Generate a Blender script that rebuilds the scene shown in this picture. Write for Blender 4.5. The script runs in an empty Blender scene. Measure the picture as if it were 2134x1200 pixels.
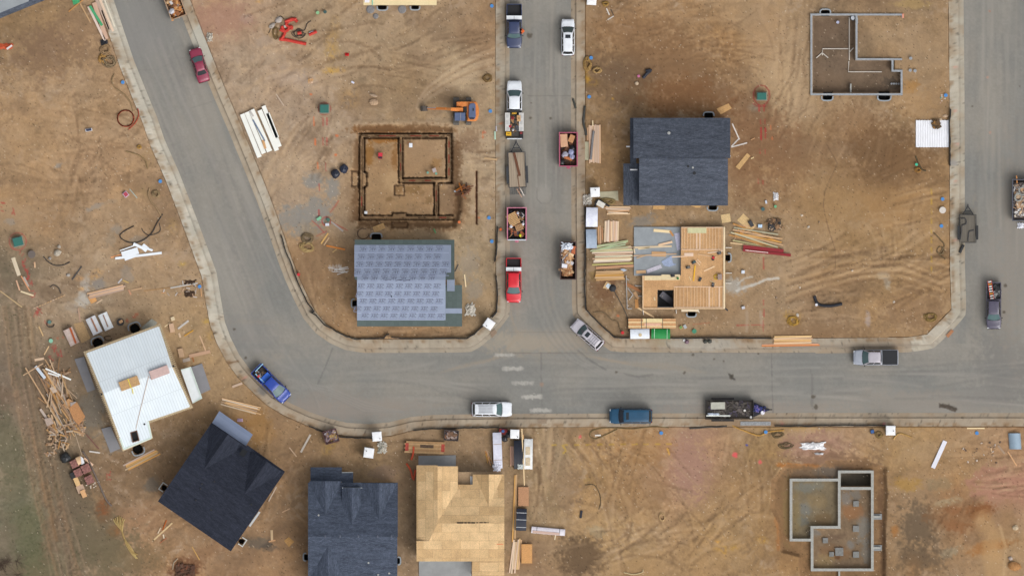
import bpy,bmesh,math,random
import numpy as np
from mathutils import Vector,Matrix
R=math.radians
random.seed(7)
SC=bpy.context.scene
COL=SC.collection
S=0.0625                      # metres per photo pixel
E=1.0                         # light reaching level ground (exposure),see light()
def wx(px): return (px-1067)*S
def wy(py): return (600-py)*S
def P(px,py,z=0.0): return Vector((wx(px),wy(py),z))
def lin(c):
 c=c/255.0
 return c/12.92 if c <= .04045 else ((c+.055)/1.055)**2.4
def L3(rgb): return tuple(min(.92,lin(v)/E) for v in rgb)
# ------------------------------------------------------------------ light,camera
def light():
 w=bpy.data.worlds.new('World');SC.world=w;w.use_nodes=True
 nt=w.node_tree;bg=nt.nodes['Background']
 sky=nt.nodes.new('ShaderNodeTexSky');sky.sky_type = 'NISHITA'
 sky.sun_disc=False;sky.sun_elevation=R(48);sky.sun_rotation=math.atan2(.55,-.62)
 sky.air_density=1.0;sky.dust_density=6.0;sky.ozone_density=1.0
 hs=nt.nodes.new('ShaderNodeHueSaturation');hs.inputs['Saturation'].default_value=.22   # thin overcast
 nt.links.new(sky.outputs[0],hs.inputs['Color']);nt.links.new(hs.outputs[0],bg.inputs[0])
 bg.inputs[1].default_value=.15
 l=bpy.data.lights.new('sun', 'SUN');l.energy=.55;l.angle=R(60);l.color=(1,.98,.95)
 o=bpy.data.objects.new('sun', l);COL.objects.link(o);o.location=(30,-30,90)
 d=Vector((.55,-.62,0)).normalized()*math.cos(R(48)) + Vector((0,0,math.sin(R(48))))
 o.rotation_euler=d.to_track_quat('Z', 'Y').to_euler()
 vs=SC.view_settings;SC.display_settings.display_device = 'sRGB'
 vs.view_transform = 'Standard'; vs.look = 'None'; vs.exposure=EXPO;vs.gamma=1
EXPO=-0.06
def camera():
 cd=bpy.data.cameras.new('camera');cd.type = 'ORTHO'; cd.ortho_scale=2134*S
 cd.clip_start=1;cd.clip_end=1500
 o=bpy.data.objects.new('camera', cd);COL.objects.link(o);o.location=(0,0,140)
 SC.camera=o
# ------------------------------------------------------------------ materials
MATS={}
def mat(rgb,rough=.8,var=.12,sc=2.0,bump=0.0,metal=0.0,rnd=0.0,coat=0.0,spec=.4,stretch=(1,1,1),rgb2=None,name=None):
 key=(tuple(rgb),rough,var,sc,bump,metal,rnd,coat,spec,stretch,rgb2,name)
 if key in MATS: return MATS[key]
 m=bpy.data.materials.new(name or 'surface_%d_%d_%d' % tuple(int(v) for v in rgb));MATS[key]=m
 m.use_nodes=True;nt=m.node_tree;b=nt.nodes['Principled BSDF']
 b.inputs['Roughness'].default_value=rough;b.inputs['Metallic'].default_value=metal
 b.inputs['Specular IOR Level'].default_value=spec
 if coat: b.inputs['Coat Weight'].default_value=coat;b.inputs['Coat Roughness'].default_value=.08
 N=nt.nodes.new;LK=nt.links.new
 tc=N('ShaderNodeTexCoord');mp=N('ShaderNodeMapping');mp.inputs['Scale'].default_value=stretch
 LK(tc.outputs['Object'],mp.inputs[0])
 nz=N('ShaderNodeTexNoise');nz.inputs['Scale'].default_value=sc;nz.inputs['Detail'].default_value=6
 nz.inputs['Roughness'].default_value=.65;LK(mp.outputs[0],nz.inputs['Vector'])
 rp=N('ShaderNodeValToRGB');rp.color_ramp.elements[0].position=.3;rp.color_ramp.elements[1].position=.72
 c=L3(rgb);c2=L3(rgb2) if rgb2 else tuple(v*(1-var*1.6) for v in c);c1=tuple(min(.95,v*(1+var*.6)) for v in c)
 rp.color_ramp.elements[0].color=(*c2,1);rp.color_ramp.elements[1].color=(*c1,1)
 LK(nz.outputs[0],rp.inputs[0]);out=rp.outputs[0]
 if rnd:
  oi=N('ShaderNodeObjectInfo');hs=N('ShaderNodeHueSaturation')
  mr=N('ShaderNodeMapRange');mr.inputs['To Min'].default_value=1-rnd;mr.inputs['To Max'].default_value=1+rnd
  LK(oi.outputs['Random'],mr.inputs[0]);LK(mr.outputs[0],hs.inputs['Value'])
  ms=N('ShaderNodeMath');ms.operation = 'MULTIPLY_ADD'; ms.inputs[1].default_value=37.7;ms.inputs[2].default_value=0
  fr=N('ShaderNodeMath');fr.operation = 'FRACT'; LK(oi.outputs['Random'],ms.inputs[0]);LK(ms.outputs[0],fr.inputs[0])
  m2=N('ShaderNodeMapRange');m2.inputs['To Min'].default_value=.72;m2.inputs['To Max'].default_value=1.15
  LK(fr.outputs[0],m2.inputs[0]);LK(m2.outputs[0],hs.inputs['Saturation'])
  LK(out,hs.inputs['Color']);out=hs.outputs[0]
 LK(out,b.inputs['Base Color'])
 if bump:
  bp=N('ShaderNodeBump');bp.inputs['Strength'].default_value=bump;bp.inputs['Distance'].default_value=.03
  LK(nz.outputs[0],bp.inputs['Height']);LK(bp.outputs[0],b.inputs['Normal'])
 return m
def paint(rgb,coat=.6): return mat(rgb,.38,.09,1.1,coat=coat,spec=.5)
def mat_attr(name,rough=.9,nscale=9.0,namp=.18,bump=.35,bscale=7.0):
 """ground,road and concrete: mottled colour of the place itself,plus fine procedural grain"""
 m=bpy.data.materials.new(name);m.use_nodes=True;nt=m.node_tree;b=nt.nodes['Principled BSDF']
 N=nt.nodes.new;LK=nt.links.new
 b.inputs['Roughness'].default_value=rough;b.inputs['Specular IOR Level'].default_value=.2
 at=N('ShaderNodeAttribute');at.attribute_name = 'tint'
 tc=N('ShaderNodeTexCoord')
 n1=N('ShaderNodeTexNoise');n1.inputs['Scale'].default_value=nscale;n1.inputs['Detail'].default_value=5
 n1.inputs['Roughness'].default_value=.7;LK(tc.outputs['Object'],n1.inputs['Vector'])
 mr=N('ShaderNodeMapRange');mr.inputs['From Min'].default_value=.25;mr.inputs['From Max'].default_value=.75
 mr.inputs['To Min'].default_value=1-namp;mr.inputs['To Max'].default_value=1+namp;LK(n1.outputs[0],mr.inputs[0])
 vm=N('ShaderNodeVectorMath');vm.operation = 'SCALE'; LK(at.outputs['Color'],vm.inputs[0]);LK(mr.outputs[0],vm.inputs['Scale'])
 LK(vm.outputs[0],b.inputs['Base Color'])
 if bump:
  n2=N('ShaderNodeTexNoise');n2.inputs['Scale'].default_value=bscale;n2.inputs['Detail'].default_value=4
  LK(tc.outputs['Object'],n2.inputs['Vector'])
  bp=N('ShaderNodeBump');bp.inputs['Strength'].default_value=bump;bp.inputs['Distance'].default_value=.05
  LK(n2.outputs[0],bp.inputs['Height']);LK(bp.outputs[0],b.inputs['Normal'])
 return m
def mat_shingle(name,rgb,rgb2,w=.33,h=.145,patch=.35):
 m=bpy.data.materials.new(name);m.use_nodes=True;nt=m.node_tree;b=nt.nodes['Principled BSDF']
 N=nt.nodes.new;LK=nt.links.new
 b.inputs['Roughness'].default_value=.9;b.inputs['Specular IOR Level'].default_value=.2
 uv=N('ShaderNodeUVMap');uv.uv_map = 'UVMap'
 br=N('ShaderNodeTexBrick');br.inputs['Scale'].default_value=1;br.inputs['Brick Width'].default_value=w
 br.inputs['Row Height'].default_value=h;br.inputs['Mortar Size'].default_value=.008;br.offset_frequency=2;br.offset=.37
 br.inputs['Bias'].default_value=-.1
 a,c=L3(rgb),L3(rgb2)
 br.inputs['Color1'].default_value=(*a,1);br.inputs['Color2'].default_value=(*c,1)
 br.inputs['Mortar'].default_value=(*[v*.75 for v in c],1);LK(uv.outputs[0],br.inputs['Vector'])
 mp=N('ShaderNodeMapping');mp.inputs['Scale'].default_value=(.28,1.5,1);LK(uv.outputs[0],mp.inputs[0])
 nz=N('ShaderNodeTexNoise');nz.inputs['Scale'].default_value=1.1;nz.inputs['Detail'].default_value=7;nz.inputs['Roughness'].default_value=.7
 LK(mp.outputs[0],nz.inputs['Vector'])
 n2=N('ShaderNodeTexNoise');n2.inputs['Scale'].default_value=9;n2.inputs['Detail'].default_value=4;LK(uv.outputs[0],n2.inputs['Vector'])
 mr=N('ShaderNodeMapRange');mr.inputs['From Min'].default_value=.3;mr.inputs['From Max'].default_value=.7
 mr.inputs['To Min'].default_value=1-patch;mr.inputs['To Max'].default_value=1+patch;LK(nz.outputs[0],mr.inputs[0])
 m3=N('ShaderNodeMapRange');m3.inputs['From Min'].default_value=.3;m3.inputs['From Max'].default_value=.7
 m3.inputs['To Min'].default_value=.72;m3.inputs['To Max'].default_value=1.28;LK(n2.outputs[0],m3.inputs[0])
 mu=N('ShaderNodeMath');mu.operation = 'MULTIPLY'; LK(mr.outputs[0],mu.inputs[0]);LK(m3.outputs[0],mu.inputs[1])
 vm=N('ShaderNodeVectorMath');vm.operation = 'SCALE'; LK(br.outputs[0],vm.inputs[0]);LK(mu.outputs[0],vm.inputs['Scale'])
 LK(vm.outputs[0],b.inputs['Base Color'])
 bp=N('ShaderNodeBump');bp.inputs['Strength'].default_value=.5;bp.inputs['Distance'].default_value=.02
 LK(br.outputs['Fac'],bp.inputs['Height']);bp.invert=True;LK(bp.outputs[0],b.inputs['Normal'])
 return m
def mat_sheet(name,rgb,rgb2,w=2.44,h=1.22,joint=.012,flake=14.,amp=.2,jointmul=.72,bigvar=.12,tint2=None):
 """OSB / sheathing / panels laid in courses,on UVs in metres;flaky grain"""
 m=bpy.data.materials.new(name);m.use_nodes=True;nt=m.node_tree;b=nt.nodes['Principled BSDF']
 N=nt.nodes.new;LK=nt.links.new
 b.inputs['Roughness'].default_value=.75;b.inputs['Specular IOR Level'].default_value=.25
 uv=N('ShaderNodeUVMap');uv.uv_map = 'UVMap'
 br=N('ShaderNodeTexBrick');br.inputs['Scale'].default_value=1;br.inputs['Brick Width'].default_value=w
 br.inputs['Row Height'].default_value=h;br.inputs['Mortar Size'].default_value=joint;br.offset=.5
 a,c=L3(rgb),L3(rgb2)
 br.inputs['Color1'].default_value=(*a,1);br.inputs['Color2'].default_value=(*c,1)
 br.inputs['Mortar'].default_value=(*[v*jointmul for v in c],1);LK(uv.outputs[0],br.inputs['Vector'])
 vo=N('ShaderNodeTexVoronoi');vo.inputs['Scale'].default_value=flake;LK(uv.outputs[0],vo.inputs['Vector'])
 bw=N('ShaderNodeRGBToBW');LK(vo.outputs['Color'],bw.inputs[0])
 nz=N('ShaderNodeTexNoise');nz.inputs['Scale'].default_value=.6;nz.inputs['Detail'].default_value=5;LK(uv.outputs[0],nz.inputs['Vector'])
 mr=N('ShaderNodeMapRange');mr.inputs['To Min'].default_value=1-amp;mr.inputs['To Max'].default_value=1+amp;LK(bw.outputs[0],mr.inputs[0])
 m3=N('ShaderNodeMapRange');m3.inputs['From Min'].default_value=.3;m3.inputs['From Max'].default_value=.7
 m3.inputs['To Min'].default_value=1-bigvar;m3.inputs['To Max'].default_value=1+bigvar;LK(nz.outputs[0],m3.inputs[0])
 mu=N('ShaderNodeMath');mu.operation = 'MULTIPLY'; LK(mr.outputs[0],mu.inputs[0]);LK(m3.outputs[0],mu.inputs[1])
 vm=N('ShaderNodeVectorMath');vm.operation = 'SCALE'; LK(br.outputs[0],vm.inputs[0]);LK(mu.outputs[0],vm.inputs['Scale'])
 LK(vm.outputs[0],b.inputs['Base Color'])
 return m
# ------------------------------------------------------------------ mesh builder and tagging
class MB:
 def __init__(s): s.v=[];s.f=[];s.m=[]
 def add(s,vs,fs,mi=0):
  n=len(s.v);s.v+=[tuple(v) for v in vs];s.f+=[tuple(i+n for i in f) for f in fs];s.m+=[mi]*len(fs);return s
 def box(s,c,d,rot=0,mi=0,tilt=0,roll=0):
  x,y,z=d[0]/2,d[1]/2,d[2]/2
  M=Matrix.Translation(Vector(c)) @ Matrix.Rotation(R(rot),4,'Z') @ Matrix.Rotation(R(tilt),4,'Y') @ Matrix.Rotation(R(roll),4,'X')
  vs=[M @ Vector((a*x,b*y,e*z)) for e in (-1,1) for a,b in ((-1,-1),(1,-1),(1,1),(-1,1))]
  return s.add(vs,[(3,2,1,0),(4,5,6,7),(0,1,5,4),(1,2,6,5),(2,3,7,6),(3,0,4,7)],mi)
 def bx(s,x0,x1,y0,y1,z0,z1,mi=0): return s.box(((x0+x1)/2,(y0+y1)/2,(z0+z1)/2),(x1-x0,y1-y0,z1-z0),0,mi)
 def prism(s,pts,z0,z1,mi=0):
  n=len(pts);pts=[(p[0],p[1]) for p in pts]
  if sum(pts[i][0]*pts[(i+1) % n][1]-pts[(i+1) % n][0]*pts[i][1] for i in range(n)) < 0: pts=pts[::-1]
  vs=[(x,y,z0) for x,y in pts]+[(x,y,z1) for x,y in pts]
  return s.add(vs,[tuple(range(n))[::-1],tuple(range(n,2*n))]+[(i,(i+1) % n,n+(i+1) % n,n+i) for i in range(n)],mi)
 def cyl(s,c,r,h,n=16,mi=0,axis='Z', r2=None):
  r2=r if r2 is None else r2
  M=Matrix.Translation(Vector(c)) @ {'Z': Matrix.Identity(4),'X': Matrix.Rotation(R(90),4,'Y'),'Y': Matrix.Rotation(R(90),4,'X')}[axis]
  vs=[M @ Vector((math.cos(2*math.pi*i/n)*q,math.sin(2*math.pi*i/n)*q,zz)) for q,zz in ((r,-h/2),(r2,h/2)) for i in range(n)]
  return s.add(vs,[tuple(range(n))[::-1],tuple(range(n,2*n))]+[(i,(i+1) % n,n+(i+1) % n,n+i) for i in range(n)],mi)
 def tube(s,pts,r,n=6,mi=0,closed=False):
  pts=[Vector(p) for p in pts];m=len(pts);rings=[]
  for i,p in enumerate(pts):
   a=pts[(i-1) % m] if (closed or i > 0) else p;b=pts[(i+1) % m] if (closed or i < m-1) else p
   t=(b-a);t=t.normalized() if t.length > 1e-6 else Vector((1,0,0))
   u=t.cross(Vector((0,0,1)));u=u.normalized() if u.length > 1e-3 else Vector((1,0,0));w=u.cross(t)
   rr=r[i] if isinstance(r,(list,tuple)) else r
   rings.append([p+(u*math.cos(2*math.pi*k/n)+w*math.sin(2*math.pi*k/n))*rr for k in range(n)])
  vs=[v for q in rings for v in q];fs=[]
  for i in range(m if closed else m-1):
   j=(i+1) % m
   fs+=[(i*n+k,i*n+(k+1) % n,j*n+(k+1) % n,j*n+k) for k in range(n)]
  if not closed: fs+=[tuple(range(n))[::-1],tuple((m-1)*n+k for k in range(n))]
  return s.add(vs,fs,mi)
 def loft(s,rings,cap=True,mi=0,closed=True):
  n=len(rings[0]);vs=[v for q in rings for v in q];fs=[]
  for i in range(len(rings)-1):
   for k in range(n if closed else n-1):
    fs.append((i*n+k,i*n+(k+1) % n,(i+1)*n+(k+1) % n,(i+1)*n+k))
  if cap: fs+=[tuple(range(n))[::-1],tuple((len(rings)-1)*n+k for k in range(n))]
  return s.add(vs,fs,mi)
 def bounds(s):
  a=np.array(s.v);return a.min(0),a.max(0)
 def mesh(s,name,mats,off=(0,0,0),smooth=0,bevel=0,uv=None):
  me=bpy.data.meshes.new(name)
  me.from_pydata([(v[0]-off[0],v[1]-off[1],v[2]-off[2]) for v in s.v],[],s.f)
  for q in (mats if isinstance(mats,(list,tuple)) else [mats]): me.materials.append(q)
  me.polygons.foreach_set('material_index', s.m)
  if uv == 'slope': slope_uv(me)
  bm=bmesh.new();bm.from_mesh(me)
  if not uv: bmesh.ops.recalc_face_normals(bm,faces=bm.faces)
  if bevel: bmesh.ops.bevel(bm,geom=bm.edges[:],offset=bevel,segments=1,affect='EDGES', clamp_overlap=True)
  bm.to_mesh(me);bm.free()
  if smooth:
   me.polygons.foreach_set('use_smooth', [True]*len(me.polygons));me.set_sharp_from_angle(angle=R(smooth))
  me.update();return me
 def build(s,name,mats,parent=None,world=False,smooth=0,bevel=0,uv=None,label=None):
  off=parent.location if (world and parent) else (0,0,0)
  if parent and parent.parent and world: off=Vector(parent.parent.location)+Vector(parent.location)
  o=bpy.data.objects.new(name,s.mesh(name,mats,off,smooth,bevel,uv));COL.objects.link(o)
  if parent: o.parent=parent
  if label: o['label']=label
  return o
 def single(s,name,label,cat,mats,group=None,kind=None,smooth=0,bevel=0,uv=None):
  a,b=s.bounds();off=((a[0]+b[0])/2,(a[1]+b[1])/2,a[2])
  o=bpy.data.objects.new(name,s.mesh(name,mats,off,smooth,bevel,uv));COL.objects.link(o);o.location=off
  tag(o,label,cat,group,kind);return o
def slope_uv(me):
 me.update();uv=me.uv_layers.new(name='UVMap').data
 for p in me.polygons:
  n=p.normal;e=Vector((0,0,1)).cross(n)
  e=e.normalized() if e.length > .02 else Vector((1,0,0));d=n.cross(e)
  for li in p.loop_indices:
   v=me.vertices[me.loops[li].vertex_index].co;uv[li].uv=(v.dot(e),v.dot(d))
def tag(o,label=None,cat=None,group=None,kind=None):
 if label: o['label']=label
 if cat: o['category']=cat
 if group: o['group']=group
 if kind: o['kind']=kind
 return o
def thing(name,label,cat,loc,rot=0,group=None):
 o=bpy.data.objects.new(name,None);o.empty_display_size=.3;COL.objects.link(o)
 o.location=loc;o.rotation_euler=(0,0,R(rot));return tag(o,label,cat,group)
def copy_thing(src,loc,rot,label,group=None):
 c=src.copy();COL.objects.link(c);c.location=loc;c.rotation_euler=(0,0,R(rot));c['label']=label
 if group: c['group']=group
 for ch in list(src.children):
  d=ch.copy();COL.objects.link(d);d.parent=c
  for g in list(ch.children):
   q=g.copy();COL.objects.link(q);q.parent=d
 return c
def smooth_line(pts,n=6):
 q=[np.array(p,float) for p in pts];q=[2*q[0]-q[1]]+q+[2*q[-1]-q[-2]];out=[]
 for i in range(1,len(q)-2):
  for k in range(n):
   t=k/n;a,b,c,d=q[i-1:i+3]
   out.append(.5*((2*b)+(c-a)*t+(2*a-5*b+4*c-d)*t*t+(3*b-a-3*c+d)*t**3))
 out.append(q[-2]);return [tuple(float(w) for w in v) for v in out]
# ------------------------------------------------------------------ numpy noise
def h2(ix,iy,seed):
 h=(ix.astype(np.int64)*374761393+iy.astype(np.int64)*668265263+seed*1274126177) & 0xffffffff
 h=((h ^ (h >> 13))*1274126177) & 0xffffffff
 return ((h ^ (h >> 16)) & 0xffff)/65535.0
def vn(x,y,seed):
 ix,iy=np.floor(x),np.floor(y);fx,fy=x-ix,y-iy
 fx=fx*fx*(3-2*fx);fy=fy*fy*(3-2*fy)
 a,b=h2(ix,iy,seed),h2(ix+1,iy,seed);c,d=h2(ix,iy+1,seed),h2(ix+1,iy+1,seed)
 return (a*(1-fx)+b*fx)*(1-fy)+(c*(1-fx)+d*fx)*fy
def fbm(x,y,seed,o=4,g=.55):
 s=0;t=0;a=1
 for k in range(o):
  s=s+a*(vn(x*2**k+k*17.3,y*2**k-k*9.1,seed+k)*2-1);t+=a;a*=g
 return s/t
def inpoly(X,Y,pts):
 r=np.zeros(X.shape,bool);n=len(pts)
 for i in range(n):
  x0,y0=pts[i];x1,y1=pts[(i+1) % n]
  if y0 == y1: continue
  r ^= ((y0 > Y) != (y1 > Y)) & (X < (x1-x0)*(Y-y0)/(y1-y0)+x0)
 return r
def ldist(X,Y,pts):
 d=np.full(X.shape,1e9)
 for (x0,y0),(x1,y1) in zip(pts[:-1],pts[1:]):
  vx,vy=x1-x0,y1-y0;q=vx*vx+vy*vy+1e-9
  t=np.clip(((X-x0)*vx+(Y-y0)*vy)/q,0,1);d=np.minimum(d,np.hypot(X-x0-t*vx,Y-y0-t*vy))
 return d
class Ops:
 """marks,stains,soils and ruts of a surface,in photo pixels"""
 def __init__(s): s.l=[]
 def patch(s,cx,cy,rx,ry,rot,col,a=.7,soft=.4,nz=.45,dz=0): s.l.append(('p', cx,cy,rx,ry,R(rot),col,a,soft,nz,dz));return s
 def stroke(s,pts,w,col,a=.6,nz=.5,dz=0,soft=.5): s.l.append(('s', pts,w,col,a,nz,dz,soft));return s
 def ring(s,cx,cy,r,col,ry=None,w=1.6,a=.7):
  ry=ry or r;return s.stroke([(cx+r*math.cos(t*.42),cy+ry*math.sin(t*.42)) for t in range(16)],w,col,a,.6)
 def tracks(s,cx,cy,sx,sy,ang,n,ln,curve=.3,a=.16,w=3.5,dz=-.02,seed=0,spread=9,dark=.5,lc=(196,166,130),dc=(96,74,54)):
  r=random.Random(seed+int(cx*7+cy))
  for i in range(n):
   x=cx+r.uniform(-sx,sx);y=cy+r.uniform(-sy,sy);th=R(ang+r.gauss(0,spread));k=r.gauss(0,curve*.6)/max(ln,1)
   L=ln*r.uniform(.5,1.2);st=L/9;pts=[(x,y)]
   for q in range(9):
    th+=k*st;x+=math.cos(th)*st;y-=math.sin(th)*st;pts.append((x,y))
   dk=r.random() < dark
   a_=a*1.25;s.stroke(pts,w*r.uniform(.8,1.9),dc if dk else lc,a_*r.uniform(.5,1.2),1.0,dz*1.6 if dk else -dz*.4,.9)
   if r.random() < .45:
    s.stroke([(p[0]+6,p[1]+6) for p in pts],w*r.uniform(.5,1.1),dc if not dk else lc,a*.8,.8,dz*.5,.9)
  return s
 def run(s,X,Y,C,Z,n1,n2):
  for o in s.l:
   if o[0] == 'p':
    _,cx,cy,rx,ry,rot,col,a,soft,nz,dz=o;m=max(rx,ry)*(1+soft+nz)
    k=np.nonzero((X > cx-m) & (X < cx+m) & (Y > cy-m) & (Y < cy+m))[0]
    if not len(k): continue
    dx,dy=X[k]-cx,Y[k]-cy;c,q=math.cos(rot),math.sin(rot)
    u=(dx*c-dy*q)/rx;v=(dx*q+dy*c)/ry
    d=np.sqrt(u*u+v*v)+nz*(n1[k]*1.15+n2[k]*1.1);t=np.clip((1+soft-d)/(2*soft),0,1);w_=t*t*(3-2*t)
    if nz > .6: w_=w_*np.clip(.62+1.1*n2[k]+.9*n1[k],0,1)
    if col is not None: C[k]+=(np.array(col)-C[k])*(a*w_)[:,None]
    if dz: Z[k]+=dz*w_
   else:
    _,pts,w,col,a,nz,dz,soft=o;xs=[p[0] for p in pts];ys=[p[1] for p in pts];m=w*(1+nz+soft)+2
    k=np.nonzero((X > min(xs)-m) & (X < max(xs)+m) & (Y > min(ys)-m) & (Y < max(ys)+m))[0]
    if not len(k): continue
    d=ldist(X[k],Y[k],pts)/(w/2+.35)+nz*(n1[k]*.5+n2[k]*.9)
    t=np.clip((1+soft-d)/(2*soft),0,1);w_=t*t*(3-2*t)
    if col is not None: C[k]+=(np.array(col)-C[k])*(a*w_)[:,None]
    if dz: Z[k]+=dz*w_
def tolin(C):
 c=np.clip(C,3,252)/255.0;return np.where(c <= .04045,c/12.92,((c+.055)/1.055)**2.4)/E
def set_tint(me,C):
 a=me.color_attributes.new('tint', 'FLOAT_COLOR', 'POINT');q=np.ones((len(C),4),np.float32);q[:,:3]=np.clip(tolin(C),.004,.9)
 a.data.foreach_set('color', q.ravel())
# ------------------------------------------------------------------ the lines the place is laid out on (photo pixels)
OUT=[(149,-160),(203,0),(231,84),(250,140),(277,207),(297,255),(312,300),(345,375),(380,467),(420,575),(429,630),(438,678),(452,715),(473,755),(494,783),(522,812),(554,842),(592,865),(637,885),(680,899),(720,908),(770,911),(815,907),(860,896),(905,892),(960,891),(1040,890),(1300,889),(1700,888),(2134,888),(2600,888)]
IN1=[(335,-160),(396,0),(415,50),(449,136),(475,200),(502,262),(540,355),(562,410),(585,473),(606,535),(620,572),(638,612),(656,648),(677,673),(701,690),(728,702),(760,707),(850,707),(974,706),(991,695),(1009,677),(1034,648),(1034,574),(1033,300),(1033,0),(1033,-160)]
IN2=[(1220,-160),(1219,0),(1219,250),(1220,490),(1221,646),(1250,675),(1283,704),(1314,705),(1610,706),(1890,703),(1932,697),(1983,645),(1980,560),(1979,200),(1977,0),(1975,-160)]
def in_road(X,Y):
 r=inpoly(X,Y,OUT+[(2600,-160)])
 r &= ~inpoly(X,Y,IN1);r &= ~inpoly(X,Y,IN2);return r
SOIL=[(60,60,140,112,83),(150,200,163,130,98),(60,300,163,130,97),(200,350,158,125,95),(100,430,150,119,89),(300,450,157,126,96),(200,620,163,140,116),(60,650,148,125,103),(20,600,119,104,86),(20,800,117,102,88),(20,1000,108,100,83),(60,1100,106,101,82),(120,900,119,101,82),(150,1080,116,101,82),(230,1000,124,99,76),(300,1080,148,115,86),(400,1150,150,116,86),(500,1180,150,116,86),(600,1000,150,117,87),(600,1150,150,116,86),(450,830,152,123,92),(420,720,158,130,98),(600,930,150,119,88),(700,940,148,118,88),(800,960,148,119,90),(850,1100,142,118,94),(1000,920,146,118,90),(1130,950,149,126,98),(1130,1050,149,123,93),(1110,1170,148,120,92),(1230,1000,155,121,84),(1300,950,160,124,85),(1300,1100,163,130,91),(1400,1000,160,126,100),(1450,930,158,122,96),(1500,1100,160,126,87),(1600,950,148,118,81),(1600,1100,149,116,80),(1700,940,163,130,106),(1900,930,160,126,87),(1900,1050,135,107,80),(1900,1150,140,111,82),(2000,980,155,121,87),(2000,1050,140,104,74),(2100,1020,163,124,98),(2100,1150,155,123,90),(450,40,163,128,103),(500,150,161,137,115),(600,200,165,139,116),(700,60,154,129,103),(900,80,154,129,103),(1000,60,150,120,92),(960,140,166,142,114),(850,180,150,123,94),(1000,300,163,140,115),(650,300,165,139,115),(600,400,161,136,113),(650,560,155,122,90),(700,690,155,122,90),(990,560,150,130,105),(1010,620,154,128,99),(860,695,154,120,88),(1300,60,140,107,76),(1280,150,129,102,74),(1400,150,146,111,80),(1260,340,152,120,84),(1600,60,158,128,96),(1640,180,166,138,107),(1500,100,150,116,82),(1560,250,140,106,77),(1600,380,145,113,82),(1750,300,140,109,80),(1850,250,148,118,87),(1850,340,124,95,68),(1900,400,149,116,81),(1750,450,154,121,85),(1850,550,150,119,84),(1900,650,149,116,82),(1600,600,149,121,93),(1700,680,136,107,80),(1500,690,142,114,86),(1270,600,136,111,86),(1240,640,135,109,82),(1560,500,148,123,95),(1950,80,144,116,87),(1800,10,140,113,86),(1730,100,124,102,80),(1850,80,149,121,92),(850,380,152,121,88),(560,640,150,120,90)]
G=Ops()
gp,gs,gt=G.patch,G.stroke,G.tracks
GREY=(140,135,127)
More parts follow.
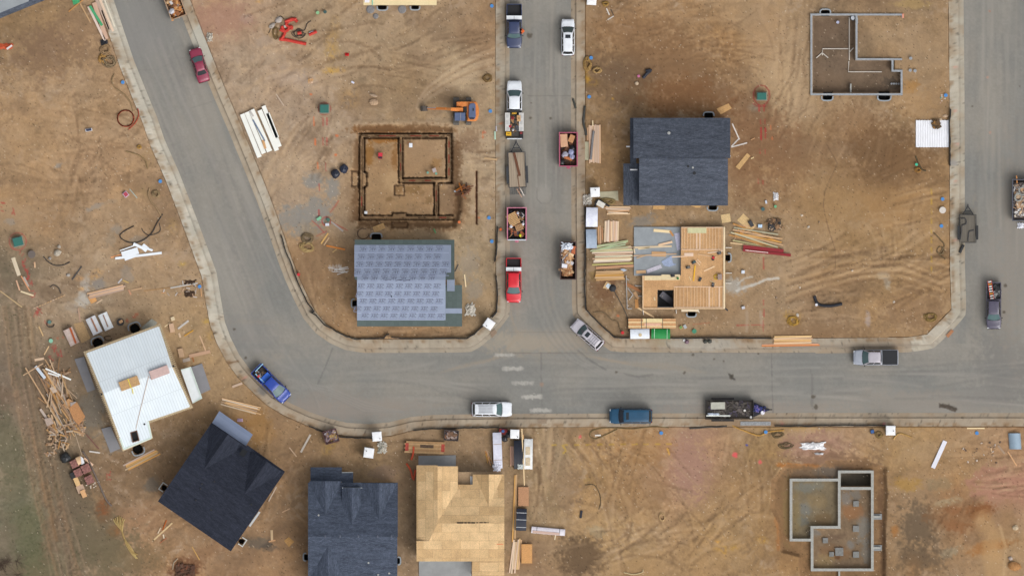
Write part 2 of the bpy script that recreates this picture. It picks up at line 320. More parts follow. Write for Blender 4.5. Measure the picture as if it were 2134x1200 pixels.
for a in [(655,377,20,15,0,GREY,.92),(692,392,13,22,0,GREY,.92),(652,442,36,26,20,GREY,.92),(612,458,32,26,0,GREY,.88),(640,480,34,18,0,GREY,.88),(122,345,11,5,25,(146,138,128),.8),(197,432,17,5,22,(148,138,126),.7),(232,420,14,4,15,(150,132,110),.5),(245,478,11,8,0,(145,136,124),.7),(288,500,20,7,0,(138,130,120),.6),(20,463,10,6,0,(150,138,124),.7),(232,500,9,14,0,(150,135,115),.5),(175,600,9,24,-10,(172,164,154),.8),(171,628,15,14,0,(184,178,168),.85),(206,590,15,12,0,(132,128,124),.7),(266,572,13,16,0,(148,140,130),.5),(150,640,18,12,0,(165,152,138),.5),(975,548,20,30,0,(152,141,126),.6),(988,605,18,20,0,(148,138,124),.6),(1340,462,28,12,12,(132,128,122),.7),(1530,597,24,16,-15,(166,162,154),.8),(1842,576,14,9,0,(182,172,152),.8),(1850,592,7,11,10,(176,168,152),.7),(1808,665,6,13,0,(168,158,160),.6),(512,38,13,9,0,(168,156,148),.5),(550,85,16,11,0,(160,142,126),.5),(600,160,38,20,0,(172,152,134),.5),(560,120,28,14,0,(170,150,128),.5),(640,170,16,18,0,(166,148,132),.5),(1572,225,14,9,0,(138,132,118),.6),(460,40,60,34,0,(160,122,104),.6),(1700,932,62,30,0,(158,123,105),.75),(1432,972,42,62,12,(158,122,106),.8),(1460,905,30,14,0,(150,116,98),.4),(2092,1012,66,34,0,(168,124,103),.85),(2060,990,30,16,0,(164,122,100),.6),(2100,1050,40,14,0,(160,124,98),.5),(2045,1064,24,15,0,(126,77,44),.75),(1990,1095,26,12,-15,(140,92,58),.6),(1985,1062,16,8,0,(142,92,60),.6),(2065,1137,46,11,12,(158,108,62),.7),(2100,1090,20,40,0,(150,118,84),.5),(1960,1010,26,14,0,(142,126,98),.5),(1975,1046,28,8,12,(168,154,124),.7),(1980,1150,24,8,20,(150,140,116),.6),(1890,1010,30,14,0,(170,132,66),.55),(1910,1090,32,38,0,(112,95,76),.75),(1916,1160,34,28,0,(110,92,72),.7),(1866,1106,8,12,0,(165,112,62),.7),(1905,1180,16,26,0,(148,110,72),.5),(213,1063,15,24,0,(128,80,50),.85),(240,1106,14,12,0,(148,96,56),.85),(384,1188,30,26,0,(104,66,46),.8),(1264,604,22,26,10,(124,82,52),.6),(1240,575,10,10,0,(150,125,60),.4),(1210,1160,46,40,0,(98,79,60),.8),(1283,150,30,22,0,(106,87,68),.6),(1322,205,26,14,0,(112,88,64),.6),(1330,170,16,12,0,(104,84,62),.5),(1850,322,60,44,0,(116,90,63),.55),(1820,290,40,20,0,(122,95,68),.5),(1900,330,40,22,0,(128,100,72),.4),(1500,195,50,22,0,(118,92,68),.5),(1470,170,30,20,0,(120,94,70),.45),(1420,200,60,40,0,(142,103,70),.5),(100,95,46,26,0,(124,100,78),.5),(60,120,50,12,10,(126,102,80),.4),(165,110,36,18,0,(128,104,80),.45),(1640,150,56,80,8,(172,146,115),.5),(1590,60,40,60,0,(166,136,104),.4),(1900,215,40,30,0,(172,138,98),.5),(1890,180,28,12,0,(168,120,62),.5),(1870,160,20,40,0,(168,140,108),.35),(1900,8,34,10,0,(178,150,96),.5),(1740,410,90,60,0,(155,122,82),.35),(1860,430,70,40,0,(160,124,82),.4),(1740,1130,60,60,0,(140,112,80),.3),(1640,1100,40,50,0,(140,108,74),.5),(1560,1000,60,60,0,(146,114,78),.4),(1330,1180,60,30,0,(166,134,94),.4),(1340,930,60,40,0,(164,124,82),.5),(1180,1010,30,50,0,(140,116,92),.45),(1150,930,22,50,0,(160,138,112),.35),(1245,1105,18,12,0,(160,146,118),.6),(1100,1180,40,20,0,(132,106,82),.5),(800,985,30,16,0,(146,122,104),.6),(180,760,30,40,0,(130,116,100),.4),(190,860,26,40,12,(122,116,106),.7),(205,830,16,30,12,(130,122,110),.6),(240,925,22,18,0,(122,116,108),.5),(170,700,20,30,0,(152,128,104),.4),(290,1080,60,30,0,(152,116,86),.4),(420,860,60,30,0,(132,108,82),.4),(500,880,50,22,20,(150,112,70),.4),(540,895,30,30,0,(156,116,66),.45),(430,1150,60,14,30,(138,104,76),.4),(540,1130,26,11,0,(98,90,80),.7),(560,1140,14,8,0,(86,78,70),.6),(318,1008,16,14,0,(118,108,96),.8),]: gp(*a)
for a in [(580,70,26,12,0,(166,130,78),.45),(690,85,14,22,0,(188,148,84),.5),(692,112,18,20,0,(190,150,80),.55),(690,148,18,8,0,(196,152,70),.75),(712,146,12,6,0,(190,145,80),.6),(728,205,24,26,0,(178,138,84),.4),(700,60,12,30,0,(180,142,84),.35),(540,4,8,4,0,(200,150,80),.6),(1222,150,7,26,0,(160,122,58),.7),(1234,172,16,10,0,(160,122,54),.6),(1224,165,8,8,0,(182,136,50),.7),(1278,206,4,4,0,(200,150,60),.8),(1270,640,20,10,0,(168,130,70),.4),(1655,665,18,16,0,(180,136,60),.6),(1640,655,8,8,0,(196,150,60),.6),(1500,1142,14,8,0,(190,146,70),.55),(1510,1150,6,14,0,(196,150,70),.6),(1530,1140,10,8,0,(190,146,60),.55),(1495,1128,6,5,0,(206,150,60),.7),(1590,1125,14,8,-20,(200,152,70),.55),(1640,890,70,9,0,(176,142,90),.5),(1700,893,60,9,0,(182,150,98),.5),(1880,890,50,7,0,(172,134,80),.4),(430,670,8,6,0,(198,160,60),.55),(440,700,14,12,0,(176,140,80),.45),(380,550,9,6,0,(190,156,66),.6),(360,470,14,16,0,(172,140,84),.4),(310,330,16,22,0,(150,126,86),.5),(310,400,22,16,0,(138,116,82),.6),(1010,160,14,12,0,(126,100,62),.5),(520,850,10,8,0,(200,160,60),.5),(1225,1000,8,5,0,(170,140,80),.4),(690,928,16,8,0,(184,148,70),.5),(760,930,10,8,0,(170,136,70),.4),(680,940,12,8,0,(176,142,70),.4),(650,480,30,18,0,(150,120,76),.35),(205,566,13,9,0,(208,164,110),.65),(197,577,12,8,0,(206,160,104),.6),(166,580,10,6,0,(210,160,108),.7),(170,602,8,5,0,(208,158,100),.7),(140,533,6,4,0,(206,190,160),.5)]: gp(*a,nz=.65)
for a in [(20,930,34,70,10,(100,97,76),.55),(34,1040,30,60,0,(100,97,75),.5),(62,1120,46,70,-12,(99,98,72),.6),(85,1180,40,40,0,(100,99,74),.5),(10,1150,30,60,0,(122,108,92),.5),(150,1030,50,60,20,(104,93,77),.6),(200,1130,70,60,0,(104,94,74),.6),(130,960,30,50,10,(106,94,78),.6),(20,700,26,60,0,(112,98,82),.5),(60,800,40,40,0,(124,104,86),.4),(10,560,18,30,0,(110,98,80),.5),(250,1160,60,40,0,(108,98,74),.5),(310,1160,50,30,0,(124,102,74),.5),(110,1110,20,60,-8,(118,98,78),.6),(45,860,18,40,10,(136,116,98),.5),(35,690,22,60,8,(136,122,100),.35),(60,700,18,40,0,(166,146,112),.35)]: gp(*a)
for i,(x0,y0,x1,y1,c) in enumerate([(40,820,75,960,(142,118,96)),(62,880,92,1040,(138,104,74)),(95,1010,112,1120,(134,98,66)),(20,760,60,900,(128,108,90)),(108,1000,140,1100,(120,98,78)),(120,1080,150,1190,(116,96,80)),(50,960,80,1060,(108,98,76)),(30,620,48,760,(128,110,92))]):
 gs([(x0,y0),((x0+x1)/2+4,(y0+y1)/2),(x1,y1)],13,c,.45,.9,-.03,.9)
gt(620,110,120,80,20,26,110,.9,.2,4);gt(560,180,60,40,40,12,70,.6,.18,4);gt(900,120,90,60,10,26,120,.5,.16,3);gt(820,150,60,50,-5,14,110,.5,.14,3)
for k in range(9):
 gs([(1034,92+k*7),(985,112+k*6),(935,142+k*5),(892,176+k*4),(872,206+k*3),(868,226)],4,(188,164,136) if k % 3 else (150,122,94),.34,.8,-.015 if k % 3 == 0 else .01,.8)
gt(985,300,30,40,0,14,50,.2,.18,3);gt(1010,370,30,60,0,10,50,.3,.12,3);gt(1380,80,140,70,5,30,150,.4,.13,3.5);gt(1500,60,80,60,-10,16,120,.5,.12,3)
gt(1640,150,40,90,85,24,90,.5,.16,4);gt(1600,260,50,40,60,14,80,.7,.16,4);gt(1750,300,120,60,70,22,100,.8,.15,4);gt(1880,420,80,60,20,22,110,.9,.14,4)
gt(1720,560,110,40,12,40,150,.5,.2,4);gt(1860,570,90,30,8,26,140,.7,.2,4);gt(1840,520,60,40,95,12,70,.9,.16,4);gt(1900,620,60,50,35,18,90,.9,.16,4);gt(1700,640,70,40,10,18,110,.5,.14,4)
for k in range(6): gs([(1640,585+k*9),(1720,566+k*7),(1800,548+k*7),(1880,544+k*8),(1960,575+k*7)],5,[(186,152,112),(116,88,62)][k % 2],.34,.9,-.03*(k % 2),.8)
gt(1250,960,60,50,120,24,90,.4,.18,3.5);gt(1330,1010,90,90,-50,34,120,.5,.17,3.5);gt(1300,1130,80,50,20,28,110,.9,.17,4);gt(1480,1120,70,60,40,22,120,.6,.14,4);gt(1290,1060,26,90,88,18,120,.4,.17,4);gt(1560,1020,60,90,85,20,90,.5,.13,4)
gt(1240,930,60,20,-40,16,60,.5,.16,3);gt(150,250,110,90,-25,26,110,.6,.13,4);gt(90,360,80,60,-10,16,110,.6,.12,4);gt(170,330,40,60,80,12,90,.5,.12,4);gt(200,420,70,60,85,14,80,.5,.12,4)
gt(300,300,40,20,25,9,70,.3,.16,2.5);gt(620,320,60,60,70,18,80,.8,.15,4);gt(560,380,40,40,60,12,60,.6,.14,4);gt(640,620,60,60,85,16,110,.4,.13,4);gt(870,695,90,8,0,16,120,.1,.16,3)
gt(1140,1000,30,90,88,20,120,.2,.2,4);gt(1140,1100,50,60,5,10,70,.6,.14,4);gt(350,1060,60,50,30,14,90,.5,.13,4);gt(560,1050,50,80,70,16,90,.5,.12,4);gt(2050,950,80,40,15,20,90,.8,.14,4);gt(2070,1010,50,20,4,20,70,.3,.2,2.5);gt(1960,1120,60,50,60,14,80,.9,.14,4)
gt(420,780,30,60,60,10,60,.6,.13,4);gt(600,960,40,40,40,10,60,.8,.12,4);gt(780,940,60,30,10,12,70,.7,.12,4);gt(1740,940,60,30,-25,16,90,.4,.16,4);gt(100,600,60,60,-30,12,80,.9,.12,3)
for a in [(952,330,12,40,0,(112,86,62),.6),(962,420,14,34,0,(108,84,60),.6),(930,466,30,10,0,(112,86,62),.6),(742,430,10,34,0,(118,90,64),.5),(985,300,24,12,0,(120,98,78),.5)]: gp(*a)
for a in [(1400,130,120,60,0,(122,92,64),.55),(1290,160,60,50,0,(110,88,68),.5),(1440,205,90,36,0,(126,90,60),.55),(1580,290,60,70,20,(122,88,62),.5),(1545,360,40,60,10,(128,94,66),.45),(1640,330,60,60,0,(132,100,72),.4),(1330,70,80,40,0,(130,98,68),.45),(1848,318,66,52,10,(108,82,57),.6),(1790,260,50,40,0,(122,92,64),.45),(1900,350,50,40,0,(126,96,66),.4),(1900,650,60,34,0,(126,98,72),.45),(1700,690,90,18,0,(128,100,72),.45),(1280,350,40,60,0,(130,100,70),.4),(1260,610,34,36,0,(112,88,66),.5),(1915,1100,36,44,0,(102,86,68),.6),(1990,1075,50,26,0,(132,92,60),.5),(1925,1165,40,30,0,(104,86,67),.5),(1640,1150,30,50,0,(138,106,74),.4),(1720,960,80,16,0,(112,86,64),.5),(90,110,60,50,0,(126,100,78),.45),(175,60,60,40,0,(136,108,84),.35),(300,450,40,40,0,(136,112,86),.35),(1330,1010,60,70,0,(150,114,76),.35),(640,560,50,60,0,(140,110,80),.3)]: gp(*a[:5],a[5],a[6],.5,.6)
for k in range(26):
 x0=random.uniform(30,120);c_=random.choice([(140,114,88),(150,128,104),(98,86,70),(112,98,80)]);gs([(x0-30,640),(x0-14,780),(x0+14,920),(x0+40,1050),(x0+random.uniform(60,90),1210)],random.uniform(2.5,7),c_,random.uniform(.2,.45),1.0,random.uniform(-.04,.02),.9)
gs([(2050,1080),(2068,1120),(2066,1150),(2074,1200)],34,(180,145,102),.6,.5,.05,.5);gs([(2084,1095),(2096,1140),(2092,1200)],5,(190,160,120),.5,.8)
gs([(1722,300),(1745,340),(1718,400),(1716,430),(1722,460),(1740,520),(1741,560),(1712,575)],1.2,(100,78,60),.5,.7,-.01)
gs([(1622,968),(1660,971),(1706,974)],10,(166,108,56),.75,.7);gs([(1617,1080),(1624,1110),(1622,1140)],9,(160,104,58),.5,.7)
RED,ORA,YEL=(172,62,58),(216,110,66),(196,160,62)
G.ring(676,227,13,(150,80,70));G.ring(1587,199,17,(140,58,54),21,2.2);G.ring(37,503,18,(170,84,76));G.ring(680,461,9,RED)
gs([(1582,219),(1582,232)],2,RED,.7);gs([(1593,219),(1592,232)],2,RED,.7);gs([(1570,216),(1578,222),(1597,222)],2,(140,58,54),.7)
for x,y0,y1,c,a in [(673,246,262,RED,.55),(681,246,260,RED,.55),(673,288,302,RED,.55),(681,287,303,RED,.55),(679,340,356,RED,.4),(654,244,262,ORA,.7),(657,290,302,ORA,.7),(662,340,352,ORA,.6),(665,383,396,RED,.6),(665,438,450,RED,.6),(1585,250,258,RED,.45),(1594,250,258,RED,.45),(1586,266,282,(170,44,50),.75),(1595,266,282,(170,44,50),.75),(1586,284,292,(170,44,50),.8),(1595,284,290,(170,44,50),.7),(1584,312,320,RED,.5),(1594,312,320,RED,.5),(1606,262,270,ORA,.5),(1609,286,291,ORA,.5),(1580,374,382,RED,.4),(1590,376,384,RED,.4),(1591,536,560,RED,.55),(1591,625,636,RED,.5),(1592,645,660,RED,.6),(1006,276,290,ORA,.6),(1590,668,690,RED,.35)]: gs([(x,y0),(x+.5,y1)],2,c,a,.7)
gs([(1536,678),(1560,677)],1.6,RED,.5);gs([(1566,677),(1592,677)],1.6,RED,.5);gs([(1445,676),(1478,672)],1.6,(170,90,66),.4)
for x,y in [(648,197),(1288,658),(700,323),(702,283),(998,454),(852,298)]: gp(x,y,3,2.4,0,ORA,.7,.3,.3)
for x,y in [(285,655),(266,668),(280,660),(120,705),(132,703),(1010,276)]: gp(x,y,3.5,3,0,(190,96,72),.5,.4,.5)
for x,y,n in [(45,525,3),(54,560,5),(62,585,6),(68,612,4),(82,650,5),(76,655,3),(97,672,4),(112,725,5),(124,735,4),(106,745,2),(228,990,4),(60,575,5),(30,440,2),(8,428,3),(6,440,2),(48,545,4)]:
 for k in range(n): gs([(x+random.uniform(-6,6),y+random.uniform(-9,9)) for _ in range(2)],1.6,RED,.5,.8)
gs([(688,442),(700,428),(706,418)],2,(178,84,70),.6);gs([(650,460),(662,470),(676,485)],2,RED,.45);gs([(690,462),(724,480)],2,RED,.5);gs([(660,492),(680,482)],2,RED,.4)
for x in range(1150,1400,24): gs([(x,927-(x-1150)*.008),(x+9,926.5-(x-1150)*.008)],2.4,YEL,.5,.8)
for y in range(395,560,20): gs([(1941,y),(1941.5,y+11)],2,YEL,.5,.8)
gs([(1172,928),(1180,938),(1174,944)],2.4,YEL,.6);gs([(1391,935),(1395,946)],3,(214,164,74),.7)
for x,y in [(1209,910),(1530,947),(1583,962),(1340+192,948)]: gp(x,y,4,4,0,(214,92,92),.75,.3,.6)
gp(1556,927,3,2.5,0,(62,72,160),.8,.3,.3);pass
gs([(1535,606),(1560,597),(1580,590),(1598,582),(1622,580)],4,(202,198,190),.75,.7);gs([(1536,592),(1552,580),(1568,577)],3,(190,186,178),.6,.7);gs([(1540,600),(1575,592)],5,(182,178,170),.5,.7)
gs([(1557,650),(1556,690)],5,(170,150,128),.5,.6);gs([(1585,650),(1588,676)],5,(172,154,134),.5,.6)
for i in range(26): gs([(700+random.uniform(-2,2)-14*0+ -0+ (i-13)*.9,559+random.uniform(-8,8)) for _ in range(2)],1.2,(205,200,196),.5,.6)
PITS=[
([(742,262),(800,260),(942,264),(946,300),(945,384),(958,398),(961,440),(952,468),(940,474),(750,470),(741,452),(742,398),(730,390),(730,354),(742,350)],-.35,(150,119,86),.55),
([(1694,34),(1782,34),(1782,126),(1864,126),(1864,148),(1878,150),(1878,194),(1694,194)],-1.0,(112,95,79),.88),
([(1640,965),(1706,974),(1724,958),(1745,958),(1800,958),(1846,972),(1850,1030),(1846,1100),(1846,1210),(1668,1210),(1664,1160),(1626,1150),(1622,1090),(1606,1060),(1608,1000)],-.5,(128,99,70),.7),
([(1370,604.5),(1403.5,604.5),(1403.5,640),(1370,640)],-1.56,(110,104,98),.9),
([(1650,1000),(1746,1000),(1746,1096),(1690,1096),(1690,1122),(1650,1122)],-.75,(118,107,86),.88),
([(1752,1020),(1814,1020),(1814,1184),(1694,1184),(1694,1104),(1752,1100)],-.75,(122,104,84),.85),
([(1752,985),(1814,985),(1814,1012),(1752,1012)],-1.7,(74,70,62),.95)]
GP=Ops()   # colours inside the digs
for a in [(800,271,60,9,0,(122,80,42),.8),(900,272,46,8,0,(120,88,56),.6),(770,318,8,28,0,(140,98,50),.75),(823,330,7,30,0,(132,92,52),.75),(800,292,34,6,0,(150,98,44),.7),(790,405,60,40,0,(160,132,98),.4),(820,375,20,25,0,(186,156,118),.5),(860,395,20,8,0,(126,96,60),.6),(893,417,8,10,0,(120,94,62),.6),(880,330,44,40,0,(154,126,96),.5),(908,340,12,10,0,(150,112,66),.5),(930,420,20,30,0,(128,104,80),.6),(950,410,14,30,0,(122,96,72),.5),(812,415,8,5,0,(120,92,60),.6),
(1722,60,24,22,0,(112,92,74),.5),(1740,95,26,18,0,(96,80,64),.45),(1860,180,18,14,0,(84,74,64),.7),(1730,170,30,20,0,(130,108,86),.4),(1700,100,6,60,0,(100,84,68),.4),
(1676,1015,22,10,0,(116,116,108),.75),(1706,1010,16,8,0,(122,120,108),.6),(1678,1060,13,16,0,(118,118,112),.8),(1674,1086,12,8,0,(112,112,104),.7),(1715,1080,18,14,0,(116,94,66),.6),(1700,1045,20,14,0,(150,126,88),.4),(1661,1070,6,50,0,(140,122,82),.4),(1764,1040,10,14,0,(124,120,116),.7),(1784,1032,8,12,0,(116,114,110),.6),(1800,1100,14,26,0,(128,124,116),.8),(1806,1150,10,20,0,(124,120,112),.7),(1772,1135,8,10,0,(122,120,116),.7),(1700,1110,12,8,0,(124,122,118),.6),(1775,1065,24,14,0,(150,104,68),.6),(1740,1150,34,14,0,(130,96,66),.5),(1718,1168,22,14,0,(152,130,92),.6),(1745,1160,5,5,0,(96,66,44),.7),(1740,1118,30,6,10,(104,84,68),.5),(1728,984,30,12,0,(104,102,98),.7),(1700,985,60,12,0,(104,90,76),.5),(1780,968,50,8,0,(116,92,70),.5),(1642,1060,10,60,0,(146,126,84),.5),(1836,1060,6,60,0,(104,78,58),.6),(1840,1150,6,50,0,(100,76,56),.6)]: GP.patch(*a)
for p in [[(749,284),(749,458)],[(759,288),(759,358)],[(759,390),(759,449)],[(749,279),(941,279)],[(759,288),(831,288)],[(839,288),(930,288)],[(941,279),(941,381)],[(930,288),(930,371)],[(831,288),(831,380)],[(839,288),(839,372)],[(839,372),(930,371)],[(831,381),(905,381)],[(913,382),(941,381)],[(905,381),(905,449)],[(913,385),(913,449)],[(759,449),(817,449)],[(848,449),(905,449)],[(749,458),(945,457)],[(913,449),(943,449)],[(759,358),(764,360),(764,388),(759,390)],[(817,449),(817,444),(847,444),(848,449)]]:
 GP.stroke(p,3.1,(60,46,34),.8,.8,-.42,.5)  # damp soil, darkened further to paint the shade of the narrow slots
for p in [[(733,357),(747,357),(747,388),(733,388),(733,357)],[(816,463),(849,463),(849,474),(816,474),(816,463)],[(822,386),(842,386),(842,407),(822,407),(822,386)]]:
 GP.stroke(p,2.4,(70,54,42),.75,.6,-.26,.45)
for p in [[(752,268),(930,268)],[(743,300),(743,350)],[(744,400),(744,456)],[(752,467),(940,469)],[(950,300),(950,380)],[(954,395),(957,440),(948,462)]]: GP.stroke(p,14,(104,78,54),.75,1.1,-.05,.8)
G.stroke([(738,258),(850,256),(946,258),(952,300)],9,(176,150,120),.5,.9,.14,.9);G.stroke([(734,300),(736,345)],8,(170,144,114),.4,.9,.12,.9);G.stroke([(960,390),(968,430),(958,474),(900,482)],9,(136,108,80),.5,.9,.12,.9);G.patch(975,290,30,16,0,(128,102,78),.5,.5,.6);G.patch(730,400,14,16,0,(126,104,84),.5);G.patch(735,440,12,22,0,(132,106,80),.5)
GP.patch(832,396,9,9,0,(124,92,56),.6)
GP.stroke([(993,358),(993,466)],3.4,(78,48,32),.95,.35,-.35,.4)
WELLS=[(1477,242,90,11,'p'),(1485,431,-90,11,'p'),(784,495,90,12,'p'),(739,632,180,9,'p'),(204,715,110,13,'r'),(281,685,110,13,'r'),(287,935,-70,13,'r'),(342,1016,146,8,'c'),(503,1127,-34,8,'c'),(638,1160,180,8,'p'),(829,1168,0,8,'p'),(1517,537,0,9,'p'),(1441,653,-90,10,'p'),(797,14,-90,11,'p'),(865,14,-90,10,'p'),(1720,28,90,11,'f'),(1724,201,-90,12,'f'),(1843,200,-90,14,'f')]
AX=np.concatenate([[-9000,-4000,-1500,-600,-250,-110,-60],np.arange(-30,2166,1.9),[2200,2260,2420,2900,4200,7000,11000]])
AY=np.concatenate([[-9000,-4000,-1500,-600,-250,-110,-60],np.arange(-30,1232,1.9),[1262,1320,1500,2000,3400,6000,10000]])
GZ=None
def make_ground():
 global GZ
 X,Y=np.meshgrid(AX,AY);sh=X.shape;X=X.ravel();Y=Y.ravel()
 n1=fbm(X/13,Y/13,3,3);n2=fbm(X/4.2,Y/4.2,11,2);n0=fbm(X/70,Y/70,23,4);nf=fbm(X/2.1,Y/2.1,31,2)
 C=np.zeros((X.size,3));W=np.zeros(X.size);Xw=X+n0*26;Yw=Y+fbm(X/60,Y/60,29,3)*26
 Xc=np.clip(Xw,-40,2180);Yc=np.clip(Yw,-40,1240)
 for (x,y,r,g,b) in SOIL:
  w=1/((Xc-x)**2+(Yc-y)**2+500)**1.5;W+=w;C+=w[:,None]*np.array([r,g,b])
 C /= W[:,None];g_=C.mean(1)[:,None];C=g_+(C-g_)*.95;C*=np.array([1.03,1.045,1.03])
 st=fbm(X/46+n0*2,Y/15+n1,41,4);st2=fbm(X/14+n0*2,Y/50+n1,43,4)
 C*=(1+.05*n0+.05*n1+.06*n2+.07*nf+.04*st+.04*st2)[:,None]
 wv=fbm(X/34,Y/34,53,4)
 C+=np.clip(wv-.12,0,1)[:,None]*np.array([18,13,6]) + np.clip(-wv-.15,0,1)[:,None]*np.array([-30,-26,-22])
 wr=fbm(X/90,Y/90,67,4);C+=np.clip(wr-.15,0,1)[:,None]*np.array([8,1,-6]) + np.clip(-wr-.15,0,1)[:,None]*np.array([0,5,9])
 Z=.09+.05*n0+.035*n1+.02*n2+.03*st+.012*nf
 sc=fbm(X/120,Y/75,57,4);sc2=fbm(X/26,Y/26,59,4);q=np.clip((sc-.08+.25*sc2)*2.2,0,1);C+=(np.array([172,148,120])-C)*(q*.34)[:,None];q=np.clip((-sc-.10+.3*sc2)*2.2,0,1);C+=(np.array([112,90,70])-C)*(q*.42)[:,None]
 cm=np.clip(fbm(X/130,Y/130,61,3)*1.6+.45+.8*np.exp(-((X-580)/150)**2-((Y-170)/130)**2),0,1.2);ch=fbm(X/11+n0*3,Y/11+n1,63,4)
 C+=(np.array([182,162,142])-C)*(np.clip(ch*1.7-.08,0,1)*cm*.42)[:,None];C+=(np.array([110,92,76])-C)*(np.clip(-ch*1.6-.12,0,1)*cm*.36)[:,None];Z+=.022*ch*cm
 G.run(X,Y,C,Z,n1,n2)
 for pts,z,col,a in PITS:
  xs=[p[0] for p in pts];ys=[p[1] for p in pts]
  k=np.nonzero((X > min(xs)-6) & (X < max(xs)+6) & (Y > min(ys)-6) & (Y < max(ys)+6))[0]
  ins=inpoly(X[k]+n1[k]*2.5*(z == -.5 or z == -.35),Y[k]+n2[k]*1.5*(z == -.5 or z == -.35),pts);k=k[ins]
  edge=np.clip(ldist(X[k],Y[k],pts+pts[:1])/(7 if z in (-.35,-.5) else 1.2),0,1)
  Z[k]=Z[k]*.5*(1-edge)+edge*(z+.03*n1[k]+.015*n2[k]) if z != -.75 else z+.04*n1[k]+.02*n2[k]
  C[k]+=(np.array(col)*(1+.1*n1[k]+.07*n2[k]+.06*nf[k])[:,None]-C[k])*a
 GP.run(X,Y,C,Z,n1,n2)
 for (x,y,d,r,kd) in WELLS:
  k=np.nonzero((X-x)**2+(Y-y)**2 < (r+3)**2)[0];dx=X[k]-x;dy=Y[k]-y
  rr=r*1.0-2.8;q=(np.abs(dx) < rr) & (np.abs(dy) < rr*.8) if kd in 'pf' and d in (90,-90) else ((np.abs(dx) < rr*.8) & (np.abs(dy) < rr) if kd == 'p' else np.hypot(dx,dy) < rr)
  Z[k[q]]=-1.3;C[k[q]]=(44,40,36)  # well floors near-black, the shade of the hole put into the colour
 sp=h2(np.round(X/1.9),np.round(Y/1.9),97);den=np.clip(.0025+.007*np.clip(fbm(X/55,Y/55,71,3)+.2,0,1),0,.02)
 k=sp < den;C[k]=C[k]*.35+np.array([206,188,164])*.65;k=(sp > 1-den*1.5);C[k]*=.62
 far=(X < -25) | (X > 2160) | (Y < -25) | (Y > 1228)
 C[far]+=(np.array([152,124,94])-C[far])*np.where((X[far] < -70) | (X[far] > 2205) | (Y[far] < -70) | (Y[far] > 1270),1,.35)[:,None];rd=in_road(X,Y);Z[rd]=-.25
 rel=fbm(X/300,Y/300,83,3);Z[far & ~rd]+=.1*rel[far & ~rd]
 V=np.stack([(X-1067)*S,(600-Y)*S,Z],1);ny,nx=sh
 i=np.arange(ny-1)[:,None]*nx+np.arange(nx-1)[None];F=np.stack([i,i+nx,i+nx+1,i+1],-1).reshape(-1,4)
 mesh_np('ground', V,F,C,mat_attr('soil', .95,10,.16,.45,9),'structure')
 GZ=Z.reshape(sh)
 k=rd[i.ravel()] & rd[(i+nx+1).ravel()];F2=F[k];used=np.unique(F2);mp=np.zeros(X.size,np.int64);mp[used]=np.arange(len(used))
 x,y=X[used],Y[used];a1,a2,a0=n1[used],n2[used],n0[used]
 CR=road_colour(x,y,a0,a1,a2,nf[used]);ZR=.0+.006*a0
 RO.run(x,y,CR,ZR,a1,a2)
 mesh_np('road', np.stack([(x-1067)*S,(600-y)*S,ZR],1),mp[F2],CR,mat_attr('worn_asphalt', .9,16,.10,.15,30),'structure')
def mesh_np(name,V,F,C,m,kind):
 me=bpy.data.meshes.new(name);me.vertices.add(len(V));me.vertices.foreach_set('co', V.astype(np.float32).ravel())
 me.loops.add(F.size);me.loops.foreach_set('vertex_index', F.astype(np.int32).ravel())
 me.polygons.add(len(F));me.polygons.foreach_set('loop_start', (np.arange(len(F))*4).astype(np.int32))
 me.update(calc_edges=True);me.validate();set_tint(me,C);me.materials.append(m)
 me.polygons.foreach_set('use_smooth', [True]*len(me.polygons))
 o=bpy.data.objects.new(name,me);COL.objects.link(o);o['kind']=kind;return o
def gz(px,py):
 ix=int(np.clip(np.searchsorted(AX,px),0,len(AX)-1));iy=int(np.clip(np.searchsorted(AY,py),0,len(AY)-1))
 z=float(GZ[iy,ix]);return z if z > -.24 else 0.0
def gmax(px,py,r=4):
 return max(gz(px+a*r,py+b*r) for a in (-1,0,1) for b in (-1,0,1))
RO=Ops()
def road_colour(x,y,a0,a1,a2,nf):
 C=np.zeros((len(x),3))
 sl=(x < 640) & (y < 700);u=np.where(sl,(x-y*.37)/1.0,np.where((y > 715),y,x));v=np.where(sl,y,np.where(y > 715,x,y))
 st=fbm(u/5.0,v/130,101,4);st2=fbm(u/22,v/260,107,3);big=fbm(x/120,y/120,109,4)
 base=np.array([131,130,125.]);tan=np.array([139,134,125.])
 dz=np.clip(.5+big*1.2+st2*.5,0,1);C[:]=base+(tan-base)*dz[:,None]*.8
 C*=(1+.035*st+.03*st2+.05*big+.025*a1+.03*a2+.03*nf)[:,None]
 return C
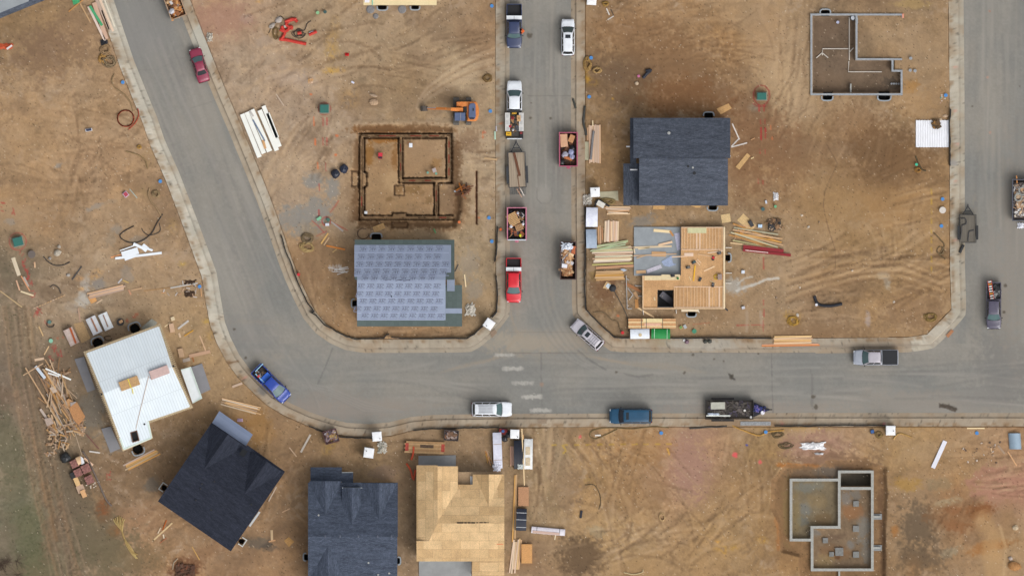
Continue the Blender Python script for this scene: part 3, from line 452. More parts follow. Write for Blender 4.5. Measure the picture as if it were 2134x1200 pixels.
def road_marks():
 p,s,t=RO.patch,RO.stroke,RO.tracks
 for a in [(1100,714,70,26,0,(160,148,131),.7),(1180,700,30,30,0,(150,142,130),.5),(1200,710,60,16,0,(158,146,130),.5),(1040,712,40,16,0,(160,150,134),.5),(640,850,80,26,15,(142,132,122),.6),(760,852,120,20,3,(146,136,126),.6),(1560,850,160,16,0,(152,140,128),.5),(1900,840,160,24,0,(156,146,134),.5),(2090,760,50,60,0,(118,116,112),.6),(2060,820,60,30,0,(130,127,122),.5),(2110,500,30,200,0,(152,142,130),.5),(2060,560,20,90,0,(140,134,126),.4),(1075,560,14,60,0,(146,134,122),.5),(1180,300,16,90,0,(140,132,120),.5),(1080,440,20,90,0,(138,130,120),.4),(1135,380,26,40,0,(132,130,124),.4),(1130,620,40,60,0,(128,127,122),.5),(300,60,50,60,20,(142,138,134),.4),(470,560,40,90,18,(150,146,138),.3),(520,690,50,40,0,(134,131,127),.4),(430,250,30,60,20,(148,142,132),.4),(640,760,60,30,0,(130,130,126),.4),(1690,800,24,40,0,(128,127,122),.5),(1130,405,17,18,0,(150,146,138),.7)]: p(*a,soft=.6)
 for a in [(1135,392,15,12),(1135,418,16,8)]: s([(1119,392),(1119,415),(1128,424),(1144,424),(1151,412),(1150,392)],2,(126,122,116),.45,.5)
 s([(1118,300),(1118,390)],2.5,(158,154,146),.35,.8);s([(1137,300),(1137,390)],2.5,(160,156,148),.35,.8)
 s([(1692,780),(1693,812),(1692,845)],4,(110,108,104),.5,.6);s([(1660,770),(1690,768),(1690,778)],2,(108,106,102),.4)
 s([(1608,735),(1609,810),(1611,860)],2,(106,104,100),.5,.5);s([(1128,735),(1128,790),(1130,845)],1.8,(110,108,104),.55,.5);p(1129,801,5,5,0,(150,128,112),.8)
 s([(693,725),(680,760),(662,800)],2,(106,105,101),.55,.6);s([(1196,735),(1400,736),(1900,735)],1.2,(116,110,102),.4);s([(1062,692),(1200,692)],1.5,(128,120,110),.5);s([(1062,735),(1205,735)],1.5,(112,106,98),.6)
 s([(1045,285),(1190,200)],.1,None)
 s([(1100,200),(1190,200)],1.2,(112,108,102),.5);s([(1060,440),(1190,445)],1.2,(124,120,112),.3);s([(245,150),(330,145),(365,128)],1.4,(124,120,114),.4);s([(400,225),(450,210)],1.4,(122,118,112),.4)
 for k in range(9):
  o=k*6.5
  s([(1100+o,560),(1103+o,600),(1110+o,640),(1126+o,680),(1150+o,716),(1185+o,750),(1250+o,782),(1330+o,800)],3,[(120,118,114),(148,145,138)][k % 2],.22,.9,0,.9)
 s([(1205,730),(1232,752),(1262,770)],3,(98,97,94),.5,.7);s([(1300,778),(1330,785),(1360,780)],3,(104,102,98),.5,.8)
 for k in range(8): s([(600+k*5,790+k*2),(680+k*4,806+k*4),(760,838+k*3),(840,858)],2.5,[(160,155,146),(122,120,116)][k % 2],.25,.9,0,.9)
 t(1380,800,260,40,0,36,190,.1,.2,3,0,3,2,.5,(158,154,146),(118,116,112));t(1900,800,200,40,0,26,160,.15,.2,3,0,3,4,.5,(160,154,146),(114,112,108));t(850,800,120,40,-4,20,150,.3,.2,3,0,3,5,.5,(156,152,144),(120,118,114))
 t(1130,280,50,160,90,30,160,.05,.22,3,0,3,1,.5,(158,152,142),(120,117,112));t(2080,300,50,280,90,30,180,.05,.2,4,0,3,1,.5,(160,154,144),(120,118,114));t(470,430,40,120,-68,26,170,.05,.18,4,0,3,2,.5,(158,153,146),(122,119,115));t(340,120,40,100,-68,18,160,.05,.18,4,0,3,2,.5,(158,152,146),(120,117,114));t(560,690,60,60,-50,18,120,.5,.16,4,0,3,6,.5,(156,152,145),(122,120,115))
 for k in range(60):
  x,y=random.choice([(random.uniform(1062,1190),random.uniform(0,700)),(random.uniform(760,2130),random.choice([random.uniform(738,760),random.uniform(835,860)])),(random.uniform(2014,2130),random.uniform(0,860)),(random.uniform(480,640),random.uniform(640,860))])
  v=y < 690 and x > 1000;p(x,y,random.uniform(5,10) if v else random.uniform(20,60),random.uniform(20,60) if v else random.uniform(4,8),0,(150,137,119),random.uniform(.08,.28),.7,.7)
 for k in range(7): s([(1192,730-k*5),(1215+k*4,742),(1280+k*9,752+k*2),(1400+k*12,758+k*3)],3,(152,140,124),.2,.9,0,.9);s([(1064,640+k*4),(1072+k*3,700),(1050-k*6,742+k*2),(960-k*8,760+k*3)],3,(152,140,124),.18,.9,0,.9)
 for x,y,r in [(1103,75,5.5),(1524,787,4),(1526,783,3),(1444,739,3),(1488,748,2),(1476,727,2),(1508,752,2.5),(1426,777,3),(1696,826,4),(1699,848,5),(1106,246,3),(2092,650,3),(2095,595,4),(512,745,2.5),(488,686,3),(1284,775,3),(1398,733,3),(1345,855,2),(1580,737,2),(1345,708,2),(2125,180,2),(2063,24,2),(2026,222,2),(1148,247,3),(1107,215,2)]: p(x,y,r,r*.8,30,(84,76,66),.75,.4,.5)
 s([(1960,845),(1976,846),(1992,852)],7,(70,62,54),.85,.7);s([(1966,848),(1990,856)],3,(76,66,58),.7,.7);s([(1520,780),(1530,790)],4,(70,67,62),.7,.7)
 for x,y in [(2058,162),(2063,24),(2064,276)]: p(x,y,2.5,2.5,0,(190,140,120),.6)
 for x0,x1,y0,y1,a in [(1032,1071,736,743,.55),(1050,1091,763,773,.55),(1069,1111,793,802,.45),(1088,1127,821,832,.6),(1107,1148,850,859,.55)]:
  for k in range(7):
   xa=x0+(x1-x0)*k/7;s([(xa+1.2,(y0+y1)/2),(xa+(x1-x0)/7-1.2,(y0+y1)/2)],(y1-y0)*.8,(178,174,166),a,.75,0,.35)
CO=Ops()
def concrete(name,pts,w1,w2,tone,seed):
 """a pavement with kerb and gutter along a lot edge;w1/w2 pixels from the lot edge to kerb and road"""
 dense=[]
 for (a,b) in zip(pts[:-1],pts[1:]):
  n=max(1,int(math.hypot(b[0]-a[0],b[1]-a[1])/3));dense+=[(a[0]+(b[0]-a[0])*i/n,a[1]+(b[1]-a[1])*i/n) for i in range(n)]
 dense.append(pts[-1]);q=np.array(dense);m=len(q)
 sg=1
 k=7 if m > 30 else 1;t=np.zeros_like(q)
 for i in range(m): t[i]=q[min(m-1,i+k)]-q[max(0,i-k)]
 t /= np.linalg.norm(t,axis=1)[:,None];nrm=np.stack([-t[:,1],t[:,0]],1)
 mid=q[m//2]+nrm[m//2]*8
 if not in_road(np.array([mid[0]]),np.array([mid[1]]))[0]: nrm=-nrm
 W1=np.array([w1(p) if callable(w1) else w1 for p in q]);W2=np.array([w2(p) if callable(w2) else w2 for p in q])
 prof=[(0,0,-.3),(0,0,.15),(.3,0,.15),(.6,0,.148),(.95,0,.146),(1,0,.135),(1,.16,.035),(1,.5,.022),(1,1,.012),(1,1,-.1)]
 V=[];PX=[]
 for a,b,z in prof:
  pp=q+nrm*(W1*a+(W2-W1)*b)[:,None];PX.append(pp);V.append(np.stack([(pp[:,0]-1067)*S,(600-pp[:,1])*S,np.full(m,z)],1))
 npf=len(prof);V=np.stack(V,1).reshape(-1,3);PX=np.stack(PX,1).reshape(-1,2)
 i=np.arange(m-1)[:,None]*npf+np.arange(npf-1)[None];F=np.stack([i,i+1,i+npf+1,i+npf],-1).reshape(-1,4)
 x,y=PX[:,0],PX[:,1];d=np.repeat(np.concatenate([[0],np.cumsum(np.linalg.norm(np.diff(q,axis=0),axis=1))]),npf);j=np.tile(np.arange(npf),m)
 b=fbm(x/40,y/40,201+seed,4);f=fbm(x/6,y/6,211+seed,3)
 C=np.array([tone(p) if callable(tone) else tone for p in PX],float)
 slab=h2(np.floor(d/24),np.floor(d*0),77+seed)*.05-.025
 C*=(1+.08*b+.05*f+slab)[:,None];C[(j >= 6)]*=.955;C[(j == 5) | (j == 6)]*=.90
 jt=(d % 24) < 2.2;C[jt & (j < 6)]*=.965
 dirt=np.clip(fbm(x/22,y/22,231+seed,4)+.12,0,1);C+=(np.array([146,122,95])-C)*(dirt*.62)[:,None];ed=(j <= 2)*np.clip(fbm(x/9,y/9,241+seed,3)*2+.25,0,1);C+=(np.array([140,114,86])-C)*(ed*.75)[:,None];ck=np.clip(fbm(x/5,y/5,251+seed,2)-.45,0,1)*2;C*=(1-.5*np.clip(ck,0,1))[:,None]
 CO.run(x,y,C,np.zeros(len(x)),f,b)
 me_o=mesh_np(name,V,F,C,MATC,'structure');me_o.data.polygons.foreach_set('use_smooth', [False]*len(me_o.data.polygons));return me_o
# ------------------------------------------------------------------ buildings and foundations
def W2(p): return (wx(p[0]),wy(p[1]))
def pdist(p,a,b):
 dx,dy=b[0]-a[0],b[1]-a[1];return abs((p[0]-a[0])*dy-(p[1]-a[1])*dx)/math.hypot(dx,dy)
def slab(mb,pts,zf,th=.22,mi=0):
 """a sloping sheet: px outline,height function,thickness"""
 n=len(pts);w=[W2(p) for p in pts];z=[zf(p) for p in pts]
 if sum(w[i][0]*w[(i+1) % n][1]-w[(i+1) % n][0]*w[i][1] for i in range(n)) < 0: w=w[::-1];z=z[::-1]
 v=[(x,y,q) for (x,y),q in zip(w,z)]+[(x,y,q-th) for (x,y),q in zip(w,z)]
 mb.add(v,[tuple(range(n)),tuple(range(n,2*n))[::-1]]+[(i,n+i,n+(i+1) % n,(i+1) % n) for i in range(n)],mi)
def half(mb,a,b,side,zr,ze,bot=None,mi=0):
 """one roof slope as a solid wedge: ridge a-b (px),side=vector (px) from the ridge to the eave"""
 c=(a[0]+side[0],a[1]+side[1]);d=(b[0]+side[0],b[1]+side[1]);bot=ze-.22 if bot is None else bot
 A,B,Cc,D=[W2(p) for p in (a,b,c,d)]
 v=[(*A,zr),(*B,zr),(*D,ze),(*Cc,ze),(*A,bot),(*B,bot),(*D,bot),(*Cc,bot)]
 f=[(0,3,2,1),(4,5,6,7),(0,1,5,4),(1,2,6,5),(2,3,7,6),(3,0,4,7)]
 n=(Vector(v[3])-Vector(v[0])).cross(Vector(v[1])-Vector(v[0]))
 if n.z < 0: f=[q[::-1] for q in f]
 mb.add(v,f,mi)
def gable(mb,a,b,w,zr,ze,bot=None,mi=0):
 d=math.hypot(b[0]-a[0],b[1]-a[1]);n=(-(b[1]-a[1])/d*w,(b[0]-a[0])/d*w)
 half(mb,a,b,n,zr,ze,bot,mi);half(mb,a,b,(-n[0],-n[1]),zr,ze,bot,mi)
def wall_run(mb,pts,w,z0,z1,closed=False,mi=0):
 n=len(pts);L,Rr=[],[]
 for i in range(n):
  a=pts[(i-1) % n] if (closed or i) else None;c=pts[(i+1) % n] if (closed or i < n-1) else None;p=pts[i]
  def nr(u,v):
   d=math.hypot(v[0]-u[0],v[1]-u[1]);return (-(v[1]-u[1])/d,(v[0]-u[0])/d)
  if a is None: m=nr(p,c);k=1
  elif c is None: m=nr(a,p);k=1
  else:
   n1,n2=nr(a,p),nr(p,c);m=(n1[0]+n2[0],n1[1]+n2[1]);d=math.hypot(*m);m=(m[0]/d,m[1]/d);k=1/max(.3,m[0]*n1[0]+m[1]*n1[1])
  L.append((p[0]+m[0]*k*w/2,p[1]+m[1]*k*w/2));Rr.append((p[0]-m[0]*k*w/2,p[1]-m[1]*k*w/2))
 v=[]
 for l,r in zip(L,Rr): a,b=W2(l),W2(r);v+=[(*a,z0),(*b,z0),(*b,z1),(*a,z1)]
 f=[]
 for i in range(n if closed else n-1):
  j=(i+1) % n
  for k in range(4): f.append((i*4+k,i*4+(k+1) % 4,j*4+(k+1) % 4,j*4+k))
 if not closed: f+=[(3,2,1,0),((n-1)*4,(n-1)*4+1,(n-1)*4+2,(n-1)*4+3)]
 mb.add(v,f,mi)
def pbox(mb,x0,x1,y0,y1,z0,z1,mi=0): mb.bx(wx(x0),wx(x1),wy(y1),wy(y0),z0,z1,mi)
def body(parent,foot,z1,m,win=True,z0=-.1):
 """walls of a house with windows (> pane) and one door (> handle)"""
 z1*=.64;mb=MB();mb.prism([W2(p) for p in foot],z0,z1);mb.build('wall', m,parent,True)
 n=len(foot);wh=mat((225,226,226),.5,.04);gl=mat((58,70,80),.12,.1,1,spec=.6);dm=mat((150,60,48),.5,.06)
 done=False;ctr=np.mean(np.array([W2(p) for p in foot]),0)
 for i in range(n):
  a=Vector(W2(foot[i]));b=Vector(W2(foot[(i+1) % n]));d=b-a;L=d.length
  if L < 4: continue
  d /= L;nr=Vector((d.y,-d.x))
  if nr.dot((a+b)/2-Vector(ctr)) < 0: nr=-nr
  ang=math.degrees(math.atan2(d.y,d.x));k=max(1,int(L/3.6))
  for q in range(k):
   for zc in (1.6,):
    c=a+d*(L*(q+.5)/k)
    if not done and zc < 2 and L > 7:
     done=True;e=MB();e.box((c.x+nr.x*.03,c.y+nr.y*.03,1.06),(.95,.08,2.1),ang);o=e.build('door', dm,parent,True)
     p=c+nr*.1+d*.36
     h2_=MB();off=Vector(parent.location);h2_.box((p.x-off.x,p.y-off.y,1.0-off.z),(.12,.06,.04),ang);h2_.build('handle', mat((180,178,170),.3,metal=1),o)
     continue
    e=MB();e.box((c.x+nr.x*.02,c.y+nr.y*.02,zc),(1.2,.1,1.4),ang);o=e.build('window', wh,parent,True)
    off=Vector(parent.location);p=c+nr*.075-Vector((off.x,off.y));e=MB();e.box((p.x,p.y,zc-off.z),(1.02,.03,1.22),ang);e.build('pane', gl,o)
def house(label,cx,cy): return thing('house', label,'house', P(cx,cy,0))
def vent(parent,px,py,z,m,w=.3,d=.3,h=.16):
 mb=MB();mb.box((wx(px),wy(py),z+h/2),(w,d,h));mb.build('roof_vent', m,parent,True,bevel=.02)
def buildings():
 conc=mat((168,170,168),.85,.14,3,.15);wrap=mat((205,208,210),.7,.06,1);sid=mat((150,156,160),.7,.08,1)
 white=mat((236,238,242),.5,.04);dark=mat((40,42,46),.7,.1)
 # --- the dark blue-grey house beside the street
 sh1=mat_shingle('blue_grey_shingle', (86,92,104),(68,74,85),patch=.32)
 h=house('finished house with a blue-grey shingle roof and a line of small ridge vents', 1418,338)
 body(h,[(1326,252),(1517,252),(1517,326),(1512,326),(1512,422),(1337,422),(1337,330),(1326,330)],5.3,sid)
 m=MB();half(m,(1320,330),(1522,330),(0,-84),8.0,5.75,5.4);half(m,(1332,330.5),(1517,330.5),(0,98),8.0,5.4,5.2)
 r=m.build('roof', sh1,h,True,uv='slope')
 m=MB();half(m,(1333,341),(1333,428),(-34,0),3.9,3.1,2.9);half(m,(1326,246),(1326,352),(-13,0),3.7,3.3,3.1);m.build('porch_roof', sh1,h,True,uv='slope')
 for i,x in enumerate((1349,1368,1387.5,1408,1423,1441,1461,1481,1501)): vent(h,x,330,7.98,mat((82,90,106),.8),.14,.34,.1)
 for x0,x1,y in ((1320,1332.5,317.5),(1313,1328.5,354)): m=MB();pbox(m,x0,x1,y-1.3,y+1.3,3.5,4.0);m.build('rake_board', white,h,True)
 m=MB();pbox(m,1305,1313,304.5,307,3.2,3.34);m.build('gutter', white,h,True);m=MB();pbox(m,1517,1522.5,324,326.5,5.5,5.78);m.build('rake_board', white,h,True)
 for x,y,s,c in ((1434,347,.35,dark),(1444,349.5,.3,conc),(1447,361,.5,dark),(1394,277.5,.45,conc)):
  z=8.0-.425*abs(y-330)*S+.02;m=MB();m.cyl((wx(x),wy(y),z+.05),s*.45,.24,10);m.build('vent_pipe', c,h,True)
 # --- grey underlay roof with printed lettering
 und=mat((142,153,174),.7,.07,.8,spec=.3);deck=mat_sheet('green_sheathing', (86,98,96),(80,92,90),.6,.6,.01,2,.03,.86,.04)
 h=house('house whose roof is covered in pale blue-grey underlay with rows of printed letters', 850,590)
 body(h,[(744,505),(941,505),(941,575),(922,575),(922,674),(750,674),(750,577),(744,577)],5.2,wrap)
 sl=2.2/(84*S)
 zf=lambda p: 8.0-sl*abs(p[1]-583)*S
 m=MB();slab(m,[(739,499.5),(947,499.5),(947,583),(739,583)],zf);slab(m,[(744,583),(928,583),(928,680),(744,680)],zf)
 r=m.build('roof', deck,h,True,uv='slope')
 m=MB();half(m,(928,594),(928,680),(35,0),3.9,3.1,2.9);pr=m.build('porch_roof', deck,h,True,uv='slope')
 zu=lambda p: zf(p)+.03;zp=lambda p: 3.92-.8*(p[0]-928)/35
 m=MB();slab(m,[(738.5,510.5),(940,510.5),(940,568),(928.5,568),(928.5,583),(744,583),(744,577),(738.5,577)],zu,.03);slab(m,[(744,583),(928.5,583),(928.5,667),(744,667)],zu,.03)
 slab(m,[(928.6,642.5),(962.5,642.5),(962.5,653),(928.6,653)],lambda p: zp(p)+.02,.03)
 slab(m,[(931.5,581),(947.5,581),(947.5,606.5),(931.5,606.5)],lambda p: 5.2,.03);u=m.build('underlay', und,h,True)
 ink=mat((84,88,108),.7,.1);ink2=mat((124,134,163),.7,.08);lap=mat((160,170,196),.7,.04)
 cu=bpy.data.curves.new('abc', 'FONT');cu.body = 'ABC'; cu.size=1;cu.shear=.25;cu.align_x = 'CENTER'; cu.align_y = 'CENTER'; cu.space_character=1.05;cu.resolution_u=2
 to=bpy.data.objects.new('abc', cu);COL.objects.link(to);dg=bpy.context.evaluated_depsgraph_get();tm=bpy.data.meshes.new_from_object(to.evaluated_get(dg));tv=[v.co.copy() for v in tm.vertices];tf=[tuple(p.vertices) for p in tm.polygons]
 bpy.data.objects.remove(to);bpy.data.meshes.remove(tm);bpy.data.curves.remove(cu)
 LM,TM,LP=MB(),MB(),MB()
 rows=[(518.5,757,1),(535,753,1),(550.5,750,1),(566,745,1),(579,761,1),(597,753,0),(613,750,0),(628,757,0),(644,746,0),(658.5,761,0)]
 for ri,(yy,x0,up) in enumerate(rows):
  y=yy;xe=936 if y < 567 else 925
  for k in range(12):
   x=x0+k*19.8+random.uniform(-.5,.5);y=yy+random.uniform(-.35,.35)
   if x > xe-6: break
   sx,sy=14.2*S/1.95,7.6*S/.72;fl=-1 if up else 1
   vs=[]
   for v in tv:
    X_,Y_=wx(x)+v.x*sx*fl,wy(y)+v.y*sy*fl;py=600-Y_/S;vs.append((X_,Y_,zu((0,py))+.012))
   LM.add(vs,tf)
   yb=y-5.3
   for j in range(5):
    xa=x-7+j*2.9;pts=[(xa,yb-.6),(xa+2.3,yb-.6),(xa+2.3,yb+.6),(xa,yb+.6)];q=[(*W2(p),zu(p)+.012) for p in pts];LM.add(q,[(3,2,1,0)])
   t=[(x-9.2,y+5.2),(x-5.8,y-4),(x-4.6,y-4),(x-8.2,y+5.2)] if not up else [(x+5.6,y+5.2),(x+9.2,y-4),(x+10.2,y-4),(x+6.6,y+5.2)]
   TM.add([(*W2(p),zu(p)+.008) for p in t],[(0,1,2,3)])
   t=[(x-8,y+6.6),(x+6,y+6.6),(x+7,y+5.6),(x-8,y+5.6)];TM.add([(*W2(p),zu(p)+.008) for p in t],[(0,1,2,3)])
  if ri not in (4,):
   yl=y+8;t=[(739 if y < 567 else 744.5,yl-.5),(xe,yl-.5),(xe,yl+.5),(739 if y < 567 else 744.5,yl+.5)];LP.add([(*W2(p),zu(p)+.006) for p in t],[(3,2,1,0)])
 off=h.location
 for mb_,nm,mm in ((LM,'printed_lettering', ink),(TM,'printed_border', ink2),(LP,'lap_seam', lap)):
  mb_.v=[(a-off.x,b-off.y,c-off.z) for a,b,c in mb_.v];
  me=mb_.mesh(nm,mm,(0,0,0),0,0,'flat');o=bpy.data.objects.new(nm,me);COL.objects.link(o);o.parent=u
  if nm == 'printed_lettering': o['kind'] = 'stuff'
  if nm != 'printed_lettering': o['kind'] = 'stuff'
 for x0,y0,x1,y1 in ((802,584,815,583),(824,585,838,583.5),(840,585.5,855,584)):
  m=MB();m.tube([P(x0,y0,8.03),P((x0+x1)/2,y0-1.5,8.05),P(x1,y1,8.03)],.05,5);m.build('loose_flap', ink,h,True)
 m=MB();pbox(m,815,817,617,619,zf((0,618)),zf((0,618))+.3);m.build('vent_pipe', dark,h,True)
 # --- white roof at the bend
 rib=mat_sheet('white_roof_panel', (222,231,236),(217,227,233),.36,60,.045,1.5,.02,.86,.03)
 h=house('unfinished house with a bright white ribbed roof and bare rafter tails all round', 288,806)
 A,B,Cc,D,E_,F,Gp,H=(174,733),(334,674),(402,849),(311,881),(319,913),(256,940),(212,821),(362,763)
 zr,sl=7.6,.34;zf=lambda p: zr-sl*pdist(p,Gp,H)*S
 ins=lambda p,k=5.5: (p[0]+(288-p[0])*k/110,p[1]+(806-p[1])*k/120)
 body(h,[(186,741),(328,688),(388,842),(302,872),(308,905),(262,924)],4.6,mat((196,172,134),.8,.15,3))
 frame=mat((198,178,144),.8,.22,5);m=MB();slab(m,[A,B,H,Gp],lambda p: zf(p)-.12,.2);slab(m,[Gp,H,Cc,D,E_,F],lambda p: zf(p)-.12,.2)
 for p0,p1 in ((A,B),(B,Cc),(Cc,D),(F,A)):
  L=math.hypot(p1[0]-p0[0],p1[1]-p0[1]);n=int(L/4.2)
  for k in range(n):
   t=(k+.5)/n;p=(p0[0]+(p1[0]-p0[0])*t,p0[1]+(p1[1]-p0[1])*t);q=(p[0]+(288-p[0])*.035,p[1]+(806-p[1])*.03)
   a=math.degrees(math.atan2(-(p1[1]-p0[1]),p1[0]-p0[0]));m.box((wx(q[0]),wy(q[1]),zf(q)-.06),(.09,.42,.14),a)
 m.build('eave_framing', frame,h,True)
 iA,iB,iC,iD,iE,iF=ins(A,5),ins(B,5),ins(Cc,5),(308,877.5),(315,911.5),(258,935);iG,iH=(215.5,819.5),(358.5,764.4)
 rf=MB();slab(rf,[iA,iB,iH,iG],zf,.1);slab(rf,[iG,iH,iC,iD,iE,iF],zf,.1);r=rf.build('roof', rib,h,True,uv='slope')
 m=MB();mint=mat((208,222,214),.6,.06)
 for a_,b_ in ((iF,iE),(iE,iD),((250,912),iF)):
  m.tube([P(a_[0],a_[1],zf(a_)-.05),P(b_[0],b_[1],zf(b_)-.05)],.14,6)
 m.build('fascia', mint,h,True)
 m=MB();wall_run(m,[(272,901),(285,897),(290,917),(277,921)],2,zf((280,908))-.1,zf((280,908))+.22,True);hb=m.build('roof_hatch', mat((112,84,70),.8),h,True)
 m=MB();slab(m,[(272,901),(285,897),(290,917),(277,921)],lambda p: zf(p)+.03,.02);m.build('hatch_shade_sheet', mat((26,26,28),.9),h,True)  # near-black sheet over the roof, colour stands for the shade inside the hatch
 m=MB();zs=lambda p: 3.3-.15*pdist(p,(377,771),(401,839))*S
 slab(m,[(377,771),(396,766),(419,829),(401,839)],zs,.2);pr=m.build('porch_roof', mat((226,232,234),.6,.05),h,True)
 m=MB();wall_run(m,[(377,771),(397,765.5),(420,829),(401,839)],2.6,3.0,3.3,False);m.build('porch_fascia', mint,h,True)
 for p in ((212,821),(361.5,763),(301,883.5)): m=MB();m.cyl((wx(p[0]),wy(p[1]),zf(p)+.06),.13,.16,10);m.build('vent_pipe', dark,h,True)
 for k,pts in enumerate([[(155,748),(175,743),(199,811),(182,817)],[(211,893),(231,888),(251,934),(230,943)],[(398,765),(421,757),(439,811),(418,821)]]):
  m=MB();m.prism([W2(p) for p in pts],-.1,.2+.02*k)
  m.single('concrete_slab', ['grey concrete pad along the upper left wall of the white-roofed house', 'small grey concrete pad near the lower left corner of the white-roofed house', 'grey concrete stoop beyond the little porch roof on the right of the white-roofed house'][k],'concrete slab', mat((138,138,142),.9,.08,1.5,.1),bevel=.01)
 # --- dark navy house
 sh4=mat_shingle('navy_shingle', (49,53,65),(38,42,53),patch=.3)
 h=house('house with a very dark navy shingle roof turned at an angle to the street', 461,1012)
 R0,R1=(385,962),(537,1066);body(h,[(340,1042),(443,890),(510,934),(582,986),(482,1138)],5.1,sid)
 m=MB();half(m,R0,R1,(-56,82),8.4,5.6,5.3);half(m,R0,R1,(56,-82),8.4,5.6,5.3)
 dv=(-.565,.826);g1=(475,905);g2=(556,961)
 gable(m,g1,(g1[0]+dv[0]*96,g1[1]+dv[1]*96),42,8.1,5.75,5.3);gable(m,g2,(g2[0]+dv[0]*90,g2[1]+dv[1]*90),36,8.0,6.0,5.3)
 m.build('roof', sh4,h,True,uv='slope')
 und4=mat_sheet('porch_underlay', (128,140,164),(122,134,158),30,.9,.02,2,.03,.9,.05)
 m=MB();slab(m,[(457,856),(527,905),(512,929.5),(442,880.5)],lambda p: 3.9-.25*pdist(p,(441,880),(511,929))*S,.2);m.build('porch_roof', und4,h,True,uv='slope')
 m=MB();slab(m,[(515,926.5),(594,982),(585,995),(507,941)],lambda p: 5.72,.2);m.build('lower_roof', sh4,h,True,uv='slope')
 m=MB();slab(m,[(506,934),(516,940),(508,952),(498,946)],lambda p: 7.05,.04);m.build('roof_shade_sheet', mat((30,32,36),.9),h,True)  # no hole here: a near-black sheet stands for the dark of the opening
 for x,y in ((418,1018),(408,1042),(447,1003),(421,1008),(440,1062),(524,1051)): z=8.4-.45*pdist((x,y),R0,R1)*S;m=MB();m.cyl((wx(x),wy(y),z+.1),.12,.3,8);m.build('vent_pipe', dark,h,True)
 # --- navy-grey house with three small gables
 sh5=mat_shingle('slate_blue_shingle', (80,88,104),(62,70,84),patch=.34)
 h=house('slate blue shingle house with three small street gables and a stepped porch roof', 736,1100)
 body(h,[(650,1008),(822,1010),(822,1224),(650,1224)],5.4,sid)
 m=MB();half(m,(642,1118),(829,1118),(0,-113),8.6,5.75,5.4);half(m,(642,1118),(828,1118),(0,116),8.6,5.7,5.4)
 gable(m,(678,1002),(678,1080),33,7.45,5.8,5.3);gable(m,(733,1016),(733,1106),20,8.0,6.9,5.3);gable(m,(790,1006),(790,1094),37,7.7,5.82,5.3);gable(m,(684,1130),(684,1234),42,8.15,6.3,5.3)
 m.build('roof', sh5,h,True,uv='slope')
 m=MB();half(m,(647,1003),(712.5,1003),(0,-30),3.9,3.2,3.0);half(m,(712.5,1016),(736,1016),(0,-32),4.3,3.5,3.3);m.build('porch_roof', sh5,h,True,uv='slope')
 m=MB();pbox(m,712,736,983,985,3.3,3.52);pbox(m,713,755,1015.2,1016.8,6.7,7.0);m.build('rake_board', mat((150,156,160),.6),h,True)
 for x in (678,709,747,787,816): vent(h,x,1117,8.58,mat((92,98,112),.7),.2,.3,.12)
 for x,y in ((664,1073),(678,1160),(678,1178),(682,1040),(768,1172),(811,1194),(788,1197)): z=8.55-.42*abs(y-1118)*S;m=MB();m.cyl((wx(x),wy(y),z+.12),.13,.36,8);m.build('vent_pipe', conc,h,True)
 # --- bare plywood roof
 osb=mat_sheet('roof_osb', (211,180,136),(193,160,116),2.44,1.22,.02,13,.2,.74,.14)
 h=house('house with a bare yellow chipboard roof and a black slot along its ridge', 960,1080)
 body(h,[(874,976),(948,976),(948,1014),(980,1014),(980,992),(1046,992),(1046,1164),(874,1164)],4.7,wrap)
 s6=.42;zN=lambda p: 7.8-s6*abs(p[1]-1089)*S;zW=lambda p: 7.75-.68*abs(p[0]-912)*S
 m=MB();slab(m,[(868,969),(912,969),(912,1089),(894,1126),(868,1126)],zW,.25)
 slab(m,[(912,1089),(1051,1089),(1051,1169),(868,1169),(868,1126.5),(894,1126.5)],zN,.22)
 slab(m,[(912,1089),(1051,1089),(1051,988),(985,988),(985,1009),(955,1009),(912,1060)],zN,.22)
 half(m,(912,971),(912,1088),(42.5,0),7.74,5.93,5.6);gable(m,(1019,988),(1019,1062),32,6.95,5.0,4.85)
 m.build('roof', osb,h,True,uv='slope')
 osb2=mat_sheet('weathered_osb', (178,152,122),(166,140,110),2.44,1.22,.01,13,.18,.86,.08)
 m=MB();slab(m,[(955,983),(1051,982.5),(1051,989.5),(985.5,989.5),(985.5,1008),(955,1008)],lambda p: 4.3,.2);m.build('lower_roof', osb2,h,True,uv='slope')
 m=MB();slab(m,[(984,1169.5),(1051,1169.5),(1051,1199),(984,1199)],lambda p: 3.6-.2*(p[1]-1170)*S,.2);m.build('porch_roof', osb,h,True,uv='slope')
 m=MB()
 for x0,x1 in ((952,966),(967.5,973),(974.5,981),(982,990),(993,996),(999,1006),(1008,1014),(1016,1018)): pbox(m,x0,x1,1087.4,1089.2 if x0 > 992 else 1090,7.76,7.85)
 m.build('ridge_shade_strip', mat((22,22,24),.9),h,True)  # near-black strips on the ridge, coloured as the shade in the open slot
 m=MB();pbox(m,1035,1049,1132.5,1133.6,zN((0,1133)),zN((0,1133))+.03);m.build('chalk_line', mat((222,104,66),.8),h,True)
 red=mat((120,50,58),.7)
 m=MB();m.prism([W2(p) for p in ((872,949),(950,948),(950,976),(872,976))],-.1,.2);m.single('concrete_slab', 'grey concrete porch slab in front of the bare chipboard roof', 'concrete slab', mat((142,143,144),.9,.08,1.5,.1),bevel=.01)
 m=MB();m.prism([W2(p) for p in ((873,1165),(982.5,1165),(982.5,1216),(873,1216))],-.1,.2);m.single('concrete_slab', 'wide grey concrete patio behind the bare chipboard roof at the lower edge', 'concrete slab', mat((150,152,152),.9,.1,1,.1),bevel=.01)
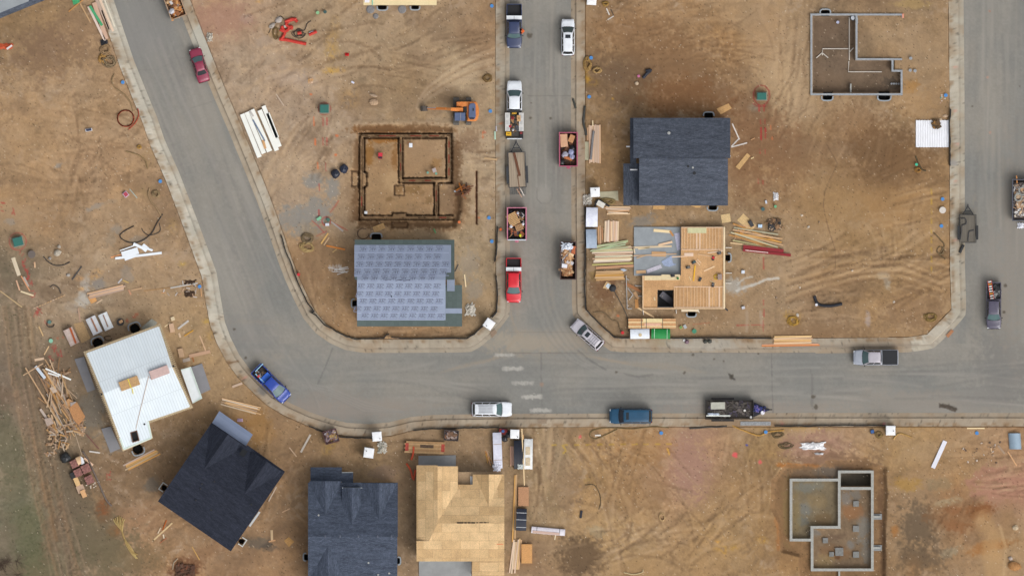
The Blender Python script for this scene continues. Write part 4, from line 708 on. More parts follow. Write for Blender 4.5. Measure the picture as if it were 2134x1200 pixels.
 # --- first floor deck being framed
 gal=mat_sheet('floor_osb', (200,158,112),(188,146,102),1.22,2.44,.01,13,.2,.82,.12)
 h=thing('floor_platform', 'unroofed timber floor deck with wall frames lying on it and a dark stair opening', 'floor platform', P(1425,560,0))
 zd=1.0;m=MB()
 for a in ((1419,1510,473,574),(1339,1510,574,604),(1339,1370,604,643),(1404,1510,604,643),(1370,1404,640.5,643)): pbox(m,a[0],a[1],a[2],a[3],zd-.25,zd)
 slab_uv=m.build('floor_deck', gal,h,True,uv='slope')
 m=MB();pbox(m,1371,1403,605,640,-1.6,-1.5);m.build('basement_floor', mat((84,86,90),.9),h,True)
 m=MB();wall_run(m,[(1341,576),(1341,641),(1508,641),(1508,475),(1421,475),(1421,576)],4,-1.3,zd-.26,True);m.build('foundation_wall', conc,h,True)
 m=MB();m.box((wx(1391),wy(622),-.6),(2.4,.8,.12),-38,tilt=25);m.build('stair_plank', mat((96,96,104),.8),h,True)
 cream=mat((238,216,178),.75,.1,4,stretch=(.3,.3,1));pine=mat((222,188,148),.75,.14,5);pink=mat((226,194,162),.75,.1,5)
 for nm,a in (('rim_plate', (1507.5,1511,473,643.5)),('rim_plate', (1339,1507.4,641.5,644)),('rim_plate', (1338.8,1341.4,574,641.4))):
  m=MB();pbox(m,*a,zd+.004,zd+.14);m.build(nm,cream if a[0] > 1500 else pine,h,True)
 m=MB();pbox(m,1343,1378,574.5,584,zd+.004,zd+.05);pbox(m,1378.2,1417,572,583.5,zd+.004,zd+.06);m.build('pale_sheet', mat((226,206,164),.75,.1,3),h,True)
 wf=thing('wall_frame', 'stud wall frame lying flat on the upper end of the timber deck', 'wall frame', P(1464,497,zd),0,'wall frames lying on the deck')
 def frame_(t,x0,x1,y0,y1,xs,wide=()):
  for y in (y0,y1): m=MB();pbox(m,x0,x1,y-1,y+1,zd+.012,zd+.06);m.build('plate', pink,t,True)
  for x in xs:
   m=MB();w=1.6 if x in wide else .65;pbox(m,x-w,x+w,y0+1.05,y1-1.05,zd+.012,zd+.056);m.build('stud', pink if x in wide else pine,t,True)
 frame_(wf,1420,1507,474,520,[1421,1426,1432,1439,1445,1452,1458.5,1465,1472,1478.5,1485,1491,1498,1505],(1452,1458.5))
 m=MB();pbox(m,1433,1472,474.5,486,zd+.062,zd+.08);m.build('sheathing', mat((206,202,158),.75,.1,3),wf,True)
 m=MB();pbox(m,1420,1433,519.2,520.6,zd+.065,zd+.1);pbox(m,1448,1457,520,522,zd+.065,zd+.1);m.build('nailer', pink,wf,True)
 wf=thing('wall_frame', 'stud wall frame lying flat on the lower end of the timber deck beside the stair opening', 'wall frame', P(1458,620,zd),0,'wall frames lying on the deck')
 frame_(wf,1405,1508,597.5,640.5,[1406,1410,1417,1425,1432.5,1440,1447,1452.5,1460,1466,1472.5,1478,1485,1492,1499,1506],(1478,1499))
 gs_=MB();gs_.prism([W2(p) for p in ((1321,473),(1418.6,473),(1418.6,573.6),(1321,574.5))],-.1,.3)
 gs_.single('garage_slab', 'grey concrete garage floor with boards lying across it beside the timber deck', 'concrete slab', mat((150,156,160),.85,.12,.8,.1),bevel=.01)
 # --- edge of the house above the frame,and the roof corner at the top left
 h=house('edge of a house with pale yellow sheathing at the top of the picture', 834,-30)
 m=MB();m.prism([W2(p) for p in ((764,-80),(904,-80),(904,4),(764,4))],-.1,2.6);m.build('wall', wrap,h,True)
 m=MB();slab(m,[(757.5,-90),(910,-90),(910,11.5),(757.5,11.5)],lambda p: 5.2-.3*(p[1]+90)*S*.2,.2);m.build('roof', mat_sheet('pale_osb', (230,212,170),(226,206,160),2.44,1.22,.01,13,.06,.9,.05),h,True,uv='slope')
 m=MB();pbox(m,775,777.5,-10,11,4.94,4.97);m.build('edge_tape', mat((150,208,180),.7),h,True)
 m=MB();pbox(m,760,770,-4,6,4.94,4.96);m.build('sheet_label', mat((236,234,240),.6,.03),h,True)
 h=house('corner of a blue-grey shingle roof at the top left of the picture', -40,-40)
 m=MB();half(m,(-170,42),(94,-65),(23,56.5),8.0,6.0,5.6);m.build('roof', sh1,h,True,uv='slope');m=MB();m.prism([W2(p) for p in ((-164,50),(-150,88),(60,3),(60,-46))],-.1,5.5);m.build('wall', sid,h,True)
 hs=[o for o in COL.objects if o.name.split('.')[0] == 'house']
 for i,zz,pts in ((0,2.9,((1301,347),(1301,425))),(1,2.9,((960,597),(960,677))),(2,3.0,((394,770),(416,828))),(3,2.6,((460,861),(523,905))),(4,3.0,((650,976),(709,976))),(5,3.2,((986,1196),(1048,1196)))):
  for q in pts: m=MB();m.box((wx(q[0]),wy(q[1]),zz/2),(.18,.18,zz));m.build('porch_post', white,hs[i],True)
 for h in hs:
  for o in h.children_recursive:
   if o.name.split('.')[0] not in ('wall', 'window', 'pane', 'door', 'handle'): o.data.transform(Matrix.Diagonal((1,1,.64,1)))
def foundations():
 grey=mat((160,164,168),.85,.16,4,.2);lite=mat((172,172,166),.85,.16,4,.2);pvc=mat((204,198,188),.4,.04)
 h=thing('concrete_foundation', 'open grey concrete foundation walls with white drain pipes on the basement floor', 'foundation', P(1785,115,-1.0))
 m=MB();wall_run(m,[(1691,31),(1785,31),(1785,124),(1860,124),(1860,148),(1879,148),(1879,197),(1691,197)],4.2,-1.6,.35,True);m.build('foundation_wall', grey,h,True)
 m=MB();wall_run(m,[(1787.2,31),(1881,31),(1881,38)],4,-.4,.3);m.build('garage_wall', grey,h,True)
 m=MB();wall_run(m,[(1862.2,124),(1880,124)],3.6,-.4,.3);wall_run(m,[(1786.5,38),(1786.5,50)],3,-.4,.36);m.build('wall_return', grey,h,True)
 m=MB();pbox(m,1880,1884,29,38,.28,.34);m.build('orange_tape', mat((224,150,124),.7),h,True)
 m=MB();wall_run(m,[(1773,175),(1773,194.8)],3.2,-1.55,-.2);m.build('stub_wall', lite,h,True)
 t=thing('drain_pipe', 'white plastic drain pipes laid out on the basement floor of the grey foundation', 'drain pipe', P(1771,100,-1.4))
 for i,pts in enumerate([[(1770,34),(1770,126)],[(1768,102),(1714,102),(1714,116)],[(1714,110),(1701,121)],[(1714,111),(1726,121)],[(1769,128),(1768,150),(1838,150)],[(1771,108),(1779,100)]]):
  m=MB();m.tube([P(x,y,-.93) for x,y in pts],.07,6);m.build('pipe', pvc,t,True)
 m=MB();m.cyl((wx(1777.5),wy(38),-.5),.36,1.1,14);b=m.single('sump_barrel', 'dark round barrel with a pale lid standing in the basement corner', 'barrel', mat((60,66,76),.6),smooth=40)
 m=MB();m.cyl((0,0,1.12),.26,.06,14);m.build('lid', mat((190,194,200),.5),b)
 for k in range(4): m=MB();m.cyl((wx(1858+k*5),wy(175),-.9),.14,.4,8);m.single('post_base', 'small grey post base standing in a short row in the basement', 'post base', grey,'row of post bases in the basement')
 m=MB();m.cyl((wx(1746),wy(47),-.85),.2,.35,10);m.single('bucket', 'small white and blue bucket on the basement floor of the grey foundation', 'bucket', mat((214,218,230),.5,.3,9,rgb2=(60,70,140)))
 for x,y in ((1898,122),(1897,147),(1907,148)): m=MB();m.cyl((wx(x),wy(y),.2),.22,.4,8);m.single('pier', 'short concrete pier beside the porch end of the grey foundation', 'concrete pier', grey,'porch piers')
 h=thing('concrete_foundation', 'concrete foundation walls in a brown dig with square pads inside, lower right', 'foundation', P(1735,1090,-.7))
 m=MB();wall_run(m,[(1648.5,999.5),(1749,999.5),(1749,1098),(1692,1098),(1692,1124.5),(1648.5,1124.5)],5.6,-.8,.12,True);m.build('garage_wall', lite,h,True)
 m=MB();wall_run(m,[(1749.2,982.5),(1818,982.5),(1818,1186.5),(1692.5,1186.5),(1692.5,1101)],5.6,-.8,.13);wall_run(m,[(1749.2,979.8),(1749.2,996.6)],5.6,-.8,.128);m.build('foundation_wall', lite,h,True)
 m=MB();wall_run(m,[(1752.2,1017),(1815,1017)],6,-1.5,.11);m.build('cross_wall', lite,h,True)
 for x,y,s,z in ((1784,1049,6,.5),(1784,1101,6.5,.5),(1720,1125.5,5.5,.5),(1749,1149,8.5,.6),(1733,1154,5,.5),(1784,1155,6.5,.5)):
  m=MB();pbox(m,x-s,x+s,y-s,y+s,-.85,-.85+z*.7);m.build('footing_pad', mat((134,134,131),.9,.2,3),h,True,bevel=.02)
 for y in (1076,1141):
  m=MB();pbox(m,1820.8,1838,y-6,y+6,-.55,-.3);o=m.build('footing_pad', mat((142,144,144),.85,.12,4),h,True);m=MB();wall_run(m,[(1820.8,y),(1835,y)],4,-.3,.06);m.build('wall_return', lite,h,True)
 m=MB();wall_run(m,[(1749,1189.4),(1749,1215)],3.6,-.6,.05);m.build('wall_return', lite,h,True)
 f=thing('footing_formwork', 'timber form boards and red steel bars in the brown footing trench', 'formwork', P(840,370,-.5));wood=mat((112,86,62),.85,.2,6);bar=mat((158,74,54),.8,.2,5);br=mat((140,112,82),.9,.2,6)
 for a in ([(751.6,290),(751.6,456)],[(756.4,291),(756.4,446)],[(754,281.2),(938,281.2)],[(762,285.8),(928,285.8)],[(833.2,292),(833.2,376)],[(836.8,292),(836.8,370)],[(938.8,284),(938.8,379)],[(932.4,290),(932.4,370)],[(842,374),(930,373)],[(836,378.8),(904,378.8)],[(907.2,384),(907.2,447)],[(910.8,386),(910.8,447)],[(762,451.2),(942,451.2)],[(754,455.8),(942,455.8)]):
  m=MB();wall_run(m,a,.8,-.6,-.2);m.build('form_board', br,f,True)
 for a in ([(790,283.5),(825,283.5)],[(855,283.5),(878,283.5)],[(895,283.5),(915,283.5)],[(835,300),(835,316)],[(835,340),(835,356)],[(935.5,294),(935.5,308)],[(935.5,322),(935.5,340)],[(935.5,350),(935.5,366)],[(852,376.4),(866,376.4)],[(885,376.6),(898,376.6)],[(909,396),(909,420)],[(753.8,410),(753.8,430)],[(915,453.4),(930,453.4)]):
  m=MB();wall_run(m,a,2.0,-.5,-.33);m.build('steel_bar', bar,f,True)
def wells():
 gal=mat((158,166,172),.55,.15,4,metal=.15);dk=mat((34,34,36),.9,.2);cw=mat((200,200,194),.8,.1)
 where=['on the upper wall of the blue-grey shingle house', 'under the lower eave of the blue-grey shingle house', 'on the upper wall of the house with lettered underlay', 'on the left wall of the house with lettered underlay', 'left of the two on the upper wall of the white-roofed house', 'right of the two on the upper wall of the white-roofed house', 'at the lower end of the white-roofed house', 'on the left side of the dark navy roof', 'at the lower right corner of the dark navy roof', 'on the left wall of the slate blue house', 'on the right wall of the slate blue house', 'on the right wall of the timber deck', 'on the lower wall of the timber deck', 'left of the two below the pale yellow roof edge', 'right of the two below the pale yellow roof edge', 'on the upper wall of the open grey foundation', 'on the lower wall of the open grey foundation, towards the left', 'at the lower right corner of the open grey foundation']
 for (x,y,d,r,kd),w in zip(WELLS,where):
  a=R(d);rp=r*S;c=P(x,y,0);m=MB()
  if kd == 'c':
   ux,uy=math.cos(a),math.sin(a);pts=[(x-uy*8,y-ux*8),(x-uy*8+ux*14,y-ux*8-uy*14),(x+uy*8+ux*14,y+ux*8-uy*14),(x+uy*8,y+ux*8)]
   wall_run(m,[(x-8*math.sin(a)-ux*3,y-8*math.cos(a)+uy*3),(x-8*math.sin(a)+ux*8,y-8*math.cos(a)-uy*8),(x+8*math.sin(a)+ux*8,y+8*math.cos(a)-uy*8),(x+8*math.sin(a)-ux*3,y+8*math.cos(a)+uy*3)],2.2,-1.2,.3)
   o=m.single('window_well', 'square concrete window well '+w,'window well', cw)
  else:
   p2=[]
   for t in range(13):
    b=-math.pi/2*1.0+math.pi*t/12;fx=math.copysign(abs(math.cos(b))**.6,math.cos(b));fy=math.copysign(abs(math.sin(b))**.6,math.sin(b))
    lx,ly=fx*r*(.75 if kd != 'r' else 1),fy*r;p2.append((x+lx*math.cos(a)-ly*math.sin(a),y-lx*math.sin(a)-ly*math.cos(a)))
   wall_run(m,p2,2.6,-1.2,.3);o=m.single('window_well', 'rounded metal window well '+w,'window well', gal,smooth=40)
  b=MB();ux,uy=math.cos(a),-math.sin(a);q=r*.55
  off=o.location;b.cyl((wx(x+ux*q*.4)-off[0],wy(y+uy*q*.4)-off[1],-1.0-off[2]),r*S*.7,.06,12);b.build('shaded_gravel_bottom', dk,o)  # gravel disc coloured near-black for the shade down in the well
# ------------------------------------------------------------------ vehicles
GLASS=lambda: mat((84,108,110),.08,.06,.6,spec=.7,name='car_glass')
DGLASS=lambda: mat((28,32,37),.16,.06,.6,spec=.4,name='dark_glass')
BLK=lambda: mat((34,35,38),.6,.1,3)
def wheel(t,x,y,r=.37,w=.24):
 m=MB();m.cyl((x,y,r),r,w,20,axis='Y');o=m.build('wheel', mat((30,30,31),.9,.1),t,smooth=35)
 m=MB();s=1 if y > 0 else -1;m.cyl((x,y+s*(w/2+.008),r),r*.62,.03,14,axis='Y');m.build('rim', mat((170,172,176),.35,.08,metal=.7),o,smooth=35)
def shell(L,st,zb=.34):
 rings=[]
 for x,hw,zt in st:
  pr=[(-hw*.93,zb),(-hw,zb+.16),(-hw,zt-.24),(-hw*.97,zt-.09),(-hw*.86,zt-.01),(-hw*.45,zt+.03)]
  rings.append([(x,y,z) for y,z in pr]+[(x,0,zt+.04)]+[(x,-y,z) for y,z in pr[::-1]])
 m=MB();m.loft(rings);return m
def car(kind,label,cat,cx,cy,head,Lp,Wp,col,name=None,bedcol=(34,34,36),**k):
 L,W=Lp*S,Wp*S;h=L/2;w=W/2
 t=thing(name or {'pickup': 'pickup_truck', 'suv': 'parked_suv', 'sedan': 'parked_car'}[kind],label,cat,P(cx,cy,.02),head,k.get('group'))
 bp=paint(col,.5);gl=GLASS();dg=DGLASS();blk=BLK();z0={'pickup': 1.12,'suv': 1.02,'sedan': .92}[kind];zroof={'pickup': 1.86,'suv': 1.8,'sedan': 1.44}[kind]
 f=k.get('f', {'pickup': (.20,.33,.60,.63),'suv': (.22,.37,.90,.97),'sedan': (.25,.41,.70,.84)}[kind])   # windshield base,roof front,roof rear,rear glass base
 X=lambda q: h-q*L
 end=k.get('bed', .645) if kind == 'pickup' else 1.0
 st=[(X(0),w*.72,z0-.36),(X(.012),w*.82,z0-.22),(X(.035),w*.90,z0-.12),(X(.075),w*.955,z0-.07),(X(.14),w*.985,z0-.03),(X(f[0]-.01),w,z0+.01)]
 st+=[(X(f[0]+.12),w,z0+.02),(X((f[0]+min(end,.95))/2+.1),w,z0+.02)]
 if kind == 'pickup': st+=[(X(end-.01),w,z0+.02),(X(end),w*.99,z0)]
 else: st+=[(X(.90),w*.985,z0+.0),(X(.955),w*.955,z0-.05),(X(.985),w*.90,z0-.13),(X(1.0),w*.80,z0-.3)]
 st=sorted(st,key=lambda q: -q[0])
 shell(L,st).build('body', bp,t,smooth=38)
 m=MB();rows=[]
 for q,hw,dz in ((.055,.74,-.075),(.10,.80,-.045),(.16,.82,-.018),(f[0]-.012,.83,.012)):
  rows.append([(X(q)-.10*(tt*tt)*(1 if q < .07 else .35),tt*w*hw,z0+dz+.055-.04*tt*tt) for tt in (-1,-.6,-.2,.2,.6,1)])
 m.loft(rows,False,0,False);m.build('bonnet', bp,t,smooth=60)
 hb,hr=w*.93,w*k.get('rw', .68);zb,zr=z0+.01,zroof
 tt=(-1,-.6,-.2,.2,.6,1)
 fb=[Vector((X(f[0])-.20*q*q,q*hb,zb)) for q in tt];ft=[Vector((X(f[1])-.07*q*q,q*hr,zr)) for q in tt]
 rb=[Vector((X(f[3])+.06*q*q,q*hb*.97,zb)) for q in tt];rt=[Vector((X(f[2])+.03*q*q,q*hr*.98,zr-.02)) for q in tt]
 bot=fb+rb[::-1];top=ft+rt[::-1];c=sum(top,Vector())/len(top)
 t2=[c+(p-c)*.9+Vector((0,0,.035)) for p in top];t3=[c+(p-c)*.5+Vector((0,0,.055)) for p in top]
 m=MB();m.loft([bot,top,t2,t3]);rf=m.build('cabin', paint(k.get('roofcol', col),.5),t,smooth=38)
 def pane(name,B,T,u0,u1,v0,v1,off,mt):
  rows=[]
  n=len(B)
  def at(A,u):
   q=u*(n-1);i=min(n-2,int(q));return A[i].lerp(A[i+1],q-i)
  us=[u0+(u1-u0)*i/5 for i in range(6)]
  for v in (v0,v1): rows.append([at(B,u).lerp(at(T,u),v)+off for u in us])
  m=MB();m.loft(rows,False,0,False);lo=[[p-off*.8 for p in r] for r in rows]
  m2=MB();m2.loft([lo[0],rows[0],rows[1],lo[1]],False,0,False);return m2.build(name,mt,t,smooth=60)
 pane('windscreen', fb,ft,.03,.97,.02,.95,Vector((.018,0,.02)),k.get('ws', gl))
 m=MB();m.loft([[p+Vector((.075,0,.022)) for p in fb[0:6]],[p+Vector((.0,0,.05)) for p in fb]],False,0,False);m.build('wiper_cowl', blk,t,smooth=60)
 pane('rear_window', rb,rt,.06,.94,.10,.92,Vector((-.018,0,.012)),dg)
 for s,i in ((1,-1),(-1,0)):
  for u0,u1 in (((.10,.50),(.55,.95)) if kind != 'suv' else ((.08,.34),(.38,.64),(.68,.95))):
   B=[fb[i].lerp(rb[i],q/5) for q in range(6)];T=[ft[i].lerp(rt[i],q/5) for q in range(6)]
   pane('side_window', B,T,u0,u1,.08,.90,Vector((0,.016*s,.006)),dg)
  m=MB();m.box((X(f[0]+.055),s*(w+.11),z0+.12),(.12,.2,.16));m.build('mirror', k.get('mir', blk),t,bevel=.03)
  m=MB();m.box((X(.028),s*w*.72,z0-.22),(.14,w*.32,.14),rot=-s*16);m.build('headlight', mat((214,220,224),.15,.05),t,bevel=.03)
  m=MB();m.box((X(.994),s*w*.80,z0-.2),(.06,.16,.22));m.build('tail_light', mat((150,24,28),.25,.05),t)
  for q in (.17,.80 if kind != 'sedan' else .81): wheel(t,X(q),s*(w-.10),.38 if kind != 'sedan' else .33)
 m=MB();m.loft([[(X(.006)+.03-.09*q*q,q*w*.86,z) for q in tt] for z in (.42,.6)],False,0,False);m.build('front_bumper', mat((196,200,206),.3,.05) if k.get('chrome') else blk,t,smooth=60)
 m=MB();m.box((X(.008),0,z0-.3),(.06,w*1.0,.18));m.build('grille', blk,t)
 m=MB();m.box((X(.995)-.03,0,.52),(.1,W*.86,.18));m.build('rear_bumper', mat((176,178,182),.35,.06) if kind == 'pickup' else blk,t,bevel=.02)
 if kind == 'pickup':
  xb,xe=X(end)-.02,X(.985);zf,zt=.78,1.18;bc=mat(bedcol,.75,.12,4)
  m=MB();m.bx(xe,xb,-w+.09,w-.09,.5,zf);m.build('bed_floor', bc,t)
  for s in (-1,1):
   m=MB();m.bx(xe,xb,min(s*(w-.10),s*(w-.005)),max(s*(w-.10),s*(w-.005)),.42,zt);m.build('bed_side', bp,t,bevel=.025)
  m=MB();m.bx(X(1.0),xe-.005,-w+.02,w-.02,.5,zt-.01);m.build('tailgate', bp,t,bevel=.025)
  m=MB();m.bx(xb-.07,xb-.005,-w+.11,w-.11,zf,zt-.01);m.build('bed_front', bp,t)
  if k.get('box'):
   m=MB();m.bx(xb-.58,xb-.08,-w+.0,w-.0,zt+.006,zt+.14);m.bx(xb-.56,xb-.1,-w+.12,w-.12,zf+.2,zt+.0);o=m.build('tool_box', mat((232,236,240),.35,.04),t,bevel=.02)
   m=MB();m.box((xb-.33,0,zt+.15),(.5,.03,.02));m.build('lid_seam', blk,o)
  if k.get('cover'):
   m=MB();m.bx(xe-.02,xb-.02,-w+.06,w-.06,zt+.005,zt+.04);m.build('bed_cover', mat((36,38,42),.6,.08,3),t,bevel=.02)
 if k.get('sun'):
  a,b=k['sun'];m=MB();m.bx(X(b),X(a),-hr*.58,hr*.58,zr+.03,zr+.068);m.build('sunroof', mat((30,38,46),.08,.05,spec=.7),t,bevel=.015)
 if k.get('rack'):
  a,b,n=k['rack'];rc=mat(k.get('rackcol', (120,124,130)),.4,.05)
  for s in (-1,1): m=MB();m.bx(X(b),X(a),s*hr*.72-.025,s*hr*.72+.025,zr+.07,zr+.12);m.build('roof_rail', rc,t)
  for i in range(n):
   q=a+(b-a)*(i+.5)/n;m=MB()
   if k.get('along'): m.bx(X(b)+.1,X(a)-.1,hr*(-.5+i/(n-1))*1.0-.02,hr*(-.5+i/(n-1))+.02,zr+.06,zr+.1)
   else: m.bx(X(q)-.02,X(q)+.02,-hr*.70,hr*.70,zr+.08,zr+.11)
   m.build('roof_bar', rc,t)
 return t
WOOD=[(214,176,130),(200,158,112),(224,192,152),(186,146,104),(206,168,134)]
def rubbish(label,name,px,py,hx,hy,z0,z1,n,cols,rot=0,seed=1,long=.5,cat='rubbish'):
 """a heap nobody could count: loose sheets,sticks and scraps piled in a bin"""
 r=random.Random(seed);m=MB();ms=[mat(c,.8,.15,4) for c in cols]
 ca,sa=math.cos(R(rot)),math.sin(R(rot))
 m.box((wx(px),wy(py),z0+(z1-z0)*.25),(hx*2*S,hy*2*S,(z1-z0)*.5),rot,len(cols)-1)
 for i in range(n):
  u,v=r.uniform(-1,1)*.86,r.uniform(-1,1)*.86;x=wx(px)+(u*hx*ca-v*hy*sa)*S;y=wy(py)+(u*hx*sa+v*hy*ca)*S
  z=z0+(z1-z0)*(.45+.5*r.random()*(1-.5*(u*u+v*v)/2))
  lg=r.random() < long;d=(r.uniform(.3,1.2),r.uniform(.06,.16),r.uniform(.03,.08)) if lg else (r.uniform(.2,.7),r.uniform(.2,.5),r.uniform(.02,.12))
  m.box((x,y,z),d,r.uniform(0,180),r.randrange(len(cols)),r.uniform(-14,14),r.uniform(-14,14))
 o=m.single(name,label,cat,ms);o['kind'] = 'stuff'; return o
def skip(label,cx,cy,head,Lp,Wp,H,col,rim,name='rubbish_skip', z=.35,inner=None,towbar=False,wheels=True,plank=None):
 L,W=Lp*S,Wp*S;t=thing(name,label,'rubbish skip', P(cx,cy,.02),head,'open rubbish skips');c=mat(col,.6,.16,4);rc=mat(rim,.5,.12,5);ic=mat(inner or tuple(v*.6 for v in col),.8,.2,4)
 m=MB();m.bx(-L/2,L/2,-W/2,W/2,z,z+.12);m.build('floor', ic,t)
 for s in (-1,1):
  m=MB();y=s*(W/2-.035);m.bx(-L/2,L/2,y-.035,y+.035,z+.12,H);m.build('side_wall', c,t)
  m=MB();m.bx(-L/2-.03,L/2+.03,y-.07,y+.07,H,H+.08);m.build('top_rail', rc,t)
  m=MB();x=s*(L/2-.035);m.bx(x-.035,x+.035,-W/2+.07,W/2-.07,z+.12,H-.01);m.build('end_wall', c,t)
  m=MB();m.bx(x-.06,x+.06,-W/2+.11,W/2-.11,H-.005,H+.07);m.build('end_rail', rc,t)
  for i in range(5):
   m=MB();xx=-L/2+L*(i+.5)/5;m.bx(xx-.04,xx+.04,s*W/2-.0+(0 if s > 0 else -.07),s*W/2+(.07 if s > 0 else 0),z,H-.01);m.build('rib', c,t)
  if wheels:
   for i in (-.3,.3):
    m=MB();m.cyl((i*L,s*(W/2-.25),.18),.18,.14,12,axis='Y');m.build('roller', BLK(),t,smooth=40)
 if towbar: m=MB();m.box((-L/2-.12,0,z+.3),(.3,.5,.14));m.box((-L/2-.22,0,z+.3),(.2,.16,.2));m.build('hook', rc,t,bevel=.03)
 return t
def trailer(label,cx,cy,head,Lp,Wp,deckcol,railcol,tongue=1.6,side=.25,ramp=True,name='utility_trailer', z=.62):
 L,W=Lp*S,Wp*S;t=thing(name,label,'trailer', P(cx,cy,.02),head);fr=mat(railcol,.6,.1,4);dk=mat(deckcol,.85,.18,2.5,stretch=(.15,3,1))
 n=7
 for i in range(n):
  m=MB();y=-W/2+.08+(W-.16)*(i+.5)/n;m.bx(-L/2+.05,L/2-.05,y-(W-.16)/n/2+.006,y+(W-.16)/n/2-.006,z,z+.05);m.build('deck_board', dk,t)
 m=MB();m.bx(-L/2+.05,L/2-.05,-W/2+.1,W/2-.1,z-.12,z-.004);m.build('chassis', fr,t)
 for s in (-1,1):
  m=MB();m.bx(-L/2,L/2,s*W/2-.04,s*W/2+.04,z-.1,z+side);m.build('side_rail', fr,t)
  m=MB();m.bx(min(s*L/2,s*(L/2-.07)),max(s*L/2,s*(L/2-.07)),-W/2+.045,W/2-.045,z-.1,z+(side if s > 0 else .09));m.build('end_rail', fr,t)
  m=MB();m.bx(-L*.36,L*.08,s*(W/2+.17)-.12,s*(W/2+.17)+.12,.80,.85);m.bx(-L*.36-.1,-L*.36,s*(W/2+.17)-.12,s*(W/2+.17)+.12,.55,.83);m.bx(L*.08,L*.08+.1,s*(W/2+.17)-.12,s*(W/2+.17)+.12,.55,.83);m.build('mudguard', fr,t)
  for x in (-L*.25,-L*.03): wheel(t,x,s*(W/2+.17),.36,.2)
 m=MB()
 for s in (-1,1): m.tube([(L/2,s*W*.32,z-.05),(L/2+tongue,0,z-.05)],.06,6)
 m.tube([(L/2+tongue*.4,-W*.17,z-.05),(L/2+tongue*.4,W*.17,z-.05)],.05,6);m.tube([(L/2+tongue,0,z-.05),(L/2+tongue+.25,0,z-.03)],.07,6)
 m.build('drawbar', fr,t);m=MB();m.cyl((L/2+tongue*.72,0,.42),.045,.8,8);m.build('jockey_stand', fr,t)
 if ramp:
  m=MB();x0=-L/2-.85
  for i in range(8): y=-W/2+.1+(W-.2)*i/7;m.tube([(-L/2-.06,y,z-.02),(x0,y,.12)],.02,4)
  for i in range(5): q=i/4;xx=-L/2-.08+(x0+L/2+.08)*q;zz=z-.02+(.12-z+.02)*q;m.tube([(xx,-W/2+.08,zz),(xx,W/2-.08,zz)],.022,4)
  m.build('ramp', mat((88,94,98),.5,.1),t)
 return t
